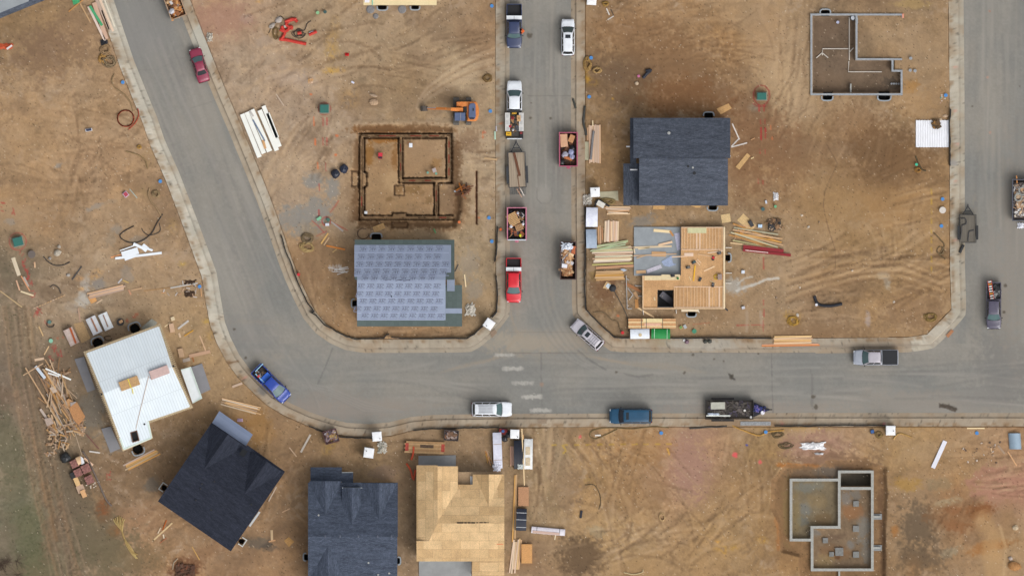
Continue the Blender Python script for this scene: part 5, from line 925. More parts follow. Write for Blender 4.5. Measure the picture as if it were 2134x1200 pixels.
def excavator():
 t=thing('excavator', 'orange tracked excavator with a blue-grey cab roof and its arm stretched out to the left', 'excavator', P(968,231,.1),180)
 q=lambda px,py: ((968-px)*S,(py-231)*S)
 org=mat((224,142,72),.45,.12,3,rgb2=(196,112,52));slate=mat((88,102,134),.4,.08,2);trk=mat((104,100,94),.85,.25,5);dk=BLK();pale=mat((190,178,172),.4,.1,metal=.3)
 for px0,px1 in ((944.5,957),(971,982)):
  (x1,y0),(x0,y1)=q(px0,203),q(px1,261);m=MB()
  m.bx(x0,x1,y0+.3,y1-.3,.08,.66);m.cyl(((x0+x1)/2,y0+.34,.37),.34,x1-x0,14,axis='X');m.cyl(((x0+x1)/2,y1-.34,.37),.34,x1-x0,14,axis='X')
  tr=m.build('track', trk,t,smooth=30)
  m=MB();n=20
  for i in range(n): y=y0+.15+(y1-y0-.3)*(i+.5)/n;m.bx(x0-.03,x1+.03,y-.05,y+.03,.66,.72)
  m.build('shoes', trk,tr)
 m=MB();x,y=q(966,231);m.cyl((x,y,.8),.75,.4,20);m.build('turntable', dk,t,smooth=40)
 pts=[(951,213),(960,212),(992,212),(995,216),(998,227),(998,240),(995,250),(991,253),(973,253),(972,235),(969,235),(969,224),(951,223)]
 m=MB();m.prism([q(*p) for p in pts],.98,1.5);m.build('upper_body', org,t,bevel=.05)
 m=MB();m.prism([q(*p) for p in [(978,213),(991.5,213),(994.5,217),(997.3,228),(997.3,240),(994.5,249),(990.5,252.4),(974,252.4)]],1.5,1.75);m.build('counterweight', org,t,bevel=.06)
 m=MB();m.prism([q(*p) for p in [(980,216),(988,215),(991,219),(991.5,243),(989,249),(979,249),(976.5,244),(977,220)]],1.75,1.9);e=m.build('engine_cover', slate,t,bevel=.05)
 m=MB();m.prism([q(*p) for p in [(978,245.5),(989.5,245.5),(987.5,248.6),(979.5,248.6)]],1.905,1.94);m.prism([q(*p) for p in [(985,226),(987.5,226),(987.5,231.5),(985,231.5)]],1.905,1.96);m.build('grate', dk,e)
 m=MB();m.prism([q(*p) for p in [(951.5,212.5),(960,212.5),(960,222.4),(951.5,222.4)]],1.5,1.68);m.build('fuel_tank', org,t,bevel=.04)
 m=MB();m.prism([q(*p) for p in [(948,235.6),(969,235.6),(969,251.5),(948,251.5)]],.98,2.55);c=m.build('cab', mat((70,78,92),.2,.08),t,bevel=.05)
 m=MB();m.prism([q(*p) for p in [(947.4,235),(969.6,235),(969.6,252),(947.4,252)]],2.56,2.66);m.build('cab_roof', slate,c,bevel=.03)
 m=MB();m.prism([q(*p) for p in [(959.6,235.4),(960.1,235.4),(960.1,251.6),(959.6,251.6)]],2.665,2.68);m.build('roof_seam', pale,c)
 (x,y)=q(969,229)
 def arm(name,a,b,w,h0,h1,mt):
  (xa,ya),(xb,yb)=q(a[0],a[1]),q(b[0],b[1]);m=MB()
  m.loft([[(xa,ya-w,a[2]-h0),(xa,ya+w,a[2]-h0),(xa,ya+w,a[2]+h0),(xa,ya-w,a[2]+h0)],[(xb,yb-w*.85,b[2]-h1),(xb,yb+w*.85,b[2]-h1),(xb,yb+w*.85,b[2]+h1),(xb,yb-w*.85,b[2]+h1)]]);return m.build(name,mt,t,bevel=.03)
 arm('boom', (965,229,1.6),(940,228,3.0),.26,.3,.3,org);arm('boom_end', (940,228,3.0),(926,227,2.7),.2,.3,.2,mat((196,128,70),.5,.2,4))
 arm('stick', (930,226.7,2.85),(890,226,.9),.17,.24,.13,org);m=MB();(xa,ya),(xb,yb)=q(908,225.2),q(890,225.2);m.tube([(xa,ya,2.1),(xb,yb,1.3)],.07,8);m.build('bucket_ram', pale,t)
 m=MB();(xa,ya),(xb,yb)=q(966,229),q(973,229);m.bx(xb,xa,ya-.4,ya+.4,1.505,1.55);m.build('boom_well', dk,t)
 (x,y)=q(884,226.5);rings=[]
 for a in range(7):
  th=R(-50+a*38);rings.append([(x+.45*math.cos(th),y-.33,.5+.42*math.sin(th)),(x+.45*math.cos(th),y+.33,.5+.42*math.sin(th)),(x+.38*math.cos(th),y+.33,.5+.36*math.sin(th)),(x+.38*math.cos(th),y-.33,.5+.36*math.sin(th))])
 m=MB();m.loft(rings)
 for s in (-1,1): m.cyl((x,y+s*.33,.5),.40,.03,14,axis='Y')
 b=m.build('bucket', mat((92,84,78),.7,.2,5),t)
 m=MB()
 for i in range(4): m.box((x+.42,y-.27+i*.18,.12),(.22,.07,.05))
 m.build('teeth', mat((120,112,104),.6),b)
def person():
 o_=(1089.5,65.5);t=thing('person', 'person in a bright orange jacket and hood leaning towards the door of the navy pickup', 'person', P(*o_,.0),180)
 import bmesh as _b
 def skin(name,J,Ed,mt,sub=2,parent=None):
  me=bpy.data.meshes.new(name);me.from_pydata([j[:3] for j in J],Ed,[]);o=bpy.data.objects.new(name,me);COL.objects.link(o)
  sk=o.modifiers.new('s', 'SKIN');
  for i,j in enumerate(J): me.skin_vertices[0].data[i].radius=(j[3],j[4] if len(j) > 4 else j[3]);me.skin_vertices[0].data[i].use_root=(i == 0)
  ss=o.modifiers.new('b', 'SUBSURF');ss.levels=sub;ss.render_levels=sub
  dg=bpy.context.evaluated_depsgraph_get();nm=bpy.data.meshes.new_from_object(o.evaluated_get(dg));o.modifiers.clear();o.data=nm;nm.materials.clear();nm.materials.append(mt)
  nm.polygons.foreach_set('use_smooth', [True]*len(nm.polygons));o.parent=parent or t;return o
 J=[(-.12,0,.95,.15,.12),(-.08,0,1.12,.15,.12),(.0,0,1.32,.18,.13),(.08,0,1.46,.13,.11),(.15,0,1.56,.06),
  (.04,.20,1.42,.075),(.14,.27,1.16,.055),(.34,.22,1.05,.045),(.42,.2,1.03,.04),(.04,-.20,1.42,.075),(.14,-.28,1.16,.055),(.34,-.24,1.03,.045),(.42,-.22,1.01,.04),
  (-.12,.09,.88,.10),(-.06,.10,.48,.07),(-.12,.10,.09,.05),(.05,.11,.05,.045),(-.12,-.09,.88,.10),(-.10,-.10,.48,.07),(-.18,-.10,.09,.05),(-.02,-.11,.05,.045)]
 Ed=[(0,1),(1,2),(2,3),(3,4),(2,5),(5,6),(6,7),(7,8),(2,9),(9,10),(10,11),(11,12),(0,13),(13,14),(14,15),(15,16),(0,17),(17,18),(18,19),(19,20)]
 b=skin('body', J,Ed,mat((70,72,84),.8))
 Jk=[(-.12,0,.92,.17,.14),(-.08,0,1.12,.18,.15),(.0,0,1.33,.21,.16),(.07,0,1.46,.15,.12),(.04,.21,1.43,.10),(.14,.28,1.16,.08),(.31,.23,1.05,.065),(.04,-.21,1.43,.10),(.14,-.29,1.16,.08),(.31,-.25,1.04,.065)]
 skin('jacket', Jk,[(0,1),(1,2),(2,3),(2,4),(4,5),(5,6),(2,7),(7,8),(8,9)],mat((236,104,36),.7,.08,3))
 hd=skin('head', [(.14,0,1.56,.06),(.17,0,1.65,.095,.085),(.19,0,1.75,.095,.09),(.20,0,1.80,.06)],[(0,1),(1,2),(2,3)],mat((196,150,124),.6))
 skin('hood', [(.09,0,1.58,.10),(.14,0,1.70,.118,.112),(.165,0,1.81,.10,.10)],[(0,1),(1,2)],mat((236,104,36),.7,.08,3))
 for y in (-.034,.034): m=MB();m.box((.275,y,1.715),(.02,.028,.014));m.build('eye', mat((40,34,30),.4),hd)
 m=MB();m.loft([[(.272,-.018,1.66),(.272,.018,1.66),(.30,0,1.665)],[(.268,-.008,1.715),(.268,.008,1.715),(.278,0,1.715)]]);m.build('nose', mat((196,150,124),.6),hd)
 m=MB();m.box((.266,0,1.63),(.02,.05,.012));m.build('mouth', mat((150,92,84),.6),hd)
 for s in (1,-1):
  hx,hy,hz=.45,s*.21-.01,1.02
  JJ=[(hx-.04,hy,hz,.034,.022),(hx+.03,hy,hz,.042,.018)];EE=[(0,1)]
  for i in range(4):
   k=len(JJ);y=hy-.03+.02*i;l=(.06,.072,.068,.052)[i];JJ+=[(hx+.05,y,hz,.010),(hx+.05+l*.6,y,hz-.012,.009),(hx+.05+l,y,hz-.035,.008)];EE+=[(1,k),(k,k+1),(k+1,k+2)]
  k=len(JJ);JJ+=[(hx,hy-s*.045,hz,.012),(hx+.04,hy-s*.065,hz-.01,.010)];EE+=[(0,k),(k,k+1)]
  skin('hand', JJ,EE,mat((196,150,124),.6),1)
def vehicles():
 W_=(232,237,243)
 car('pickup', 'navy pickup with a white tool box across its black bed', 'pickup', 1071.5,55,-90,92,32,(48,60,96),box=1,f=(.225,.33,.60,.625),bed=.635)
 car('suv', 'white estate car with a dark sunroof parked alone on the right of the street', 'car', 1183.5,78,90,76,28,W_,sun=(.43,.53),f=(.21,.37,.89,.97),ws=mat((62,84,88),.08,.06,.6,spec=.7))
 t=car('pickup', 'white work truck with side lockers and tools on its open back, towing a trailer', 'pickup', 1072,229,90,122,32,W_,name='work_truck', f=(.165,.27,.49,.505),bed=.52,bedcol=(78,74,70))
 lk=mat((206,204,200),.45,.06);L=122*S;w=16*S
 for ch in list(t.children):
  if ch.name.split('.')[0] in ('bed_side',): bpy.data.objects.remove(ch)
 for s in (-1,1):
  m=MB();m.bx(-L*.365,-L*.05,min(s*(w+.22),s*(w-.42)),max(s*(w+.22),s*(w-.42)),.5,1.32);o=m.build('side_locker', lk,t,bevel=.02)
  for i in range(3): m=MB();x=-L*.33+i*L*.11;m.bx(x-.24,x+.24,s*(w-.12)-.16,s*(w-.12)+.16,1.321,1.34);m.build('lid', mat((186,186,184),.5,.08),o)
  m=MB();m.bx(-L*.49,-L*.37,min(s*(w+.15),s*(w-.3)),max(s*(w+.15),s*(w-.3)),.6,1.0);m.build('rear_step', BLK(),t)
 m=MB();m.bx(-L*.045,-L*.012,-w+.05,w-.05,.8,1.75);m.build('headboard', mat((40,38,38),.7),t)
 rubbish('jumble of tools and parts on the open back of the white work truck', 'tool_jumble', 1071,257,8.5,19,.8,1.15,46,[(120,96,70),(60,58,58),(160,120,80),(96,98,104),(74,70,66)],seed=4)
 for (x,y,a,b,c,lab,nm,ct) in [(1060,279,11,8,(232,178,30),'yellow tool case at the back corner of the white work truck', 'tool_case', 'tool case'),(1069,236,5,4,(226,170,40),'yellow power tool behind the cab of the white work truck, left one', 'power_tool', 'power tool'),(1074,236,5,4,(226,176,50),'yellow power tool behind the cab of the white work truck, right one', 'power_tool', 'power tool'),(1081,247,8,13,(204,158,108),'tan cardboard box on the back of the white work truck', 'cardboard_box', 'box'),(1063,263.5,5,5,(190,40,60),'red fuel can on the back of the white work truck', 'fuel_can', 'fuel can'),(1068,246,6,6,(150,40,44),'dark red machine on the back of the white work truck', 'compressor', 'machine'),(1086,277,5,5,(150,44,46),'red can on the rear right step of the white work truck', 'fuel_can', 'fuel can'),(1069,271,4,4,(228,230,234),'small white bucket on the back of the white work truck', 'bucket', 'bucket')]:
  m=MB();z=1.12 if y < 276 else 1.0;m.box((wx(x),wy(y),z+.13),(a*S,b*S,.26));o=m.single(nm,lab,ct,mat(c,.5,.12,5),bevel=.03)
  m=MB();m.box((0,0,.29),(a*S*.5,.05,.05));m.build('handle', BLK(),o)
 car('pickup', 'bright red pickup with a white tool box and a black bed', 'pickup', 1070.5,584,-90,93,32,(214,24,42),box=1,f=(.195,.345,.665,.68),bed=.69)
 t=car('suv', 'silver estate car with a roof rack parked askew at the junction', 'car', 1224,697,138.5,76,28,(196,192,200),sun=(.45,.56),f=(.24,.39,.90,.97),rack=(.60,.86,4),rackcol=(96,98,106))
 car('pickup', 'blue pickup with a cluttered bed parked on the bend', 'pickup', 565.5,799.5,-44.5,92,31,(30,66,162),f=(.18,.36,.62,.64),bed=.655)
 car('suv', 'white estate car with long roof rails parked along the lower kerb', 'car', 1025,852.5,0,84,31,W_,f=(.24,.385,.92,.975),rack=(.46,.84,5),along=1)
 car('suv', 'dark teal blue estate car parked along the lower kerb', 'car', 1314,866.5,180,89,32,(20,74,106),f=(.22,.34,.93,.985),sun=(.395,.46),rw=.80,ws=mat((36,48,64),.1,.06,.6,spec=.6))
 car('pickup', 'silver pickup with a flat black cover over its bed', 'pickup', 1824.5,744.5,180,94,32,(164,170,182),cover=1,f=(.205,.345,.615,.64),bed=.65,chrome=1,roofcol=(180,176,184))
 car('pickup', 'dark grey pickup with a striped ladder in its bed, on the right-hand road', 'pickup', 2071,637,-90,97,31,(86,82,100),f=(.185,.315,.60,.615),bed=.63,chrome=1,bedcol=(56,58,60))
 car('sedan', 'maroon saloon car parked on the slanting road', 'car', 415.5,136,106.7,73,26.5,(144,46,74),f=(.24,.40,.66,.80))
 excavator();person()
 t=thing('ladder', 'red and white striped ladder lying in the bed of the dark grey pickup', 'ladder', P(2065,604,1.22),98);rl=mat((196,60,50),.5,.1);wl=mat((232,228,222),.5,.05)
 for s in (-1,1): m=MB();m.bx(-1.25,1.25,s*.24-.03,s*.24+.03,0,.09);m.build('rail', rl,t)
 for i in range(8): m=MB();x=-1.1+i*.31;m.bx(x-.07,x+.07,-.21,.21,.02,.07);m.build('rung', wl if i % 4 != 2 else mat((222,150,60),.5),t)
 rubbish('tangle of dark tools in the bed of the dark grey pickup', 'tool_jumble', 2078,608,6,13,.8,1.1,30,[(90,92,94),(60,60,62),(150,152,150),(48,48,50)],seed=5)
 rubbish('clutter of tools and bags in the bed of the blue pickup', 'tool_jumble', 546,780,11,9,.8,1.1,34,[(70,60,54),(120,96,70),(150,150,152),(60,50,48),(44,40,40)],rot=-44.5,seed=6)
 m=MB();m.box((*W2((553,787)),1.15),(.75,1.45,.25),-44.5);o=m.single('blue_tarp', 'folded bright blue sheet behind the cab of the blue pickup', 'sheet', mat((52,108,214),.6,.06),bevel=.04)
 for x,y,w_ in ((540,766,1.6),(544,790,2.3)): m=MB();m.box((*W2((x,y)),1.25),(w_*.9,.12,.08),45.5 if w_ < 2 else -44.5);m.single('metal_bar', 'pale %s bar along the bed of the blue pickup' % ('short' if w_ < 2 else 'long'),'bar', mat((150,196,226),.4,.06))
 m=MB();m.cyl((*W2((539,784)),1.2),.17,.3,12);m.single('red_bucket', 'small red bucket in the bed of the blue pickup', 'bucket', mat((206,70,70),.5),smooth=40)
 trailer('flat trailer with pale wooden boards and a mesh ramp, hitched to the white work truck', 1077.5,354,92,74,36,(166,150,130),(56,58,62),tongue=1.35)
 m=MB();m.box((*W2((1077,342)),.75),(3.2,.32,.12),-76);m.single('steel_beam', 'rusty brown beam lying along the trailer behind the work truck', 'beam', mat((106,66,44),.7,.2,5))
 m=MB();m.box((*W2((1081,382)),.72),(2.2,.1,.08),-82);m.single('board', 'thin brown board hanging off the back of the wooden trailer', 'board', mat((120,84,60),.7,.2,5))
 for i,(x,y,a) in enumerate(((1082,402,-58),(1087.5,399,-62))): m=MB();m.box((*W2((x,y)),.5),(1.3,.1,.06),a);m.single('board', 'pale board sticking out over the ramp of the wooden trailer, '+('shorter pinkish one' if i == 0 else 'longer whitish one'),'board', mat((206,160,130) if i == 0 else (222,214,204),.7,.1,5))
 trailer('small black trailer with dark boards and dusty tracks across its deck, on the right-hand road', 2017,476.5,90,59,34,(112,106,96),(44,46,48),tongue=1.1,ramp=False)
 t=trailer('long black trailer full of dark scraps with a pointed front rack', 1520,853,0,100,40,(66,62,58),(42,40,40),tongue=2.2,side=.55,ramp=False,name='work_trailer')
 m=MB();m.prism([(3.15,-1.0),(3.15,1.0),(5.2,.06),(5.2,-.06)],.58,.66);m.build('front_rack', mat((40,40,50),.7),t)
 rubbish('dark scraps and offcuts covering the deck of the long black trailer', 'scrap_layer', 1521,853,47,17,.66,.95,150,[(78,72,66),(92,86,80),(60,56,54),(104,96,92),(72,66,80),(66,60,56)],seed=8)
 m=MB();m.box((*W2((1496,845)),1.05),(1.85,.92,.1),1);m.single('grey_board', 'pale grey board lying on the long black trailer', 'panel', mat((182,182,170),.8,.12,3),bevel=.01)
 m=MB();m.box((*W2((1497,866)),1.05),(3.1,.16,.1),0);m.single('gutter_length', 'long white strip along the lower side of the long black trailer', 'trim', mat((220,224,216),.5,.06))
 m=MB();crumple(m,1487,862.5,14,2.4,1.06,.2,3);m.single('plastic_sheet', 'crumpled pale plastic beside the white strip on the long black trailer', 'plastic sheet', mat((214,222,236),.4,.06))
 for x,y,r_,c,lab in ((1552,855,.16,(214,210,206),'pale can lying on the deck of the long black trailer'),(1565,869,.16,(190,190,188),'grey can at the front corner of the long black trailer')): m=MB();m.cyl((*W2((x,y)),1.05),r_,.24,12);m.single('can', lab,'can', mat(c,.4),smooth=40)
 m=MB();m.cyl((*W2((1589,859)),.82),.3,.3,12,r2=.2);m.single('white_bag', 'white bag on the pointed rack of the long black trailer', 'bag', mat((232,232,242),.6,.05),smooth=50)
 rubbish('blue and purple sheeting heaped on the pointed rack of the long black trailer', 'sheeting', 1585,852,11,5,.66,.95,26,[(60,66,140),(46,56,110),(120,106,160),(40,42,60)],seed=9,long=.2)
 m=MB();m.prism([W2(p) for p in ((1543,877.5),(1606,878),(1606,886),(1543,886))],.16,.2)
 for k in range(4): m.box((wx(1574),wy(878.4+k*2.3),.22),(62*S,.05,.05))
 m.single('metal_track', 'bundle of shiny metal channels on the pavement below the long black trailer', 'metal channel', mat((176,178,180),.4,.3,6,metal=.4))
 PK,PK2=(150,74,96),(206,120,150)
 skip('pink skip with brown cardboard and bin bags, on the right of the street', 1184.5,311.5,90,71,38,1.5,PK,(176,88,112),inner=(96,62,54),towbar=True)
 rubbish('mixed rubbish in the pink skip on the right of the street', 'rubbish', 1185,313,15,30,.45,1.1,50,[(110,72,52),(70,56,50),(140,96,66),(52,48,48),(84,62,50)],seed=11,long=.3)
 for x,y,a,b,r_,c,lab in ((1175,293,15,27,4,(202,158,126),'large flattened cardboard box standing in the pink skip'),(1191,289,11,16,-22,(186,136,94),'smaller torn cardboard box in the corner of the pink skip'),(1184,330,17,6,-20,(176,106,64),'orange brown cardboard strip near the lower end of the pink skip')): m=MB();m.box((*W2((x,y)),1.2),(a*S,b*S,.3),r_,0,6,4);m.single('cardboard_box', lab,'cardboard box', mat(c,.8,.12,2),bevel=.02)
 for x,y,r_,c,lab in ((1190,317,.42,(150,156,190),'pale blue plastic bag in the pink skip'),(1177,322,.42,(170,168,182),'clear grey plastic bag in the pink skip'),(1192,327,.36,(158,160,190),'small pale blue plastic bag in the pink skip'),(1193,309,.4,(34,34,40),'black bin bag in the middle of the pink skip'),(1171,339,.36,(48,50,50),'dark bin bag in the lower corner of the pink skip')): bag(x,y,1.0,r_,c,lab)
 t=skip('tall pink skip heaped with wooden pallets and mixed waste, on the left of the street', 1077,466.5,90,68,40,1.6,(150,70,90),(196,120,142),inner=(50,44,44),towbar=True)
 m=MB();m.bx(-2.16,-2.02,-1.2,1.2,1.69,1.75);m.build('white_end_rail', mat((206,212,220),.5,.08),t)
 rubbish('mixed builders waste in the skip with the pallets', 'rubbish', 1077,467,16.5,29,.5,1.45,150,[(52,48,50),(176,132,90),(150,86,56),(70,74,84),(204,200,200),(40,38,40),(190,150,104),(38,36,38)],seed=12,long=.45)
 pallet(1069,457,1.45,(22,26),28,(200,160,112),'large pallet lying in the skip on the left of the street');pallet(1082,474,1.5,(13,16),-70,(178,138,98),'small broken pallet lying in the skip on the left of the street')
 for x,y,c,lab in ((1084,490.5,(226,226,40),'bright yellow bag in the lower corner of the skip with the pallets'),(1065,472,(224,224,230),'white bag beside the large pallet in the skip'),(1079,444,(200,200,206),'grey white bag at the upper end of the skip with the pallets'),(1090,467,(222,222,228),'white bag by the right wall of the skip with the pallets')): bag(x,y,1.45,.2,c,lab)
 skip('rusty brown skip heaped with timber offcuts and white wrapping', 1184,543,90,79,33,1.6,(96,66,58),(82,62,58),inner=(84,58,54))
 rubbish('timber offcuts heaped in the rusty brown skip', 'timber_offcuts', 1182,545,11,30,.6,1.85,170,[(206,164,120),(186,140,98),(222,190,152),(170,122,84),(200,196,200),(160,108,74)],seed=13,long=.6)
 m=MB();crumple(m,1182,513,13,9,1.75,.5,5);m.single('plastic_sheet', 'big sheet of white wrapping at the upper end of the rusty brown skip', 'plastic sheet', mat((222,228,238),.5,.06))
 m=MB();m.box((*W2((1176.5,554)),1.9),(.7,.5,.05),-6);m.single('white_board', 'small white board on the offcuts in the rusty brown skip', 'board', mat((228,228,236),.6,.04))
 m=MB();m.box((*W2((1196,521)),1.7),(.55,1.0,.06),-12,0,12);m.single('rusty_sheet', 'orange rusty sheet at the upper right of the rusty brown skip', 'panel', mat((178,96,56),.7,.2,3))
 t=skip('skip with wooden side boards cut off by the upper edge on the slanting road', 361,3,110,72,34,1.4,(120,100,84),(170,140,112),inner=(110,84,66))
 rubbish('splintered timber filling the skip at the upper edge', 'timber_offcuts', 361,5,33,13,.5,1.5,150,[(206,150,92),(186,122,68),(224,186,140),(120,90,66),(196,190,188),(150,96,60)],rot=110,seed=14,long=.7)
 bag(358,24,1.4,.4,(196,196,204),'clear plastic bag in the corner of the skip at the upper edge');m=MB();m.box((*W2((359,41)),1.0),(.3,.4,.7),20);m.single('orange_post', 'short orange wooden post by the end of the skip at the upper edge', 'post', mat((214,150,84),.7,.1,5))
 skip('blue-grey skip full of pale scraps cut off by the right edge', 2131,417,90,86,42,1.5,(92,94,104),(84,86,96),inner=(90,84,80))
 rubbish('pale scraps and sticks filling the skip at the right edge', 'rubbish', 2130,418,17,38,.5,1.6,220,[(204,192,176),(228,226,224),(186,150,116),(140,130,124),(206,180,150),(110,100,96)],seed=15,long=.6)
 for i,(x,y) in enumerate(((2122,411),(2131,398))): m=MB();m.tube([P(x+7*math.cos(a*.5),y+8*math.sin(a*.5),1.62+.02*a) for a in range(13)],.09,6);m.single('hose_coil', ('lower' if i == 0 else 'upper')+' grey hose coil in the skip at the right edge', 'hose', mat((150,152,148),.6))
 m=MB();crumple(m,2127,470,8,7,.1,.3,6);m.single('plastic_sheet', 'white plastic sheet on the road below the skip at the right edge', 'plastic sheet', mat((226,228,236),.5,.05))
 m=MB();m.box((*W2((2119,374)),1.4),(.16,1.0,.1),5);m.single('board', 'orange brown board standing over the end of the skip at the right edge', 'board', mat((190,130,74),.7,.15,5))
 t=skip('small dark red square skip tilted beside the bend', 689.5,909,16,29,27,1.1,(96,56,56),(84,54,54),inner=(80,56,54),wheels=False)
 rubbish('packaging rubbish in the small dark red skip', 'rubbish', 690,909,12,11,.5,1.1,70,[(150,130,134),(190,180,186),(120,84,70),(170,140,90),(90,76,84)],rot=16,seed=16,long=.2)
 t=skip('small black square skip by the silt fence above the chipboard roof', 940.5,907,-4,30,21,1.0,(58,48,46),(66,56,54),inner=(56,44,42),wheels=False)
 rubbish('cardboard and cans in the small black skip', 'rubbish', 940,907,12,8,.5,1.0,60,[(120,92,72),(170,150,140),(60,50,52),(206,206,210),(140,100,74)],rot=-4,seed=17,long=.2)
def crumple(m,px,py,hx,hy,z,h,seed,n=9):
 """a crumpled sheet with thickness"""
 r=random.Random(seed);V=[];sc=[r.uniform(.75,1.1) for _ in range(2*n)]
 for j in range(n):
  for i in range(n):
   u,v=i/(n-1)*2-1,j/(n-1)*2-1;e=max(abs(u),abs(v));k=1-.22*r.random()*(e > .7)
   V.append((wx(px)+u*hx*S*k*sc[j],wy(py)+v*hy*S*k*sc[n+i],z+h*r.random()*(1.05-.8*e*e)+.02))
 N_=len(V);V+=[(x,y,max(z-.01,q-.05)) for x,y,q in V];F=[]
 for j in range(n-1):
  for i in range(n-1):
   a=j*n+i;F+=[(a,a+1,a+n+1,a+n),(N_+a,N_+a+n,N_+a+n+1,N_+a+1)]
 for i in range(n-1):
  for a,b in ((i,i+1),((n-1)*n+i,(n-1)*n+i+1),(i*n,(i+1)*n),(i*n+n-1,(i+1)*n+n-1)): F.append((a,N_+a,N_+b,b))
 m.add(V,F)
def bag(px,py,z,r_,c,lab,name='rubbish_bag', cat='bag'):
 rr=random.Random(int(px*13+py));m=MB();rings=[]
 for k in range(6):
  ph=-math.pi/2*.8+math.pi*.9*k/5;rings.append([(wx(px)+math.cos(a*.5236)*r_*math.cos(ph)*rr.uniform(.75,1.15),wy(py)+math.sin(a*.5236)*r_*math.cos(ph)*rr.uniform(.75,1.15),z+r_*.6*(1+math.sin(ph))*rr.uniform(.9,1.1)) for a in range(12)])
 m.loft(rings);return m.single(name,lab,cat,mat(c,.35,.15,6),smooth=50)
def pallet(px,py,z,dims,rot,c,lab,name='pallet', group=None):
 t=thing(name,lab,'pallet', P(px,py,z),rot,group);a,b=dims[0]*S,dims[1]*S;mt=mat(c,.8,.16,6,rnd=.0)
 n=max(5,int(b/.2))
 for i in range(n): m=MB();y=-b/2+b*(i+.5)/n;m.bx(-a/2,a/2,y-b/n*.38,y+b/n*.38,.10,.13);m.build('slat', mt,t)
 for i in (-1,0,1): m=MB();m.bx(i*(a/2-.05)-.045,i*(a/2-.05)+.045,-b/2,b/2,0,.098);m.build('bearer', mt,t)
 return t
# ------------------------------------------------------------------ building materials and site clutter
UNIT={}
def unit(mt):
 if mt.name not in UNIT:
  m=MB();m.box((0,0,.5),(1,1,1));UNIT[mt.name]=m.mesh('board', mt)
 return UNIT[mt.name]
PINE,PINK_,GREENB,ORNG,GREYB,CREAM,BROWN=(212,172,126),(218,184,154),(186,192,150),(204,150,96),(178,166,152),(232,210,168),(160,112,78)
def wood(c): return mat(c,.8,.14,1.0,rnd=.13,stretch=(1.2,9,1))
def board(x1,y1,x2,y2,w,c,label,group=None,z=None,th=.05,name='board', cat='board', tilt=0):
 L=math.hypot(x2-x1,y2-y1);cx,cy=(x1+x2)/2,(y1+y2)/2
 if z is None: z=max(gz(cx,cy),gz(x1,y1),gz(x2,y2));z=max(z,0)+.012
 o=bpy.data.objects.new(name,unit(wood(c)));COL.objects.link(o);o.location=P(cx,cy,z);o.scale=(L*S,max(w*S,.05),th)
 o.rotation_euler=(0,R(tilt),math.atan2(y1-y2,x2-x1));return tag(o,label,cat,group)
def pile(x1,y1,x2,y2,width,n,cols,label,group,layers=1,ja=1.6,jl=4,seed=0,th=.06,z=None,fill=.9,name='board'):
 r=random.Random(seed*31+int(x1+y1));L=math.hypot(x2-x1,y2-y1);ux,uy=(x2-x1)/L,(y2-y1)/L;nx,ny=-uy,ux
 z0=(max(gz(x1,y1),gz(x2,y2),gz((x1+x2)/2,(y1+y2)/2),0)+.012) if z is None else z
 th=th*(1+.8*(layers-1));layers=1
 for k in range(layers):
  for i in range(n):
   q=((i+.5)/n-.5)*width;a=r.gauss(0,ja)*math.pi/180;s0,s1=r.uniform(-jl,jl),r.uniform(-jl,jl)
   cx,cy=(x1+x2)/2+nx*q+ux*(s0+s1)/2,(y1+y2)/2+ny*q+uy*(s0+s1)/2;h=L/2+(s1-s0)/2;dx,dy=ux*math.cos(a)-uy*math.sin(a),ux*math.sin(a)+uy*math.cos(a)
   board(cx-dx*h,cy-dy*h,cx+dx*h,cy+dy*h,width/n*fill,cols[r.randrange(len(cols))],label,group,z0+k*(th+.004)+r.uniform(0,.02)+i*.0007,th,name)
def sheet(pts,c,label,z=None,th=.03,name='plywood_sheet', cat='sheet', kind=None,m_=None):
 cx=sum(p[0] for p in pts)/len(pts);cy=sum(p[1] for p in pts)/len(pts);z=max(gz(p[0],p[1]) for p in list(pts)+[(cx,cy)])+.02 if z is None else z
 m=MB();m.prism([W2(p) for p in pts],z,z+th);return m.single(name,label,cat,m_ or mat(c,.8,.2,6,rgb2=tuple(v*.86 for v in c)))
def hose(pts,r_,c,label,name='hose', cat='hose', z=None,sm=4,closed=False):
 pts=smooth_line(pts,sm) if len(pts) > 2 else pts;m=MB();m.tube([P(x,y,(max(gz(x,y),0) if z is None else z)+r_*.8) for x,y in pts],r_,6);return m.single(name,label,cat,mat(c,.65,.15,4),smooth=60)
def coil(cx,cy,rx,ry,turns,r_,c,label,seed=0,name='hose_coil', cat='hose', jit=.25,tail=None):
 r=random.Random(seed+int(cx));pts=[];n=turns*9
 for i in range(n):
  a=i/9*2*math.pi;k=1-.45*(i/n)*r.uniform(.6,1.4)+r.uniform(-jit,jit)*.5;ox=r.uniform(-1,1)*rx*jit*.4;pts.append((cx+rx*k*math.cos(a)+ox,cy+ry*k*math.sin(a)+ox))
 if tail: pts+=tail
 sp=smooth_line(pts,3);m=MB();z0=max(gz(cx,cy),0)+.02;m.tube([P(x,y,z0+r_*(1+1.5*(i/len(sp)))+.02*math.sin(i*1.7)) for i,(x,y) in enumerate(sp)],r_,6)
 return m.single(name,label,cat,mat(c,.7,.2,3),smooth=60)
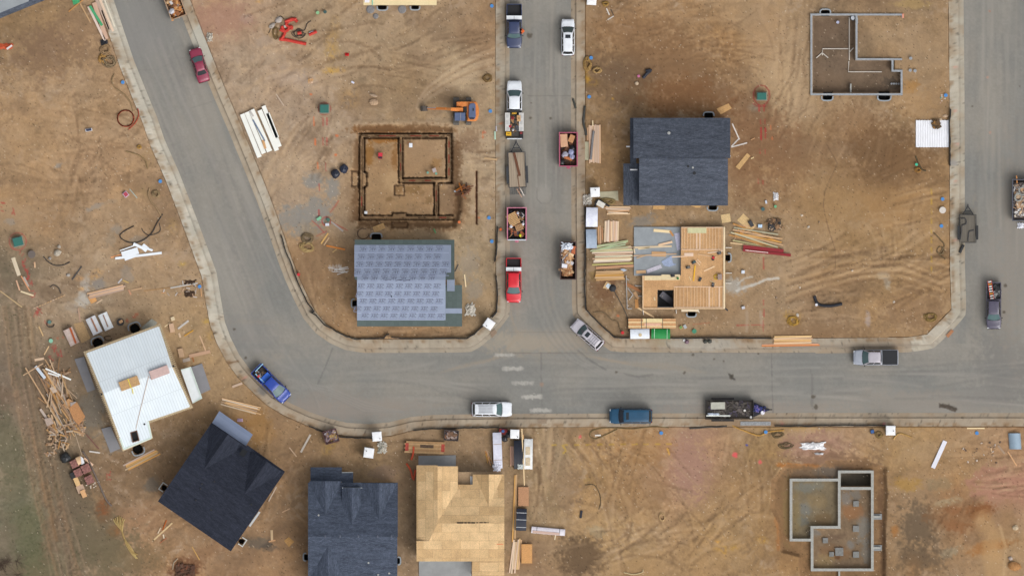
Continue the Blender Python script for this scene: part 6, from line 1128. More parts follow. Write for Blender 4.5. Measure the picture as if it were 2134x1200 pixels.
def wrapped(px,py,a,b,h,rot,c,label,name='wrapped_bundle', straps=0,c2=None,strapc=(225,228,232),along=True,z=None,r_=.06):
 z=gmax(px,py) if z is None else z;t=thing(name,label,'wrapped bundle', P(px,py,z),rot);A,B=a*S,b*S
 m=MB();m.bx(-A/2+.08,A/2-.08,-B/2+.05,B/2-.05,0,.1);m.build('bearer', mat((150,116,82),.8,.2),t)
 m=MB();rr=random.Random(int(px+py));n=7;rows=[]
 for i in range(n):
  x=-A/2+A*i/(n-1);w_=B/2*(1-.03*rr.random());d=h*(1-.04*rr.random());rows.append([(x+rr.uniform(-.03,.03),-w_,.1),(x,-w_,d-.08),(x,-w_+.07,d),(x,0,d+.02),(x,w_-.07,d),(x,w_,d-.08),(x+rr.uniform(-.03,.03),w_,.1)])
 m.loft(rows);m.build('wrapping', mat(c,.5,.08,2.5,rgb2=c2,bump=.25),t,smooth=50)
 for i in range(straps):
  m=MB();q=-A/2+A*((i+.5)/straps if straps > 2 else (.16+.68*i));m.bx(q-.03,q+.03,-B/2-.012,B/2+.012,.1,h+.03);m.build('strap', mat(strapc,.5,.04),t)
 return t
def lid(px,py,r_,h,c,label,name='meter_lid', cat='meter lid', group=None):
 t=thing(name,label,cat,P(px,py,gmax(px,py,2)),0,group);m=MB();m.cyl((0,0,h/2-.1),r_*S*.9,h+.2,14);m.build('tube', mat(tuple(v*.8 for v in c),.5,.08),t,smooth=40)
 m=MB();m.cyl((0,0,h+.03),r_*S,.06,14);m.build('lid', mat(c,.4,.08,4),t,smooth=40);return t
def toilet(px,py,s,rot,label,dot=(.3,.3),col=(88,120,130)):
 t=thing('portable_toilet', label,'portable toilet', P(px,py,max(gz(px,py),.1)),rot);q=s*S/2
 m=MB();m.bx(-q*.94,q*.94,-q*.94,q*.94,.06,2.15);m.build('cabin', mat(col,.5,.06),t,bevel=.03)
 m=MB();m.bx(-q*.96,q*.96,-q*.96,q*.96,0,.06);m.build('base', mat((60,62,64),.7),t)
 m=MB();m.loft([[(x*k,y*k,z) for x,y in ((-q,-q),(q,-q),(q,q),(-q,q))] for k,z in ((1,2.155),(1,2.2),(.9,2.28),(.4,2.32))]);m.build('roof', mat((240,242,244),.45,.03),t)
 m=MB();m.cyl((dot[0]*q*2-0,dot[1]*q*2,2.36),.065,.2,10);m.build('vent_pipe', mat((60,62,66),.6),t)
 m=MB();m.bx(-q*.6,q*.6,-q*.94-.03,-q*.94,.12,2.0);d=m.build('door', mat(tuple(v*.8 for v in col),.5),t);m=MB();m.bx(q*.4,q*.5,-q*.94-.06,-q*.94-.03,1.0,1.14);m.build('handle', mat((40,40,42),.5),d)
def fence(pts,label,w=2.3,h=.55):
 r=random.Random(int(pts[0][0]+pts[-1][1]));d=[]
 for a,b in zip(pts[:-1],pts[1:]):
  n=max(1,int(math.hypot(b[0]-a[0],b[1]-a[1])/7));d+=[(a[0]+(b[0]-a[0])*i/n+r.uniform(-.7,.7),a[1]+(b[1]-a[1])*i/n+r.uniform(-.7,.7)) for i in range(n)]
 d.append(pts[-1]);t=thing('silt_fence', label,'silt fence', P(*pts[0],.1));m=MB();wall_run(m,d,w,.02,h);m.build('fabric', mat((44,43,42),.85,.2,3),t,True)
 for i in range(0,len(d),6): m=MB();m.box((wx(d[i][0]),wy(d[i][1]),.35),(.06,.06,.9));m.build('stake', mat((120,96,70),.8),t,True)
def utility_box(px,py,a,b,rot,label):
 t=thing('utility_box', label,'utility box', P(px,py,gmax(px,py)),rot);g=mat((46,108,98),.5,.08,2);A,B=a*S/2,b*S/2
 m=MB();m.bx(-A-.1,A+.1,-B-.1,B+.1,-.15,.08);m.build('pad', mat((150,140,128),.9,.1),t);m=MB();m.bx(-A*.97,A*.97,-B*.97,B*.97,.08,.8);m.build('cabinet', g,t);m=MB();m.bx(-A,A,-B,B,.8,.88);m.build('lid', g,t,bevel=.03)
def rock(px,py,a,b,h,rot,c,label,name='rock', seed=0):
 r=random.Random(seed+int(px+py));m=MB();rings=[];z=max(gz(px,py),-1)-.05
 for k,(q,zz) in enumerate(((.8,0),(1,.35),(.86,.75),(.45,1))):
  rings.append([(wx(px)+(math.cos(t*.6981)*a*q*r.uniform(.8,1.12)*math.cos(R(rot))-math.sin(t*.6981)*b*q*math.sin(R(rot)))*S/2,wy(py)+(math.cos(t*.6981)*a*q*math.sin(R(rot))+math.sin(t*.6981)*b*q*r.uniform(.85,1.1)*math.cos(R(rot)))*S/2,z+h*zz*r.uniform(.9,1.1)) for t in range(9)])
 m.loft(rings);return m.single(name,label,name.replace('_', ' '),mat(c,.9,.25,4,.3))
def smallbox(px,py,a,b,h,rot,c,label,name,cat,lidc=None,z=None):
 z=gmax(px,py,2) if z is None else z;m=MB();m.box((wx(px),wy(py),z+h/2),(a*S,b*S,h),rot);o=m.single(name,label,cat,mat(c,.55,.12,5),bevel=.02);o.rotation_euler=(0,0,0)
 if lidc: m=MB();m.box((0,0,h+.02),(a*S*.8,b*S*.8,.04),rot);m.build('lid', mat(lidc,.5,.1),o)
 return o
def items():
 # banks of boards -------------------------------------------------------------
 pile(1239.5,260,1239.5,339,25,8,[PINK_,(204,172,146),PINK_],'pinkish board in the upright stack beside the upper pink skip', 'boards stacked beside the upper pink skip', 2,.5,2)
 sheet([(1210,295),(1228,296),(1229,334),(1210,333)],(180,176,148),'grey green sheet lying left of the pinkish board stack', m_=mat((176,173,146),.85,.08,2))
 hose([(1237,273),(1234,300),(1231,333)],.16,(128,128,130),'flat grey rubber strip lying on the pinkish board stack', 'rubber_strip', 'rubber strip', z=.3)
 board(1225,266,1225,293,3,ORNG,'orange tinted board at the left side of the pinkish board stack');board(1235,251,1235.5,263,2.5,CREAM,'short pale stick poking out above the pinkish board stack', z=.32)
 pile(1264,439,1312,438,17,7,[(224,184,146),(214,172,136),(228,200,164)],'pale pink board in the pile under the left end of the blue-grey roof', 'boards under the left end of the blue-grey roof', 2,2.5,5,1)
 pile(1275,460,1274,504,30,9,[(226,188,156),(212,172,142),(230,204,172)],'pink board in the neat square stack beside the garage floor', 'boards in the square stack beside the garage floor', 2,.4,1.5,2)
 for i,(x,y0,y1,c) in enumerate(((1247.5,472,512,ORNG),(1251,470,514,PINK_),(1254.5,474,500,(196,134,84)))): board(x-.5,y0,x+1,y1,2.4,c,['orange board nearest the grey wrapped pack, standing alone', 'long pink board between the grey pack and the square board stack', 'short brown board left of the square board stack'][i])
 pile(1237,529,1317,526,28,10,[PINK_,(226,208,166),(216,180,146),(204,202,160)],'pink and cream board in the wide stack left of the garage floor', 'boards in the wide stack left of the garage floor', 2,.7,4,3)
 pile(1231,520,1305,507,13,5,[GREENB,(170,188,142),(194,200,156)],'greenish treated board slanting across the top of the wide stack', 'greenish boards slanting over the wide stack', 1,2.5,5,4,z=.28)
 pile(1238,544,1316,542,7,3,[(228,212,190),(206,186,166)],'thin pale board just below the wide stack', 'thin boards below the wide stack', 1,1,4,5)
 board(1234,552,1320,548,3,(196,186,120),'long yellowish green board below the wide stack');board(1242,558.5,1334,553,4.5,(212,152,104),'long orange board reaching onto the garage floor');
 pile(1241,575,1301,573,20,5,[CREAM,(206,162,106),(228,204,154)],'thick cream beam in the short stack with dark knots', 'beams in the short stack', 2,.8,2,6,th=.1)
 sheet([(1256,600),(1264,586),(1274,591),(1268,603)],(210,176,130),'square chipboard scrap beside the black funnel');sheet([(1262,596),(1267,590),(1273,594),(1267,602)],(214,228,238),'pale blue paper sheet on the chipboard scrap', z=gz(1266,596)+.09,name='paper_sheet');sheet([(1292,561),(1300,560),(1307,563),(1300,566)],(176,190,206),'pale blue plastic scrap at the end of the short beam stack', z=.5,name='plastic_scrap')
 for a in ((1303,590,1337,608,6,BROWN,'dark brown board slanting towards the timber deck'),(1322,608,1331,623,6,(200,152,100),'short tan board between the brown board and the deck'),(1326.5,623,1327.5,642,7,(204,150,96),'short orange board standing below the brown board'),(1329,641,1363,661,3.5,(234,206,168),'cream plank slanting away from the lower left deck corner'),(1420,647,1456,647,4.5,CREAM,'cream plank over the window well below the deck')): board(*a[:6],a[6],None,gmax(a[0],a[1])+.05+(.3 if a[0] > 1400 else 0))
 t=thing('metal_bracing', 'thin grey metal bracing left of the timber deck', 'bracing', P(1310,610,.2))
 for a in (((1305,574),(1307,643)),((1307,643),(1317,643)),((1308,600),(1319,614)),((1319,614),(1311,625)),((1305,580),(1311,584)),((1323,595),(1338,596)),((1330,617),(1338,617))): m=MB();m.tube([P(*a[0],.3),P(*a[1],.32)],.06,5);m.build('tube', mat((176,174,172),.5,.15),t,True)
 for i,(a,b) in enumerate((((1388+124,516),(1525,516)),((1512,569),(1525,569)),((1512,590),(1524,590)),((1409,645),(1409.5,653)),((1340,646),(1341,656)),((1455,645),(1457,651)))): m=MB();m.tube([P(*a,.5),P(*b,.15)],.06,5);m.single('wall_brace', 'short pale brace %s' % ['beside the upper right side of the deck', 'beside the middle of the right side of the deck', 'beside the lower right side of the deck', 'below the stair opening of the deck', 'at the lower left corner of the deck', 'right of the window well below the deck'][i],'brace', mat((212,206,196),.7))
 hose([(1508,641),(1513,644),(1517,647)],.1,(60,62,66),'dark strap at the lower right corner of the timber deck', 'strap', 'strap', z=.9)
 t=thing('timber_bundle', 'long banded bundle of pale beams above the white and green packs', 'timber bundle', P(1359,674,.12),0)
 for j in range(3):
  for i in range(7):
   m=MB();y=10.3-20.6*(i+.5)/7;m.bx(-49.5*S,49.5*S,(y-1.35)*S,(y+1.35)*S,.1+j*.2,.28+j*.2);m.build('beam', [mat((216,170,122),.75,.14,3),mat((234,206,156),.75,.1,3),mat((206,150,100),.75,.14,3)][(i*5+j*3) % 3],t)
 for x in (-22,-12,22): m=MB();m.bx((x-.6)*S,(x+.6)*S,-.68,.68,.69,.71);m.build('band', mat((90,84,78),.5),t)
 m=MB();m.bx(-19*S,21*S,.2,.64,.685,.70);m.build('top_sheet', mat((232,212,160),.7,.08),t);m=MB();m.bx(-16*S,18*S,-.3,.06,.685,.695);m.build('stamped_sheet', mat((226,178,150),.7,.15,5),t)
 t=wrapped(1333.5,695.5,40,21,.8,1,(226,232,240),'white wrapped pack beside the bright green pack');m=MB();m.cyl((.05,-.15,.86),.22,.08,9);m.single('straw_clod', 'tan clod of straw on top of the white wrapped pack beside the green one', 'clod', mat((214,192,152),.9,.2,5)).location+=t.location
 wrapped(1377,695.5,39,21,.8,-1,(36,142,70),'bright green wrapped pack with two white straps', straps=2,c2=(28,124,58),strapc=(190,220,196))
 wrapped(1233.5,452.5,24,41,1.0,-1,(232,236,246),'tall white wrapped pack left of the pink board pile', c2=(206,208,226));wrapped(1232.5,497.5,22,40,.9,1,(164,178,194),'grey blue wrapped pack below the tall white one', c2=(146,160,178))
 toilet(1240,400.5,20,3,'white roofed portable toilet above the crumpled white sheeting and grey sheet', (.05,.22));toilet(1019,675,20,-35,'white roofed portable toilet turned at the end of the silt fence below the underlay roof', (-.1,-.3));toilet(785.5,909,20,5,'white roofed portable toilet on the pavement edge above the slate blue house', (.3,-.25));toilet(768.5,943,21,-8,'white roofed portable toilet with a teal side between the slate blue house and the kerb', (-.25,.15),(70,140,136));toilet(1072.5,904,19,-2,'white roofed portable toilet above the black wrapped stack', (.35,-.3));toilet(1856,896.5,20,0,'white roofed portable toilet at the end of the lower right silt fence', (.3,-.05));toilet(1233,1,20,-4,'white roofed portable toilet cut off by the upper edge', (.3,.3))
 m=MB();crumple(m,1224,416,11,13,.15,.5,21,11);m.single('plastic_sheet', 'crumpled off-white sheeting on the pavement edge beside the tilted white crate', 'plastic sheet', mat((206,200,190),.6,.15,3))
 t=smallbox(1252,425.5,17,11,.5,-30,(222,218,208),'tilted white crate with a black frame above the white pack', 'crate', 'crate')
 hose([(1240,430),(1243,420),(1249,417),(1258,423),(1270,430)],.12,(44,46,50),'black bent pipe round the tilted white crate', 'pipe', 'pipe', z=.35)
 sheet([(1250,400),(1288,398),(1289,419),(1272,415),(1251,412)],(182,172,142),'grey tan sheet below the lower left corner of the blue-grey roof', m_=mat((182,174,146),.85,.1,2));coil(1268,419,15,6,4,.07,(136,116,74),'brown hose tangle on the grey tan sheet')
 pile(1614,710,1692,708,19,7,[(224,170,118),(214,156,104),(232,196,146)],'orange board in the stack lying on the pavement by the silver pickup road', 'boards in the pavement stack', 2,.6,2,7,z=.16)
 pile(1586,719.5,1708,718,5,2,[(216,140,80),(206,128,72)],'long orange board at the kerb side of the pavement stack', 'long boards along the pavement stack', 1,.3,4,8,z=.16)
 pile(1526,487,1626,508,34,11,[(214,170,118),(198,150,98),(222,188,140),(206,160,104),(190,182,140)],'loose orange board in the pile right of the timber deck', 'boards in the pile right of the deck', 2,4,8,9)
 for a in ((1549,514,1633,523,7,'shorter dark red steel beam next to the loose boards'),(1548,521,1648,532,5.5,'longer dark red steel beam at the lower side of the loose boards')):
  L=math.hypot(a[2]-a[0],a[3]-a[1])*S;t=thing('steel_beam', a[5],'steel beam', P((a[0]+a[2])/2,(a[1]+a[3])/2,.14),math.degrees(math.atan2(a[1]-a[3],a[2]-a[0])));w_=a[4]*S;rd=mat((142,34,42),.5,.12,3)
  m=MB();m.bx(-L/2,L/2,-w_/2,w_/2,0,.03);m.bx(-L/2,L/2,-w_/2,w_/2,.27,.3);m.bx(-L/2,L/2,-.03,.03,.03,.27);m.build('beam', rd,t)
 m=MB();m.box((wx(1577),wy(524),.45),(3.0,.09,.03),-6);m.single('white_strip', 'thin white strip lying on the longer red steel beam', 'trim', mat((232,214,206),.6))
 sheet([(1501.5,448),(1521,445),(1523.5,462),(1505,465)],(216,186,136),'square chipboard sheet above the upper right deck corner');sheet([(1536,459),(1549,445),(1576,470),(1564,483)],(214,182,130),'large tilted chipboard sheet above the loose board pile')
 for x,y,a,b,r_,c,l,n,ct in ((1565,466,8,14,30,(50,50,52),'black tool bag on the large tilted chipboard sheet', 'tool_bag', 'bag'),(1584,471,9,7,0,(182,208,232),'pale blue paper packet right of the tilted chipboard sheet', 'paper_packet', 'packet'),(1548.5,566.5,7,7,0,(206,214,224),'small pale square box right of the timber deck', 'box', 'box'),(1549,641,7,6,20,(190,190,196),'pale tub on the ground right of the lower deck corner', 'tub', 'tub')): smallbox(x,y,a,b,.3,r_,c,l,n,ct,tuple(min(255,v+14) for v in c))
 for k in range(9): board(1532+random.uniform(-8,40),466+random.uniform(-2,60)*.4+k*2,1540+random.uniform(-6,40),470+k*2.4,1.8,ORNG,'small splinter of wood scattered round the loose board pile', 'splinters round the loose board pile', name='wood_splinter', cat='splinter')
 rubbish('burnt looking heap of dark scraps right of the loose boards', 'scrap_heap', 1614,468,13,11,.05,.45,46,[(96,74,54),(60,58,58),(150,116,84),(190,160,130),(48,50,52)],seed=30)
 zd=1.01
 for a in ((1362,480,1398,483,6,CREAM,'wide cream board at the top of the garage floor', .32),(1396,481,1403,492,4,ORNG,'short orange board at the end of the wide cream board', .34),(1320,516,1400,513,4,(232,204,158),'long cream board across the garage floor', .32),(1372,511,1401,504,4.5,(226,184,136),'short pink board above the long cream board', .38),(1330,519,1354,516,2.5,CREAM,'thin cream strip below the long cream board', .32),(1321,516,1323,528,2.5,CREAM,'stub of wood at the left edge of the garage floor', .32),(1320,533,1410,529,2.4,(222,186,150),'long thin pinkish board across the garage floor', .33),(1327,538,1345,532,2.4,PINE,'short slanting board at the left of the garage floor', .38),(1358,529,1388,530,10,(212,164,112),'broad wedge of plywood on the garage floor', .32),(1326,567,1346,566,6.5,(206,160,106),'orange plank end at the lower left of the garage floor', .34),(1400,535.5,1432,534,2,(230,200,172),'thin pink stick across the garage floor and deck edge', 1.02),(1426,531,1445,530.5,7,(228,192,160),'short wide pink board on the deck', zd),(1454,530,1494,536,2.2,(228,194,158),'thin pink board below the upper wall frame', zd),(1475,527,1507,523,2.2,(232,200,160),'thin cream board near the upper right of the deck', zd),(1467,565,1489,555,2.4,(232,202,162),'pale stick slanting on the middle of the deck', zd),(1436,576,1440,584,1.8,CREAM,'tiny pale stick left of the yellow level', zd),(1450,543,1459,553,1.8,(236,210,180),'thin pale offcut above the yellow level, lower one', zd),(1453,540,1461,548,1.8,(236,210,180),'thin pale offcut above the yellow level, upper one', zd+.06),(1480,585,1491,591,1.8,CREAM,'small pale stick above the lower wall frame', zd),(1363,619,1365,626,2.4,CREAM,'upright cream block beside the stair opening', zd)): board(*a[:6],a[6],None,a[7])
 m=MB();m.box((*W2((1447,569)),zd+.06),(2.05,.16,.06),84);m.single('spirit_level', 'long yellow spirit level lying on the timber deck', 'level', mat((238,184,40),.5,.05))
 def saw(x,y,c,l,n='circular_saw'): t=thing(n,l,'power saw', P(x,y,zd),random.uniform(0,90));m=MB();m.box((0,0,.04),(.55,.34,.06));m.build('base', mat((64,62,62),.6),t);m=MB();m.cyl((.06,0,.2),.17,.24,12);m.build('motor', mat(c,.5),t,smooth=40);m=MB();m.box((-.16,.06,.18),(.34,.1,.12));m.build('handle', mat((40,40,42),.6),t)
 saw(1486.5,538,(206,40,56),'red and black saw on the timber deck');saw(1434,557,(120,116,108),'grey saw left of the yellow level on the deck');saw(1446,546.5,(70,96,98),'small teal tool above the yellow level', 'drill');saw(1459,582,(58,62,70),'dark tool right of the yellow level', 'drill');saw(1486,593.5,(100,96,96),'grey tool above the lower wall frame', 'drill');saw(1499,527.5,(104,104,104),'small grey tool near the upper right corner of the deck', 'drill');saw(1402,574.5,(60,60,62),'dark tool on the pale sheet at the inner deck corner', 'drill')
 smallbox(1500,577,9,12,.4,0,(158,138,130),'dusty brown box at the right edge of the deck', 'box', 'box', z=zd);coil(1492,577,5,6,3,.03,(206,170,52),'yellow cable coil beside the brown box on the deck', name='cable_coil', cat='cable').location.z=zd;m=MB();m.cyl((*W2((1412.5,580)),zd+.15),.16,.2,10);m.single('green_can', 'small green can on the pale sheet at the inner deck corner', 'can', mat((28,110,44),.5))
 for n,(pts,c,l) in enumerate((([(1405,486),(1417,485),(1418,520),(1411,522)],(186,186,206),'long lilac plastic strip along the right of the garage floor'),([(1378,545),(1390,538),(1400,532),(1402,548),(1410,551),(1396,556),(1384,554)],(160,174,202),'crumpled blue plastic on the garage floor'),([(1347,562),(1376,551),(1380,558),(1349,570)],(206,202,214),'pale lilac sheet slanting on the garage floor'))): sheet(pts,c,l,z=.33,name='plastic_sheet', th=.04)
 sheet([(1493,227),(1518,216),(1525,226),(1502,239)],(204,160,106),'tan chipboard sheet above the upper right corner of the blue-grey roof');sheet([(1533,348),(1557,319),(1564,325),(1541,354)],(206,166,112),'narrow tan chipboard strip right of the blue-grey roof');sheet([(1361,427),(1386,427),(1385,437),(1361,436)],(204,160,104),'tan sheet under the lower eave of the blue-grey roof, left one', z=.2);sheet([(1436,427),(1462,427),(1459,433),(1450,433)],(208,166,110),'tan sheet under the lower eave of the blue-grey roof, right one', z=.2)
 for i,(a,b) in enumerate((((1526,258),(1541,291)),((1541,288),(1524,306)),((1524,307),(1557,298)))): board(*a,*b,2.6,(214,206,198),['upper whitish strip in the broken triangle right of the blue-grey roof', 'middle whitish strip in the broken triangle right of the blue-grey roof', 'lower whitish strip in the broken triangle right of the blue-grey roof'][i],name='broken_strip', cat='strip', th=.03)
 board(1565,331,1571,328,2,CREAM,'tiny pale stick right of the narrow chipboard strip', name='stick', cat='stick');board(1565,292,1573,288,1.6,ORNG,'thin orange stick at the end of the broken triangle', name='stick', cat='stick')
 for x,y,hx,hy,l in ((1617,409.5,6,10,'crumpled white plastic on the open lot left of the thin cable'),(1694,929,29,10,'big white plastic sheet gathered in the middle, above the lower right foundation'),(1707,945,11,2.5,'thin strip of white plastic below the gathered sheet'),(980,645,13,15,'white crumpled sheeting at the right of the underlay roof'),(797,932,11,13,'off-white plastic heap beside the toilet above the slate blue house'),(437,78,7,11,'crumpled white sheet at the pavement edge near the maroon car')):
  m=MB();crumple(m,x,y,hx,hy,gmax(x,y)+.02,.45,int(x),11);m.single('plastic_sheet', l,'plastic sheet', mat((236,236,238) if x not in (797,980,437) else (204,198,186),.55,.12,3))
 for a in ((184,14,219,86,5,(214,190,172),'outermost whitish plank on the upper left pavement'),(196,6,222,82,9,(206,172,150),'wide pink plank on the upper left pavement'),(201,0,228,62,6,(190,168,152),'greyish plank in the middle of the upper left pavement'),(206,-6,236,66,5,(222,186,148),'tan plank on the kerb side of the upper left pavement'),(216,-4,239,56,3.2,(214,206,186),'thin pale strip closest to the kerb at the upper left'),(212,22,227,62,2.6,(128,118,112),'thin dark strip among the upper left planks'),(143,25,176,-2,2.4,ORNG,'orange stick near the green sheet at the top left'),(167,8,188,46,2.6,(206,158,96),'ladder-like slanting stick below the green sheet at the top left')): board(*a[:6],a[6],None,.19 if a[0] > 180 else None)
 m=MB();m.box((*W2((200,33.5)),.3),(3.0,.34,.05),-58);m.single('green_strip', 'bright green strip lying on the upper left planks', 'strip', mat((70,160,108),.6,.08));sheet([(149,-6),(165,-6),(166,6),(153,11)],(66,160,104),'green sheet cut off by the upper edge', name='green_sheet')
 m=MB();crumple(m,217,89,9,6,.15,.3,41);m.single('black_fabric', 'black fabric scrap at the lower end of the upper left planks', 'fabric', mat((52,54,60),.8))
 for i,(x,y,rx,ry,n,c) in enumerate(((220,104,11,12,4,(150,122,88)),(214,122,9,9,4,(170,130,70)),(228,128,14,12,4,(132,112,84)))): coil(x,y,rx,ry,n,.09,c,['upper brown hose coil at the upper left pavement edge', 'small yellowish hose coil at the upper left pavement edge', 'wide loose brown hose coil at the upper left pavement edge'][i],i)
 hose([(238,154),(233,168),(238,182),(250,190),(262,200),(272,214),(277,232)],.07,(140,118,84),'brown hose trailing down beside the upper left pavement')
 m=MB();m.tube([P(262+17*math.cos(a*.3),247+17*math.sin(a*.3),gz(262,247)+.1) for a in range(42)],.08,6);m.tube([P(*p,.16) for p in smooth_line([(287,226),(289,240),(282,256),(268,270)],4)],.07,6);m.single('orange_hose', 'orange hose ring beside the left pavement', 'hose', mat((170,70,46),.6),smooth=60)
 hose([(279,471),(262,480),(250,490),(257,500),(275,506),(295,502),(315,487),(327,465),(339,446)],.075,(58,52,48),'long black hose loop above the white panels on the left lot');hose([(295,476),(300,484),(310,490),(325,487),(334,480),(332,465)],.055,(62,56,52),'short black hose curl beside the long black loop');hose([(312,392),(309,405),(315,420),(325,432),(336,450)],.09,(156,130,96),'tan hose beside the left pavement above the black loop');coil(325,404,8,7,3,.08,(140,118,84),'small tan hose coil below the blue lid on the left lot');hose([(262,316),(285,322),(302,334),(308,352)],.08,(146,122,84),'yellowish brown hose above the blue lid on the left lot');coil(290,306,5,4,2,.06,(176,136,64),'small yellow hose coil at the left pavement edge')
 hose([(90,534),(100,545),(115,553),(132,552),(146,546)],.065,(66,62,60),'curved black hose near the pale lump on the left lot');hose([(104,598),(112,594),(122,600),(127,612)],.07,(84,74,66),'little curved hose above the brown strip on the left lot');board(170,555,150,583,2.8,(74,70,68),'straight dark bar beside the grey powder on the left lot', name='bar', cat='bar')
 for a in ((499.5+5,238,541,328,10,'outermost white panel of the stack by the slanting road'),(514,234,550,320,10,'second white panel of the stack by the slanting road'),(524,229,562,316,12,'dirty middle panel of the white stack by the slanting road'),(541,230,577,314,10,'fourth panel of the white stack by the slanting road'),(549,221,583,306,9,'tall fifth panel of the white stack by the slanting road'),(558,236,578,287,8,'shortest panel at the right of the white stack by the slanting road')):
  L=math.hypot(a[2]-a[0],a[3]-a[1])*S;m=MB();m.box((*W2(((a[0]+a[2])/2,(a[1]+a[3])/2)),.3+.02*(a[0] % 3)),(L,a[4]*S*.97,.32),math.degrees(math.atan2(a[1]-a[3],a[2]-a[0])));m.single('white_sheet', a[5],'sheet', mat((238,238,230),.6,.05,1),bevel=.015)
 board(527,250,552,294,3,(126,140,160),'blue grey strip lying on the dirty white panel', z=.5);board(548,292,553,310,5,(216,168,116),'orange scrap of wood near the lower end of the dirty white panel', z=.5);board(521,232,528,243,4,(190,184,176),'stained scrap at the upper end of the dirty white panel', z=.5)
 for a in ((250,522.5,281,511.5,2.2,'thin white strip at the upper left of the white panel heap'),(240,538.5,337,527,5,'longest white panel in the heap on the left lot'),(254,532,288,522,14,'widest white panel in the heap on the left lot'),(278,508,302,519,6,'white panel slanting across the top of the heap on the left lot'),(296,512,307,521,12,'square white panel at the upper right of the heap on the left lot'),(304,517,318,522,4.5,'short white panel at the right of the heap on the left lot'),(260,541,280,534,5,'small white panel at the lower edge of the heap on the left lot')):
  L=math.hypot(a[2]-a[0],a[3]-a[1])*S;m=MB();m.box((*W2(((a[0]+a[2])/2,(a[1]+a[3])/2)),gmax(a[0],a[1])+.1+.03*(a[4] % 4)),(L,a[4]*S,.1),math.degrees(math.atan2(a[1]-a[3],a[2]-a[0])),0,2);m.single('white_sheet', a[5],'sheet', mat((232,238,244),.5,.04,1))
 board(231,536.5,254,530,3,(228,150,80),'orange stick at the left end of the white panel heap')
 pile(184,617,259,598,13,4,[(206,172,148),(190,160,140),(214,180,150)],'weathered pink board in the stack beside the grey powder', 'boards beside the grey powder', 2,.8,3,11);sheet([(183,619),(197,613),(202,627),(190,633)],(216,160,100),'orange chipboard scrap at the left end of the weathered board stack')
 for a in ((27,537,40,574,8,(206,190,164),'wide pale plank standing at the edge of the verge'),(49,577,59,597,5,(186,174,162),'grey plank below the wide pale plank'),(44,575,62,606,2.4,(206,146,106),'thin orange board along the grey plank'),(0,606,46,640,2.4,(196,164,110),'long thin stick lying in the verge'),(43,607,70,616,3.4,(226,206,166),'cream stick across the red paint marks'),(34,584,41,605,3,(208,150,96),'short orange board left of the grey plank'),(72,546,73,558,3.4,(208,164,120),'short upright tan block on the left lot'),(201,632,213,624,2.4,(222,186,140),'short cream stick below the weathered board stack'),(246,590,254,581,3,(200,196,196),'short grey stick above the weathered board stack'),(274,605,296,600,3,(206,156,96),'orange stick right of the weathered board stack'),(268,604,273,614,3.4,(206,144,100),'short brown stick right of the weathered board stack'),(256,584,268,589,2,(206,176,110),'thin yellow stick right of the grey one'),(300,606,420,592,1.8,(176,140,100),'very long thin batten towards the left pavement'),(355,600,412,590,2.6,(200,196,190),'long whitish strip reaching the left pavement'),(418,596,420,618,2.4,(196,146,96),'upright stick by the left pavement'),(81,680,90,700,2.4,(214,166,80),'yellow notched stick near the teal lid'),(92,739,102,721,2.4,(216,166,84),'yellow notched stick below the mint disc'),(72,750,92,746.5,5,(226,192,156),'short pale block near the scrap heap top'),(163,642,167.5,671,3,(190,150,118),'thin brown stick above the square chipboard sheet')): board(*a[:6],a[6])
 for i in range(12): board(70+i*5.6,643-i*2.4,74+i*5.6,641-i*2.4,1.6,(206,170,130),'small wood chip in the dotted line on the left lot', 'wood chips in the dotted line', name='wood_chip', cat='wood chip')
 for k in range(16): x,y=random.uniform(340,415),random.uniform(586,622);a=random.uniform(0,3.1);board(x-4*math.cos(a),y-4*math.sin(a),x+4*math.cos(a),y+4*math.sin(a),1.8,[(206,200,196),(176,160,146),(200,150,104)][k % 3],'small scrap in the litter beside the left pavement', 'scraps in the litter beside the left pavement', name='scrap', cat='scrap')
 for x,y,rx in ((396,590,14),(395,612,12)): m=MB();crumple(m,x,y,rx,8,gz(x,y)-.02,.16,int(y));m.single('dark_mat', 'dark brown matted rag by the left pavement, %s one' % ('upper' if y < 600 else 'lower'),'rag', mat((74,56,42),.95,.3,5))
 rock(120,527,17,14,.4,20,(190,180,164),'pale concrete lump on the left lot', 'concrete_lump');rock(123,514,8,9,.3,0,(176,166,152),'smaller concrete lump above the pale one', 'concrete_lump');rock(142,573,9,7,.3,0,(190,184,176),'pale stone beside the straight dark bar');rock(104,538,7,7,.3,0,(166,158,152),'grey stone on the curved black hose')
 for p in ((66,530,'grey round tub on the left lot beside the red marks', (108,98,92)),(251,671,'dark round tub with a wooden block in it above the white roof', (56,52,50))): t=lid(p[0],p[1],8,.3,p[3],p[2],'tub', 'tub')
 smallbox(252,670,8,6,.5,30,(204,160,116),'wooden block in the dark round tub above the white roof', 'wood_block', 'block');smallbox(185,271,14,6,.2,10,(228,230,236),'small white box with a dark side on the left lot', 'box', 'box', (56,60,84));smallbox(262,405,10,11,.3,40,(206,204,224),'white and red carton on the left lot', 'carton', 'carton', (180,70,84));board(270,394,286,413,1.8,(176,190,176),'thin pale green rod beside the carton', name='rod', cat='rod')
 m=MB();crumple(m,8,97,22,7,gz(8,97),.2,51);m.single('orange_cloth', 'orange cloth at the left edge', 'cloth', mat((196,88,52),.8));board(14,103,25,95,4,(232,226,222),'white scrap on the orange cloth at the left edge', z=.4,name='scrap', cat='scrap')
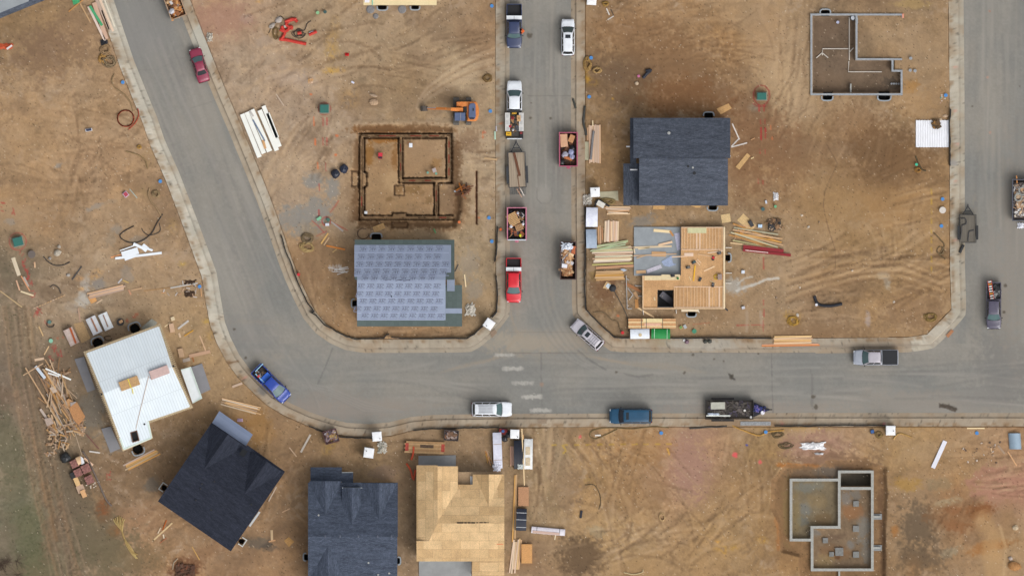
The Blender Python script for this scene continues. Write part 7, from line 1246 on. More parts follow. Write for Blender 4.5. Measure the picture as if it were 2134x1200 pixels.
 wrapped(148.5,701,36,21,.7,-64,(206,192,186),'open crate of pinkish sheets left of the chipboard sheet', c2=(186,160,144));wrapped(196,678,37,22,.8,-64,(214,216,220),'white wrapped pack with a brown board, nearer the chipboard sheet');wrapped(220.5,669.5,36,20,.8,-66,(226,230,232),'white wrapped pack with a brown board, right of the pair')
 sheet([(153,675),(173,670),(189,705),(170,715)],(186,154,112),'square brown chipboard sheet between the packs above the white roof');board(190,663,203,691,3.4,(160,124,104),'brown board lying on the nearer white pack', z=.98);board(215,656,225,681,2.6,(164,134,116),'brown board lying on the right-hand white pack', z=.98);board(146,683,158,715,4,(176,108,82),'rust coloured strip lying on the crate of pinkish sheets', z=.88)
 m=MB();m.box((*W2((269.5,798.5)),4.95),(2.6,1.25,.22),20);m.single('chipboard_stack', 'stack of tan chipboard on the ridge of the white roof', 'board stack', mat((196,158,112),.8,.2,6),bevel=.01);m=MB();m.box((*W2((270,799)),5.075),(.1,1.36,.02),20);m.box((*W2((276.5,815)),4.745),(.12,.7,.02),10);m.single('yellow_strap', 'yellow strap over the chipboard stack on the white roof', 'strap', mat((232,214,70),.6))
 m=MB();m.box((*W2((332,775)),5.02),(2.55,1.1,.34),20);o=m.single('shingle_bundle', 'pinkish wrapped bundle on the ridge of the white roof', 'bundle', mat((204,176,170),.6,.1,3),bevel=.04);m=MB();m.box((.06,-.42,.18),(2.5,.34,.2),20);m.build('brown_side', mat((158,96,78),.7),o)
 m=MB();m.tube([P(310,784,4.94),P(303,812,4.62),P(296,840,4.28),P(289,868,3.93),P(283,894,3.62)],.035,5);m.single('rope', 'thin rope from the ridge to the hatch of the white roof', 'rope', mat((206,180,160),.8))
 r=random.Random(5);lab = 'loose timber offcut in the big scrap heap left of the white-roofed house'; gr = 'offcuts in the big scrap heap'
 def scat(n,cx,cy,sx,sy,a0,sa,l0,l1,w,zz,cols=((190,150,106),(174,134,92),(198,164,124),(156,120,86),(176,158,138))):
  for i in range(n):
   x,y=cx+r.uniform(-sx,sx),cy+r.uniform(-sy,sy);a=R(r.gauss(a0,sa));l=r.uniform(l0,l1)/2;dx,dy=math.cos(a)*l,-math.sin(a)*l
   board(x-dx,y-dy,x+dx,y+dy,r.uniform(w*.6,w*1.3),cols[r.randrange(len(cols))],lab,gr,max(gz(x,y),0)+.02+r.uniform(0,zz),r.uniform(.03,.07),'timber_offcut', 'offcut', r.gauss(0,2))
 scat(34,122,810,24,40,-66,16,26,66,2.4,.5);scat(16,104,830,14,34,-62,6,50,90,2.4,.3);scat(16,118,776,20,12,20,40,12,34,2.6,.3);scat(52,124,912,22,22,0,90,7,20,2.6,.4);scat(22,108,884,12,20,-65,20,10,30,3,.3);scat(18,158,880,18,18,10,60,8,24,2.6,.25);scat(10,150,870,8,40,-60,8,40,90,2.2,.2);scat(12,166,898,8,8,0,40,10,24,3,.2);scat(9,104,944,12,4,-20,50,6,14,2,.1)
 for a in ((53,766,99,842,2.6,(196,150,92),'long stick at the left side of the scrap heap'),(48,782,90,757,2,(196,156,110),'stick crossing the upper left of the scrap heap'),(95,768,148,791,3.4,(236,238,234),'longer white trim on the scrap heap'),(100,777,123,784,3.2,(230,232,230),'shorter white trim on the scrap heap'),(74,763,94,788,6,(196,206,216),'pale blue grey gutter piece at the top of the scrap heap'),(175,954,194,969,4.5,(222,178,140),'short pink board by the brick packs'),(186,940,208,943,3,(206,200,192),'whitish stick left of the concrete pad below the white roof'),(180,905,206,935,2.2,(120,60,48),'dark red batten right of the scrap heap'),(84,852,106,884,5,(190,168,150),'greyish plank low in the scrap heap')): board(*a[:6],a[6],None,gmax(a[0],a[1])+(.45 if a[1] < 800 else .06))
 for pts,c,l in (([(131,843),(142,830),(154,836),(151,848),(138,851)],(196,150,104),'rounded chipboard scrap in the scrap heap'),([(143,850),(160,837),(178,868),(164,886),(152,872)],(190,138,92),'large chipboard scrap in the scrap heap'),([(103,808),(114,804),(120,816),(108,820)],(196,176,156),'greyish square scrap in the scrap heap'),([(92,872),(106,870),(112,882),(98,888)],(180,160,146),'grey board scrap low in the scrap heap'),([(146,839),(158,836),(162,848),(148,852)],(168,158,152),'grey paper on the large chipboard scrap')): sheet(pts,c,l,z=gmax(pts[0][0],pts[0][1])+.3+.05*len(l) % .2,name='chipboard_scrap')
 for i,(x,y,s) in enumerate(((155,966,16),(162.5,984.5,16),(179,976,18),(186,999,17))):
  t=thing('brick_pack', ['brick pack partly under the cardboard box', 'brick pack left of the middle of the group', 'brick pack at the right of the group', 'lowest brick pack with white lumps below it'][i],'brick pack', P(x,y,gmax(x,y)),24);q=s*S/2;m=MB();m.bx(-q,q,-q,q,0,.1);m.build('pallet', mat((150,120,86),.8),t)
  bm_=mat_sheet('bricks', (160,112,104),(132,92,86),.24,.11,.012,9,.3,.6,.2);m=MB();m.bx(-q,q,-q,q,.1,.75);m.build('bricks', bm_,t,uv='slope')
 wrapped(165,959,11,17,.9,24,(214,180,142),'cardboard box with a white lid among the brick packs', c2=(206,170,130));sheet([(168,950),(173,954),(176,964),(170,968)],(226,228,232),'white sheet at the side of the cardboard box by the bricks', z=1.0,name='paper_sheet');smallbox(160,1003,10,18,.5,24,(220,182,128),'tan block at the upper end of the cross-shaped stack', 'board_stack', 'stack');smallbox(168,1018,16,16,.35,24,(190,160,136),'grey brown middle of the cross-shaped stack', 'board_stack', 'stack');smallbox(174,1028,10,16,.5,24,(218,170,120),'tan block at the lower end of the cross-shaped stack', 'board_stack', 'stack');bag(136,953,.1,.75,(48,50,52),'large black bag beside the scrap heap');smallbox(152,990,11,13,.5,24,(46,46,48),'black box left of the brick packs', 'box', 'box')
 for i in range(10): smallbox(184+i*2+random.uniform(-4,4),1012-i*.9+random.uniform(-2,8),3,2.4,.12,30,(216,204,188),'small white lump scattered below the lowest brick pack', 'white_lump', 'lump')['group'] = 'white lumps below the bricks'
 hose([(172,940),(184,958),(193,978),(203,1000),(212,1021),(222,1042),(233,1054)],.12,(116,104,96),'long grey pipe passing the brick packs', 'pipe', 'pipe')
 pile(260,976,328,940,16,5,[(214,160,92),(190,160,138),(206,170,120)],'loose board in the slanting stack below the white roof', 'boards in the slanting stack below the white roof', 1,1.2,6,12)
 for i in range(7): hose([(236+i*4,1074+abs(i-3)*2.4),(241+i*2.6,1090),(256,1110+i),(262+i*.9,1132),(272+i*1.2,1150),(284+(i % 3)*1.5,1163-(i % 2)*8)],(.085 if i % 2 else .06),[(196,172,112),(170,142,88)][i % 2],'straw coloured strand in the loose bundle at the lower left', 'drain_tube', 'tube')['group'] = 'strands in the straw coloured bundle'
 hose([(360,1186),(362,1172),(370,1163)],.07,(170,154,130),'pale hose beside the red earth at the lower left');rubbish('heap of dark red roots and earth at the lower edge', 'earth_heap', 386,1192,20,16,.05,.5,60,[(104,64,46),(120,76,54),(84,56,42),(96,70,54)],seed=44)
 for a in ((321,1124,359,1089,3.4,(226,198,156),'longer cream stick below the left corner of the dark navy roof'),(339,1104,347,1083,2,(196,110,66),'thin orange stick below the dark navy roof'),(329,1111,335,1099,2.4,(222,196,160),'short cream stick beside the longer one'),(340,1113,342,1121,2.4,(220,206,184),'tiny pale stick beside the longer one'),(333,1131,347,1120,1.4,(186,110,70),'thin brown stick below the longer cream one'),(400,1138,416,1166,2,(200,160,104),'thin stick below the lower tip of the dark navy roof'),(566,1104,567,1126,5,(206,180,146),'pale upright block right of the dark navy roof'),(560,1128,574,1125,3,ORNG,'short orange piece by the pale upright block'),(588,1067,604,1059,2.4,(196,150,100),'short stick right of the dark navy roof'),(627,942,647,905,4,(200,188,172),'long whitish plank left of the small red skip'),(603,932,618,951,2.2,(206,170,130),'thin stick crossing near the whitish plank'),(520,1096,541,1066,4,(214,216,216),'white trim along the right eave of the dark navy roof'),(560,1044,576,1014,2.4,(200,180,160),'thin pale strip at the right eave of the dark navy roof'),(484,806,505,798,4.5,(206,172,140),'short pink plank at the bend pavement')): board(*a[:6],a[6])
 pile(466,838,541,855,16,6,[(216,174,124),(206,182,150),(190,160,130),(222,160,92)],'broken board in the pile between the bend and the navy porch roof', 'broken boards by the bend', 2,3.5,6,13)
 sheet([(592,1126),(602,1118),(613,1128),(602,1139)],(196,150,92),'square tan chipboard piece right of the dark navy roof');m=MB();crumple(m,500,875,7,4,.1,.15,61);m.single('lilac_plastic', 'small lilac plastic scrap above the navy porch roof', 'plastic scrap', mat((190,166,190),.6))
 for x,y,a,b,r_,c,l in ((358,683,10,19,10,(206,172,142),'upper cardboard box right of the white roof'),(377,735,11,19,12,(190,158,126),'lower cardboard box right of the white roof'),(360,664,8,8,20,(222,202,166),'small square block right of the white roof top')): smallbox(x,y,a,b,.3,r_,c,l,'cardboard_box', 'box')
 for a in ((371,685,393,668,4,(196,190,182),'grey plank right of the white roof top'),(384,700,403,688,2.4,(206,160,90),'thin orange stick below the grey plank'),(394,742,438,732,7,(198,156,122),'wide brown board right of the white roof'),(416,699,430,734,2.6,(206,168,130),'slim board standing against the wide brown board'),(381,752,396,748,7,(186,172,158),'grey roll of felt above the side porch'),(343,681,355,672,2,CREAM,'thin cream stick above the white roof corner'),(373,694,376,703,4,(214,184,150),'small block below the upper cardboard box'),(400,740,404,754,3,BROWN,'short brown stick at the end of the wide brown board')): board(*a[:6],a[6])
 sheet([(294,683),(316,664),(328,672),(322,680),(300,688)],(160,160,148),'grey sheet under the upper corner of the white roof', name='felt_sheet')
 t=thing('timber_bundle', 'banded bundle of timber with red painted ends above the chipboard roof', 'timber bundle', P(885.5,932,.12),-2)
 for j in range(2):
  for i in range(6): m=MB();y=12.5-25*(i+.5)/6;e=(-1)**i*1.5;m.bx((-41+e)*S,(41+e)*S,(y-1.95)*S,(y+1.95)*S,.1+j*.22,.3+j*.22);m.build('beam', [mat((202,164,118),.75,.15,3),mat((186,146,102),.75,.15,3)][(i+j) % 2],t)
 for s in (-1,1): m=MB();m.bx(min(s*34,s*41)*S,max(s*34,s*41)*S,-.5,.5,.525,.53);m.build('red_end', mat((196,84,70),.75,.3,6),t)
 m=MB();m.bx(-10*S,18*S,-.05,.36,.523,.527);m.build('stamp', mat((110,88,70),.8,.4,9),t)
 hose([(862,930),(861,944),(857,958)],.14,(214,84,52),'orange strap hanging from the timber bundle with red ends', 'strap', 'strap', z=.5);hose([(847,965),(856,980),(861,998),(866,978),(862,1000)],.12,(206,88,54),'orange netting strip left of the chipboard roof', 'netting', 'netting')
 t=wrapped(1037,938,18,76,.8,2,(226,228,240),'long white wrapped bundle standing upright above the chipboard roof', c2=(206,208,224));m=MB();crumple(m,1036,972,9,12,.85,.2,71);m.single('plastic_sheet', 'torn tail of wrapping at the lower end of the long white bundle', 'plastic sheet', mat((224,226,238),.5));
 for i,(x,y) in enumerate(((1031,978),(1043,968))): board(x,y-6,x,y+4,3.4,(222,150,116),['left orange block poking from the long white bundle', 'right orange block poking from the long white bundle'][i],z=.5)
 for y in (925,958): m=MB();m.box((*W2((1037,y)),.9),(1.1,.05,.02),2);m.single('brown_band', '%s brown band across the long white bundle' % ('upper' if y < 930 else 'lower'),'band', mat((170,140,110),.7))
 pile(1066.5,929,1067,970,8,3,[(222,164,128),(212,152,116)],'orange pink board left of the black wrapped stack', 'boards left of the black stack', 2,.4,1,14);wrapped(1081,947,19,61,1.1,1,(42,46,58),'black wrapped stack between the pink boards and a white pack', c2=(34,36,46));wrapped(1101,945.5,18,64,.9,-1,(236,238,238),'white pack with tan labels right of the black stack', c2=(222,222,220));m=MB();crumple(m,1085,972,7,6,gmax(1081,947)+1.12,.12,72);m.single('grey_cloth', 'grey white cloth over the lower end of the black stack', 'cloth', mat((190,196,194),.6))
 for y0 in (930.5,953): m=MB();m.box((*W2((1100,y0+8.5)),gmax(1101,945.5)+.945),(.6,1.05,.02),0);m.single('paper_label', '%s tan label on the white pack' % ('upper' if y0 < 940 else 'lower'),'label', mat((214,196,166),.7,.2,5))
 board(1087.5,893,1093,1011,2.6,(222,194,152),'very long cream plank between the black and the white pack', z=1.15);board(1090,905,1091,915,2.4,PINE,'short plank end beside the toilet above the black stack', z=1.1);pile(1014,940,1024,968,10,6,[(206,158,92),(196,170,130),(214,150,90)],'splintered stick in the small heap left of the white bundle', 'sticks in the small heap left of the white bundle', 1,22,6,15)
 t=thing('generator', 'red and black machine with a blue cap at the end of the silt fence', 'machine', P(1048.5,899,.12),-8);m=MB();m.bx(-.55,.55,-.4,.4,.1,.5);m.build('body', mat((140,44,40),.6,.2),t,bevel=.05);m=MB();m.cyl((-.02,.05,.55),.2,.14,12);m.build('cap', mat((70,110,170),.5),t,smooth=40)
 for s in (-1,1): m=MB();m.tube([(-.5,s*.42,.1),(-.5,s*.42,.7),(.5,s*.42,.7),(.5,s*.42,.1)],.05,6);m.build('frame', BLK(),t)
 bag(1058,905,.1,.5,(46,46,48),'black bag beside the red and black machine');bag(1052,914,.1,.42,(52,52,54),'black bag below the red and black machine')
 pile(1076,991,1070,1115,7,2,[(206,164,112),(222,190,146),(196,148,96)],'very long board along the right wall of the chipboard house', 'long boards along the chipboard house', 2,1.2,16,16);pile(1078,1124,1072,1190,20,6,[(228,196,152),(216,178,134),(222,184,146)],'pale board in the stack at the lower right of the chipboard house', 'boards at the lower right of the chipboard house', 2,1.2,6,17)
 for x0,x1,y0,y1,c,l in ((1080,1102,1014,1054,(186,140,104),'brown chipboard stack right of the chipboard house'),(1086.5,1109,1133,1173,(212,158,100),'orange chipboard stack at the lower right of the chipboard house')): m=MB();pbox(m,x0,x1,y0,y1,.1,.62);m.single('chipboard_stack', l,'board stack', mat(c,.8,.16,7),bevel=.02)
 t=wrapped(1086.5,1082,21,47,.9,-2,(44,50,64),'black covered stack with three white straps right of the chipboard house', c2=(36,40,52))
 for i,y in enumerate((14,-.5,-16)): m=MB();m.bx(-10.8*S,10.8*S,(y-.5)*S,(y+.5)*S,.1,.935);m.build('strap', mat((206,210,214),.5),t)
 wrapped(1142.5,1106,70,14,.5,-5,(226,222,230),'long white wrapped bundle lying alone right of the black covered stack', straps=2,strapc=(80,80,86));board(1110,1107,1166,1112,5,(222,182,162),'pink strip on the long bundle lying alone', z=.66,th=.02);board(1158,1113,1156,1124,2.4,CREAM,'small stick below the long bundle lying alone');sheet([(1068,1082),(1073,1082),(1074,1106),(1067,1104)],(160,172,164),'grey green sheet left of the black covered stack', name='felt_sheet')
 m=MB();L=62*S;m.box((*W2((1957,946.5)),.2),(L,9*S,.14),65.5);m.single('white_plank', 'thick white plank lying alone on the lower right lot', 'plank', mat((226,226,236),.6,.04),bevel=.02);board(2015,892,2052,892,2.6,CREAM,'cream stick at the lower right pavement edge');board(2100,940,2119,970,2.4,(212,166,120),'stick with an orange end below the curved metal sheet');board(2065,930,2067,944,2.6,(214,176,130),'short upright stick on the lower right lot');board(2080,928,2094,945,4,(170,140,110),'brown board left of the curved metal sheet')
 m=MB();rings=[];q0=P(2115,919,.15)
 for x in (-.8,.8): rings.append([(q0.x+math.sin(a*.26)*.82-.09*x,q0.y+x*1.3,q0.z+.5*math.cos(a*.26)-.04) for a in range(-5,6)]+[(q0.x+math.sin(a*.26)*.78-.09*x,q0.y+x*1.3,q0.z+.48*math.cos(a*.26)-.08) for a in range(5,-6,-1)])
 m.loft(rings);m.single('culvert_sheet', 'curved blue grey metal sheet at the lower right', 'metal sheet', mat((150,170,186),.4,.08,metal=.2),smooth=40)
 rock(2114,1179,28,20,.6,-12,(178,130,82),'big orange boulder at the lower right');rock(2106,1163,10,9,.35,0,(196,180,168),'pale stone above the big orange boulder');rock(2116,1099,14,12,.3,10,(200,180,150),'flat pale stone on the lower right lot');rock(779,213,20,15,.35,-8,(190,160,130),'larger flat rock slab left of the excavator', 'rock_slab');rock(778,199,17,7,.3,-18,(180,156,132),'narrow rock slab left of the excavator', 'rock_slab')
 for k in range(26): x,y=random.uniform(2005,2085),random.uniform(912,972);rock(x,y,random.uniform(2,6),random.uniform(2,5),.15,random.uniform(0,90),[(206,190,176),(120,100,84),(176,150,124)][k % 3],'small stone among the trash on the lower right lot', 'stone', k)['group'] = 'stones on the lower right lot'
 m=MB()
 rings=[];q0=P(1943,279,gmax(1943,279)+.05)
 n=56
 for y in (-1.75,-.6,.6,1.75): rings.append([(q0.x-2.15+4.3*i/n,q0.y+y+.04*math.sin(i*1.3),q0.z+.05+.03*math.sin(i*1.57)) for i in range(n+1)]+[(q0.x-2.15+4.3*i/n,q0.y+y,q0.z+.02+.03*math.sin(i*1.57)) for i in range(n,-1,-1)])
 m.loft(rings);m.single('corrugated_sheet', 'white corrugated sheet lying beside the right-hand pavement', 'corrugated sheet', mat((232,234,240),.5,.05,1,rgb2=(224,225,229)),smooth=50);rubbish('brown earth clod lying on the white corrugated sheet', 'earth_clod', 1951,259,7,8,.18,.5,30,[(120,88,50),(96,74,52),(150,108,56),(84,66,46)],seed=52,long=0)
 rock(1970,242,12,7,.2,0,(204,176,146),'flat pale stone above the white corrugated sheet, right one');rock(1960,249,8,6,.2,0,(206,182,152),'flat pale stone at the edge of the white corrugated sheet')
 smallbox(856,303,7,9,.4,0,(232,236,246),'white box in the footing dig', 'box', 'box');t=smallbox(792.5,325,9,13,.4,-3,(206,44,62),'red cool box with a dark lower end in the footing dig', 'cool_box', 'cool box');m=MB();m.box((0,-.24,.42),(.52,.28,.05),-3);m.build('dark_end', mat((60,36,46),.6),t);smallbox(905,355,9,10,.35,20,(190,150,120),'opened carton in the footing dig', 'carton', 'carton', (176,166,164));smallbox(762.5,443,6,6,.3,0,(222,226,230),'small white tub in the lower left corner of the footing dig', 'tub', 'tub');lid(891.5,360,2.6,.2,(112,160,140),'green cap left of the opened carton', 'bottle', 'bottle');lid(909,362,2.6,.2,(112,166,146),'green cap right of the opened carton', 'bottle', 'bottle')
 pallet(790,474.5,gz(790,474)+.02,(24,12),22,(206,166,112),'small broken pallet above the underlay roof')
 rb=random.Random(9)
 for i in range(18): a=rb.choice((20,30,-60,100,140))+rb.gauss(0,8);x,y=967+rb.uniform(-8,8),398+rb.uniform(-8,8);l=rb.uniform(8,14);dx,dy=math.cos(R(a))*l,-math.sin(R(a))*l;board(x-dx,y-dy,x+dx,y+dy,2.6,[(126,76,44),(104,64,40),(150,96,56),(84,54,36)][i % 4],'rusty brown stake in the round heap right of the footing dig', 'stakes in the rusty heap', gz(967,398)+.05+.03*i,name='stake', cat='stake')
 board(946,399,958,399,2.6,(206,214,224),'pale rod at the left of the rusty stake heap', z=.25,name='rod', cat='rod');board(1009,330,1036,333,4,(190,160,124),'pale board near the kerb right of the footing dig')
 for i,(x,y,a,b,r_) in enumerate(((699,362,13,22,0),(716.5,352,15,16,10))): bag(x,y,.1,.62,(46,52,70) if i else (40,44,58),['lower of two black bags left of the footing dig', 'upper of two black bags left of the footing dig'][i])
 smallbox(664.5,455.5,10,6,.25,35,(132,196,156),'pale green bottle by the grey gravel', 'bottle', 'bottle');smallbox(682,468,8,6,.3,0,(222,226,236),'white box by the small green lid', 'box', 'box');lid(684,458,4,.2,(70,110,96),'small dark green lid inside red paint by the gravel', 'valve_lid', 'lid');board(690,462,715,482,3.4,(170,160,152),'grey pipe length by the small green lid', name='pipe', cat='pipe')
 coil(640,497,13,10,5,.09,(118,100,72),'dark brown hose coil left of the underlay roof');coil(640,514,15,11,4,.09,(166,140,92),'tan hose coil below the dark one left of the underlay roof', 2)
 for a in ((669,508,684,486,3,(216,176,118),'left thin board above the white sticks'),(675,511,686,495,2.4,(206,164,108),'right thin board above the white sticks'),(680,512,719,520,3,(212,144,96),'orange board left of the underlay roof'),(693,526,702,519,2,(206,170,110),'tiny stick below the orange board'),(575,196,592,221,2.6,(190,166,142),'pale stick above the white panel stack'),(1038,515,1042,566,9,(176,124,82),'brown board on the pavement left of the red pickup'),(968,572,971,598,2.4,CREAM,'thin cream stick right of the underlay roof'),(948,566,955,551,2,(70,70,74),'dark stick right of the underlay roof'),(904,477,908,486,2,(90,160,110),'small green stick above the underlay roof')): board(*a[:6],a[6])
 for k in range(9): a=random.gauss(0,.25);x,y=708+random.uniform(-14,12),563+random.uniform(-6,6);l=random.uniform(5,13);board(x-l*math.cos(a),y-l*math.sin(a),x+l*math.cos(a),y+l*math.sin(a),1.6,(216,210,204),'thin white strip in the scatter left of the underlay roof', 'thin white strips', name='white_strip', cat='strip', th=.02)
 for x,y,l in ((622,572,'red cap on the silt fence at the bend'),(1297.5,693,'red cap at the end of the brown hose by the white pack')): lid(x,y,3.4,.5,(196,40,48),l,'cap', 'cap')
 r2=random.Random(3)
 for i,pts in enumerate([[(618,40),(604,43),(596,52),(603,58),(594,66),(584,62)],[(587,55),(593,68),(589,78),(584,84)],[(582,82),(600,84),(618,88),(638,92)],[(620,70),(628,68)],[(644,73),(653,69),(660,66)],[(600,60),(608,56),(606,62)],[(594,46),(610,40),(620,46)]]): hose(pts,.21,(200,58,46),'red plastic tape in the tangle at the top left of the footing lot', 'tape', 'tape')['group'] = 'red tapes in the tangle'
 hose([(560,70),(566,56),(576,46),(584,34),(592,40)],.05,(60,52,46),'thin dark wire left of the red tape tangle', 'wire', 'wire');hose([(612,70),(622,60),(634,64),(640,50),(648,44)],.06,(70,60,52),'dark wire crossing the red tape tangle', 'wire', 'wire');coil(622,70,14,9,3,.05,(72,62,54),'dark wire coil in the red tape tangle', name='wire_coil', cat='wire');coil(574,68,6,14,3,.05,(120,96,56),'brown wire coil left of the red tape tangle', name='wire_coil', cat='wire')
 rock(581,42,17,13,.35,30,(186,176,168),'pale concrete slab piece above the red tape', 'concrete_lump');rock(567,54,16,10,.3,40,(178,168,158),'pale concrete slab piece left of the red tape', 'concrete_lump');rock(594,55,9,7,.3,0,(206,196,184),'small pale concrete piece among the red tape', 'concrete_lump')
 smallbox(649,68,10,4,.2,20,(180,186,196),'silver tin beside the short red tape', 'tin', 'tin');lid(662,27,3.6,.3,(140,190,140),'pale green bucket near the pale yellow roof edge', 'bucket', 'bucket');lid(677.5,25.5,3.6,.3,(64,92,88),'dark green bucket near the pale yellow roof edge', 'bucket', 'bucket');m=MB();crumple(m,723,114,5,4,.1,.2,81);m.single('red_bag', 'red plastic bag on the lot below the pale yellow roof edge', 'bag', mat((206,36,40),.6));smallbox(735,172,7,4,.15,-30,(214,216,232),'white packet above the footing dig', 'packet', 'packet');m=MB();crumple(m,647,168,6,8,.1,.25,82);m.single('pale_rag', 'pale rag with a yellow corner on the footing lot', 'rag', mat((196,176,160),.8,.2,rgb2=(190,140,60)))
 for x,y,r_ in ((772,20,9),(838,20,9),(783,34,6)): m=MB();m.cyl((wx(x),wy(y),gz(x,y)+.08),r_*S,.1,12,r2=r_*S*.7);m.single('grey_mound', 'low grey gravel mound below the pale yellow roof edge, %s' % {772: 'left one', 838: 'right one', 783: 'smallest one'}[x],'gravel mound', mat((130,128,128),.9,.2,6))
 coil(1262,8,7,5,3,.08,(150,116,54),'yellow brown hose coil by the toilet at the upper edge');coil(1224,133,8,15,3,.1,(150,118,66),'oval brown hose coil beside the upper street');coil(1244,146,9,6,2,.1,(170,138,88),'small tan hose coil beside the upper street', 2);coil(1016,163,9,8,4,.08,(120,94,54),'brown hose tangle at the left edge of the upper street', 4)
 for i,(a,b) in enumerate((((1264,18),(1270,32)),((1273,20),(1279,33)),((1266,42),(1279,34)))): board(*a,*b,2.4,[(214,208,200),(88,74,62),(214,206,196)][i],['upper white strip near the toilet at the upper edge', 'dark strip near the toilet at the upper edge', 'lower white strip near the toilet at the upper edge'][i],name='strip', cat='strip')
 hose([(1340,163),(1348,154),(1356,147),(1346,148)],.2,(48,50,60),'bent black rubber piece on the upper right lot', 'rubber_piece', 'rubber');lid(1331,159,3,.12,(196,110,150),'small pink disc beside the bent black rubber', 'disc', 'disc');rock(1327,174,9,8,.25,0,(206,184,156),'pale stone below the bent black rubber');hose([(1194,206),(1197,216),(1200,226)],.13,(62,64,58),'short dark rubber strip in the right gutter of the street', 'rubber_strip', 'rubber strip', z=.03);hose([(1219,221),(1217,240),(1216,256),(1220,272),(1222,282)],.15,(66,66,62),'long dark rubber strip on the street pavement above the pink board stack', 'rubber_strip', 'rubber strip', z=.16)
 board(1031.5,274,1032,291,3,(176,210,186),'pale green stick at the pavement left of the work truck', z=.17);board(1034,263,1035,274,2.6,(190,186,196),'grey stick at the pavement left of the work truck', z=.17)
 hose([(1276,600),(1283,612),(1295,634),(1305,655),(1309,672),(1309,690)],.05,(74,72,66),'black cable from the black funnel to the timber bundle', 'cable', 'cable');m=MB();m.cyl((*W2((1276.5,600)),gz(1276,600)+.3),.5,.6,10,r2=.15);m.single('black_funnel', 'black funnel beside the square chipboard scrap', 'funnel', mat((52,54,58),.7),smooth=40)
 hose([(1236,651),(1255,650),(1266,657),(1276,667),(1287,670),(1291,682),(1297,692)],.07,(124,104,76),'brown hose winding to the red cap by the white pack')
 m=MB();m.cyl((*W2((1447,690)),.22),.3,.3,12);m.single('teal_tub', 'teal round tub right of the green wrapped pack', 'tub', mat((70,140,110),.6),smooth=40);smallbox(1419,682,7,6,.25,40,(206,180,110),'striped yellow packet right of the timber bundle', 'packet', 'packet', (110,150,90));smallbox(1427.5,680.5,6,8,.2,30,(176,182,186),'grey packet right of the striped yellow one', 'packet', 'packet');bag(1431,712,.14,.3,(120,96,108),'small purple grey bag on the pavement below the silt fence');lid(1426,709,2.6,.25,(220,220,220),'small white can beside the purple grey bag', 'can', 'can')
 for i,x in enumerate((1470,1479)): bag(x,711,.14,.3,(72,74,68),['left of two dark sandbags on the pavement below the silt fence', 'right of two dark sandbags on the pavement below the silt fence'][i],'sandbag')
 hose([(1697,617),(1702,630),(1712,636),(1732,637),(1755,633)],.2,(36,38,46),'thick black bent pipe on the open lot', 'pipe', 'pipe');lid(1701.5,635,2.8,.4,(226,226,232),'white cap at the bend of the thick black pipe', 'cap', 'cap');lid(1964.5,438,7,.25,(214,206,196),'pale round tub by the right-hand pavement', 'tub', 'tub');lid(1616,430.5,3,.2,(110,176,130),'mint green cap on the open lot below the white plastic', 'bottle', 'bottle');lid(1590,436,4,.2,(70,100,100),'dark green lid inside red paint on the open lot', 'valve_lid', 'lid');smallbox(1596.5,421,4,7,.2,10,(206,214,226),'small white bottle near the dark green lid on the open lot', 'bottle', 'bottle');lid(1910,343,3,.35,(70,190,150),'mint green cap below the white corrugated sheet', 'bottle', 'bottle');hose([(1908,325),(1914,340),(1922,354),(1930,356)],.08,(84,74,50),'dark hose below the white corrugated sheet');coil(1913,354,7,5,2,.07,(150,108,50),'orange brown hose coil below the white corrugated sheet')
 coil(1940,660,14,9,4,.07,(130,106,56),'yellow brown hose coil near the right-hand corner');coil(1653,668,12,10,4,.06,(170,132,54),'yellow hose tangle on the open lot');hose([(1946,485),(1960,500),(1968,512),(1958,530),(1970,540)],.08,(110,92,64),'brown hose beside the right-hand pavement');coil(1960,522,8,10,2,.06,(120,100,70),'brown hose coil beside the right-hand pavement', 3);hose([(2008,510),(2004,518),(2000,527)],.18,(50,52,54),'black rubber strip below the small black trailer', 'rubber_strip', 'rubber strip', z=.1)
 for i,(x,y,s_) in enumerate(((1671,449,6),(1685,473,6),(1707,463,4),(1667,599,5),(1662,656,8),(1618,620,6),(1776,564,5),(1863,629,6))): rock(x,y,s_,s_*.8,.2,i*30,[(222,206,184),(206,196,182),(150,130,112)][i % 3],'pale stone lying alone on the big open lot', 'stone', i)['group'] = 'stones on the big open lot'
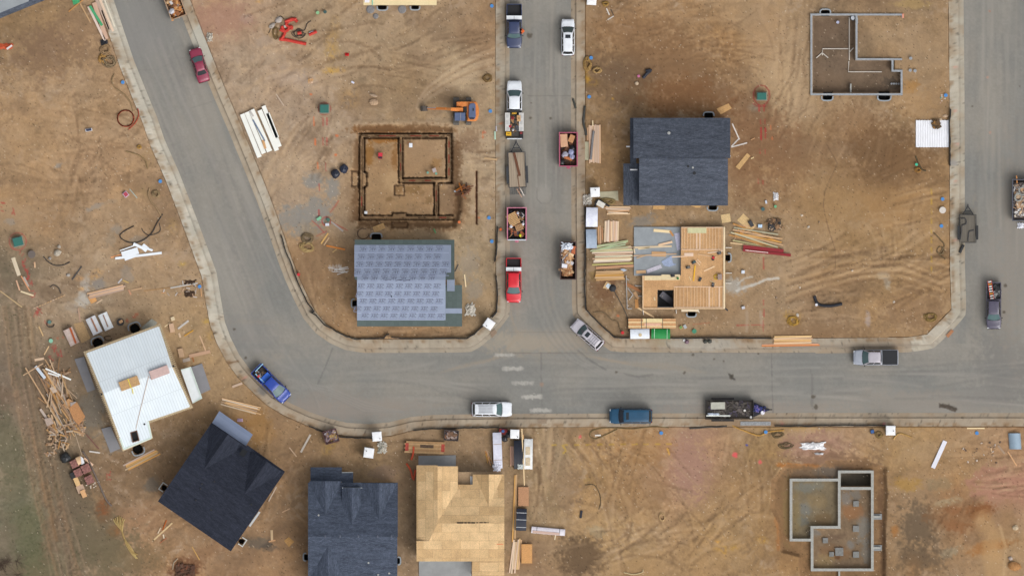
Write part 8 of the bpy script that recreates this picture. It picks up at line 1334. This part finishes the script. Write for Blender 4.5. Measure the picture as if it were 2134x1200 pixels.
 hose([(1526,886),(1538,892),(1551,897),(1566,903),(1582,907),(1596,902),(1604,899),(1634,896)],.1,(186,142,72),'yellow hose below the long black trailer');hose([(1286,894),(1263,905),(1241,914),(1229,908),(1235,897),(1263,891),(1320,893),(1360,888),(1394,891)],.07,(116,98,62),'brown hose loop below the teal car');hose([(1219,1010),(1238,1010),(1249,1027),(1252,1047),(1248,1061)],.06,(104,88,62),'thin curved hose on the lower middle lot');m=MB();m.box((*W2((1211,1071)),.2),(.3,1.0,.2),-8);m.single('black_shoe', 'small black object lying on the lower middle lot', 'bag', mat((44,46,56),.7),bevel=.04);coil(1622,905,14,7,3,.06,(110,92,62),'brown hose tangle above the lower right dig');coil(1637,928,18,6,2,.06,(100,86,60),'dark hose coil above the lower right dig', 2);coil(1832,905,8,7,3,.07,(130,106,62),'brown hose coil left of the toilet at the lower right fence');hose([(1862,915),(1868,907),(1878,903),(1900,911)],.1,(186,148,88),'tan hose right of the toilet at the lower right fence');coil(1380,1076,7,10,2,.07,(186,154,110),'tan hose loop on the lower middle lot');hose([(1300,1192),(1320,1196),(1338,1192),(1340,1186)],.08,(190,170,130),'pale hose at the lower edge of the middle lot');board(1240,907,1252,906.5,3,(226,220,210),'white strip inside the brown hose loop', name='strip', cat='strip');hose([(1437,892),(1455,891),(1480,889),(1496,889),(1515,887)],.12,(64,60,54),'crumpled dark fence scrap below the long black trailer', 'fabric_scrap', 'fabric')
 smallbox(1818,899,8,8,.3,10,(60,62,70),'dark box with a blue top near the toilet at the lower right fence', 'box', 'box', (60,100,160))
 BL=(76,140,204)
 for x,y,l in ((256,172,'beside the upper left pavement'),(334,378,'beside the left pavement above the tan hose coil'),(1025,13,'by the navy pickup pavement at the top'),(1022,232,'right of the excavator'),(1232,121,'above the oval hose coil on the upper street'),(1228,202,'below the hose coils on the upper street'),(1019,454,'between the footing dig and the left pink skip'),(1025,503,'by the silt fence right of the underlay roof'),(1971,199,'at the upper right pavement near the pebbles'),(1964.5,415,'above the pale round tub by the right-hand pavement'),(1962,471,'below the pale round tub by the right-hand pavement'),(1378,902,'below the lower kerb right of the teal car'),(1596,900,'on the yellow hose below the long black trailer'),(2036,902,'below the cream stick at the lower right pavement'),(416,597,'by the left pavement at the litter')): lid(x,y,3.8,.12,BL,'bright blue round meter lid '+l,group='blue meter lids')
 lid(106,710,4.5,.15,(140,196,168),'mint round lid left of the packs above the white roof', 'valve_lid', 'lid');lid(103,671,4,.2,(90,124,116),'teal lid inside a black hose ring', 'valve_lid', 'lid');coil(104,675,8,9,1,.06,(60,54,50),'thin black hose ring round the teal lid');coil(225,704,9,6,1,.05,(90,74,56),'thin brown hose ring above the white roof');m=MB();m.tube([P(757+12*math.cos(a*.4),487+11*math.sin(a*.4),gz(757,487)+.08) for a in range(14)],.05,5);m.single('hose_ring', 'thin hose ring above the upper left corner of the underlay roof', 'hose', mat((84,66,52),.7))
 for k in range(9): rock(1964+random.uniform(-5,6),206+random.uniform(-8,9),3.6,3,.12,0,[(216,196,180),(196,160,140),(206,206,196),(110,170,150)][k % 4],'pebble by the upper right meter lid', 'pebble', k)['group'] = 'pebbles by the upper right meter lid'
 lid(1043.5,478,3,.4,(232,116,60),'orange cap on the kerb left of the pink skip with pallets', 'marker', 'marker');lid(957,463,3,.3,(220,118,66),'orange cap at the lower right corner of the footing dig', 'marker', 'marker')
 utility_box(676,227,18,17,0,'green utility box inside a red paint ring, on the footing lot');utility_box(1587.5,201,19,15,0,'green utility box inside a red paint ring, above the blue-grey roof');utility_box(37.5,503.5,20,18,14,'green utility box at the left edge inside a red paint ring')
 for pts,l,c in (([(1021,692),(1031,686),(1036,693),(1025,704)],'brown tactile paving plate at the left street corner', (150,128,108)),([(1971,699),(1983,686),(1988,690),(1976,704)],'orange brown tactile paving plate at the right-hand corner', (176,124,88)),([(1120,873),(1139,873),(1139,882),(1120,882)],'brown tactile paving plate in the lower pavement', (148,130,110))):
  m=MB();m.prism([W2(p) for p in pts],.152,.162);cx=sum(p[0] for p in pts)/4;cy=sum(p[1] for p in pts)/4
  for i in range(4):
   for j in range(3): u,v=(i+.5)/4,(j+.5)/3;p=[(pts[0][k]*(1-u)+pts[1][k]*u)*(1-v)+(pts[3][k]*(1-u)+pts[2][k]*u)*v for k in (0,1)];m.cyl((*W2(p),.168),.06,.014,6)
  m.single('tactile_plate', l,'paving plate', mat(c,.8,.12,4))
 hose([(2003,455),(2012,456),(2013,467),(2004,470),(2003,484),(2001,500)],.07,(66,66,68),'dark strap zigzagging over the left of the small black trailer', 'strap', 'strap', z=.7,sm=2);hose([(2030,480),(2020,482),(2018,492),(2017,503)],.07,(66,66,68),'dark strap bent over the right of the small black trailer', 'strap', 'strap', z=.7,sm=2)
 fence([(586,490),(594,520),(606,547),(616,577),(629,607),(642,632),(655,649),(648,651),(658,657),(677,677),(700,690),(722,701),(744,707),(757,706),(800,704),(804,698),(811,696)],'long black silt fence curving round the inside of the bend');fence([(815,703),(850,705),(892,706),(940,704),(973,705),(988,696),(1008,678)],'black silt fence below the underlay roof');fence([(1026,661),(1035,649),(1037,620),(1035,590),(1034,574)],'short black silt fence beside the red pickup');fence([(1031,546),(1034,530),(1036,500),(1037,472)],'short black silt fence left of the brown board on the pavement')
 fence([(1219,430),(1220,500),(1219,600),(1221,645),(1250,675),(1281,703.5),(1312,704)],'black silt fence down the right side of the street and round the corner');fence([(1399,704.5),(1500,703.5),(1560,704),(1608,705)],'black silt fence right of the green wrapped pack');fence([(862,896),(900,893),(960,891.5),(1040,890)],'black silt fence above the small black skip', 2);fence([(644,887),(660,895),(674,900)],'short black silt fence left of the small red skip');fence([(707,910),(740,912),(775,912)],'short black silt fence right of the small red skip');fence([(1615,887.5),(1700,887),(1760,886),(1846,886.5)],'black silt fence above the lower right foundation', 2);fence([(1981.5,228),(1979,256),(1980,290),(1980,346)],'black silt fence beside the white corrugated sheet', 2.4)
 ground_cover()
def ground_cover():
 r=np.random.RandomState(4)
 n=5200;X=r.uniform(0,2134,n);Y=r.uniform(0,1200,n);rd=in_road(X,Y);k=~rd;X,Y=X[k],Y[k];d=fbm(X/60,Y/60,71,3);k=r.rand(len(X)) < .35+d;X,Y=X[k],Y[k];m=MB();ms=[mat((206,190,166),.9,.2),mat((120,96,74),.95,.2),mat((170,140,106),.95,.2),mat((226,216,200),.8,.1)]
 for x,y in zip(X,Y):
  s=.035+.07*r.rand()**3;z=gz(x,y);a=r.rand()*6;q=[(wx(x)+math.cos(a+t*1.571)*s*(.7+.5*r.rand()),wy(y)+math.sin(a+t*1.571)*s*(.7+.5*r.rand()),z-.01) for t in range(4)]
  m.add(q+[(wx(x)+s*.2,wy(y),z+s*.9)],[(0,1,4),(1,2,4),(2,3,4),(3,0,4)],int(r.choice(4,p=[.35,.25,.25,.15])))
 o=m.single('pebbles', 'pebbles and crumbs of earth strewn over the lots', 'pebbles', ms);o['kind'] = 'stuff'
 n=15000;X=r.uniform(-10,330,n);Y=r.uniform(540,1210,n);den=np.clip(1.15-(X-np.interp(Y,[540,700,900,1000,1100,1210],[30,55,110,150,200,330]))/40,0,1)*np.clip(.45+fbm(X/40,Y/60,91,4)*1.6,0,1);k=r.rand(n) < den;X,Y=X[k],Y[k];gm=fbm(X/30,Y/70,95,3)+np.where(np.abs(X-(30+(Y-900)*.12)) < 38,.4,-.2);m=MB()
 ms=[mat((112,116,80),.9,.2),mat((136,124,98),.9,.2),mat((152,138,112),.9,.2),mat((102,106,72),.9,.2),mat((124,112,94),.9,.2)]
 for x,y,g in zip(X,Y,gm):
  z=gz(x,y);c=(0 if r.rand() < .5 else 3) if g > .22 else int(r.choice([1,2,4]));bg=1
  for b in range(3 if bg == 1 else 12):
   a=r.rand()*6.283;l=.05+.13*r.rand();h=.015+.05*r.rand();w_=.018;bx,by=wx(x)+r.uniform(-.1,.1),wy(y)+r.uniform(-.1,.1);dx,dy=math.cos(a),math.sin(a)
   m.add([(bx-dy*w_,by+dx*w_,z),(bx+dy*w_,by-dx*w_,z),(bx+dx*l*.6,by+dy*l*.6,z+h),(bx+dx*l,by+dy*l,z+h*.6)],[(0,1,2),(0,2,3)],c)
 o=m.single('grass', 'thin grass and dead weeds on the verge at the left edge', 'grass', ms);o['kind'] = 'stuff'
 rr=random.Random(2)
 for i in range(7):
  x,y=rr.uniform(-2,40),rr.uniform(1140,1200);t=thing('bare_shrub', 'leafless brown shrub in the lower left corner', 'shrub', P(x,y,gz(x,y)),0,'leafless shrubs in the corner');m=MB()
  for b in range(9):
   a=rr.uniform(0,6.28);L=rr.uniform(.8,2.2);p=[(0,0,0)]
   for s_ in range(4): a+=rr.gauss(0,.35);p.append((p[-1][0]+math.cos(a)*L/4,p[-1][1]+math.sin(a)*L/4,p[-1][2]+L/4*.5))
   m.tube(p,[.03,.025,.02,.014,.008],4);q=p[2];a2=a+1;m.tube([q,(q[0]+math.cos(a2)*L*.3,q[1]+math.sin(a2)*L*.3,q[2]+.25)],[.016,.007],4)
  m.build('branches', mat((96,80,68),.9),t)
light();camera();road_marks();make_ground()
MATC=mat_attr('weathered_concrete', .9,12,.09,.15,25)
PALE,TAN=(190,183,168),(166,152,133)
def mix(a,b,t): return tuple(x+(y-x)*t for x,y in zip(a,b))
CO.patch(424,92,30,46,0,(182,180,168),.8,.2,.1);CO.patch(560,400,26,36,0,(186,180,166),.5,.3,.2);CO.patch(1700,705,60,24,0,(172,166,154),.4);CO.patch(1460,716,70,12,0,(172,168,158),.6)
CO.stroke([(473,757),(497,752)],4,(120,92,66),.8);CO.stroke([(700,905),(760,912)],8,(140,120,96),.4);CO.patch(1520,880,70,10,0,(150,124,96),.7);CO.patch(1600,885,40,8,0,(156,128,98),.6);CO.patch(545,815,8,8,0,(112,110,108),.7)
CO.stroke([(1625,722),(1760,722),(1960,718)],4,(120,110,98),.5,.7);CO.patch(1985,340,12,7,0,(150,148,146),.7);CO.patch(1952,700,40,22,40,(182,174,160),.5)
for y in (140,232,377,300,500): CO.patch(1986+random.uniform(-4,10),y,4,2.5,0,(206,140,122),.5)
CO.patch(1627,881,6,2,0,(224,120,130),.7);CO.patch(1843,881,5,2.5,0,(226,110,124),.7);CO.patch(1043,257,3,2,0,(226,120,70),.8);CO.patch(510,787,3,3,0,(220,130,120),.5)
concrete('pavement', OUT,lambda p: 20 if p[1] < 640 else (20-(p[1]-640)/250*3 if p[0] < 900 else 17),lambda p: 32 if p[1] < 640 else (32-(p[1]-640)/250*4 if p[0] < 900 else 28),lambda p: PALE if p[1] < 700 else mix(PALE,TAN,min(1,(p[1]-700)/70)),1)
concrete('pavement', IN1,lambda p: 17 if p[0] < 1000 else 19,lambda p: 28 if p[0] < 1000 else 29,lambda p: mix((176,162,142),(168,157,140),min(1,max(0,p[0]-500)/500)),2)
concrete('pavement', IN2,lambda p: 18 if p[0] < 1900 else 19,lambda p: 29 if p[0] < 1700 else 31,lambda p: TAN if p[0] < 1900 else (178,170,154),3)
buildings();foundations();wells()
for f in ('vehicles', 'items'):
 if f in globals(): globals()[f]()
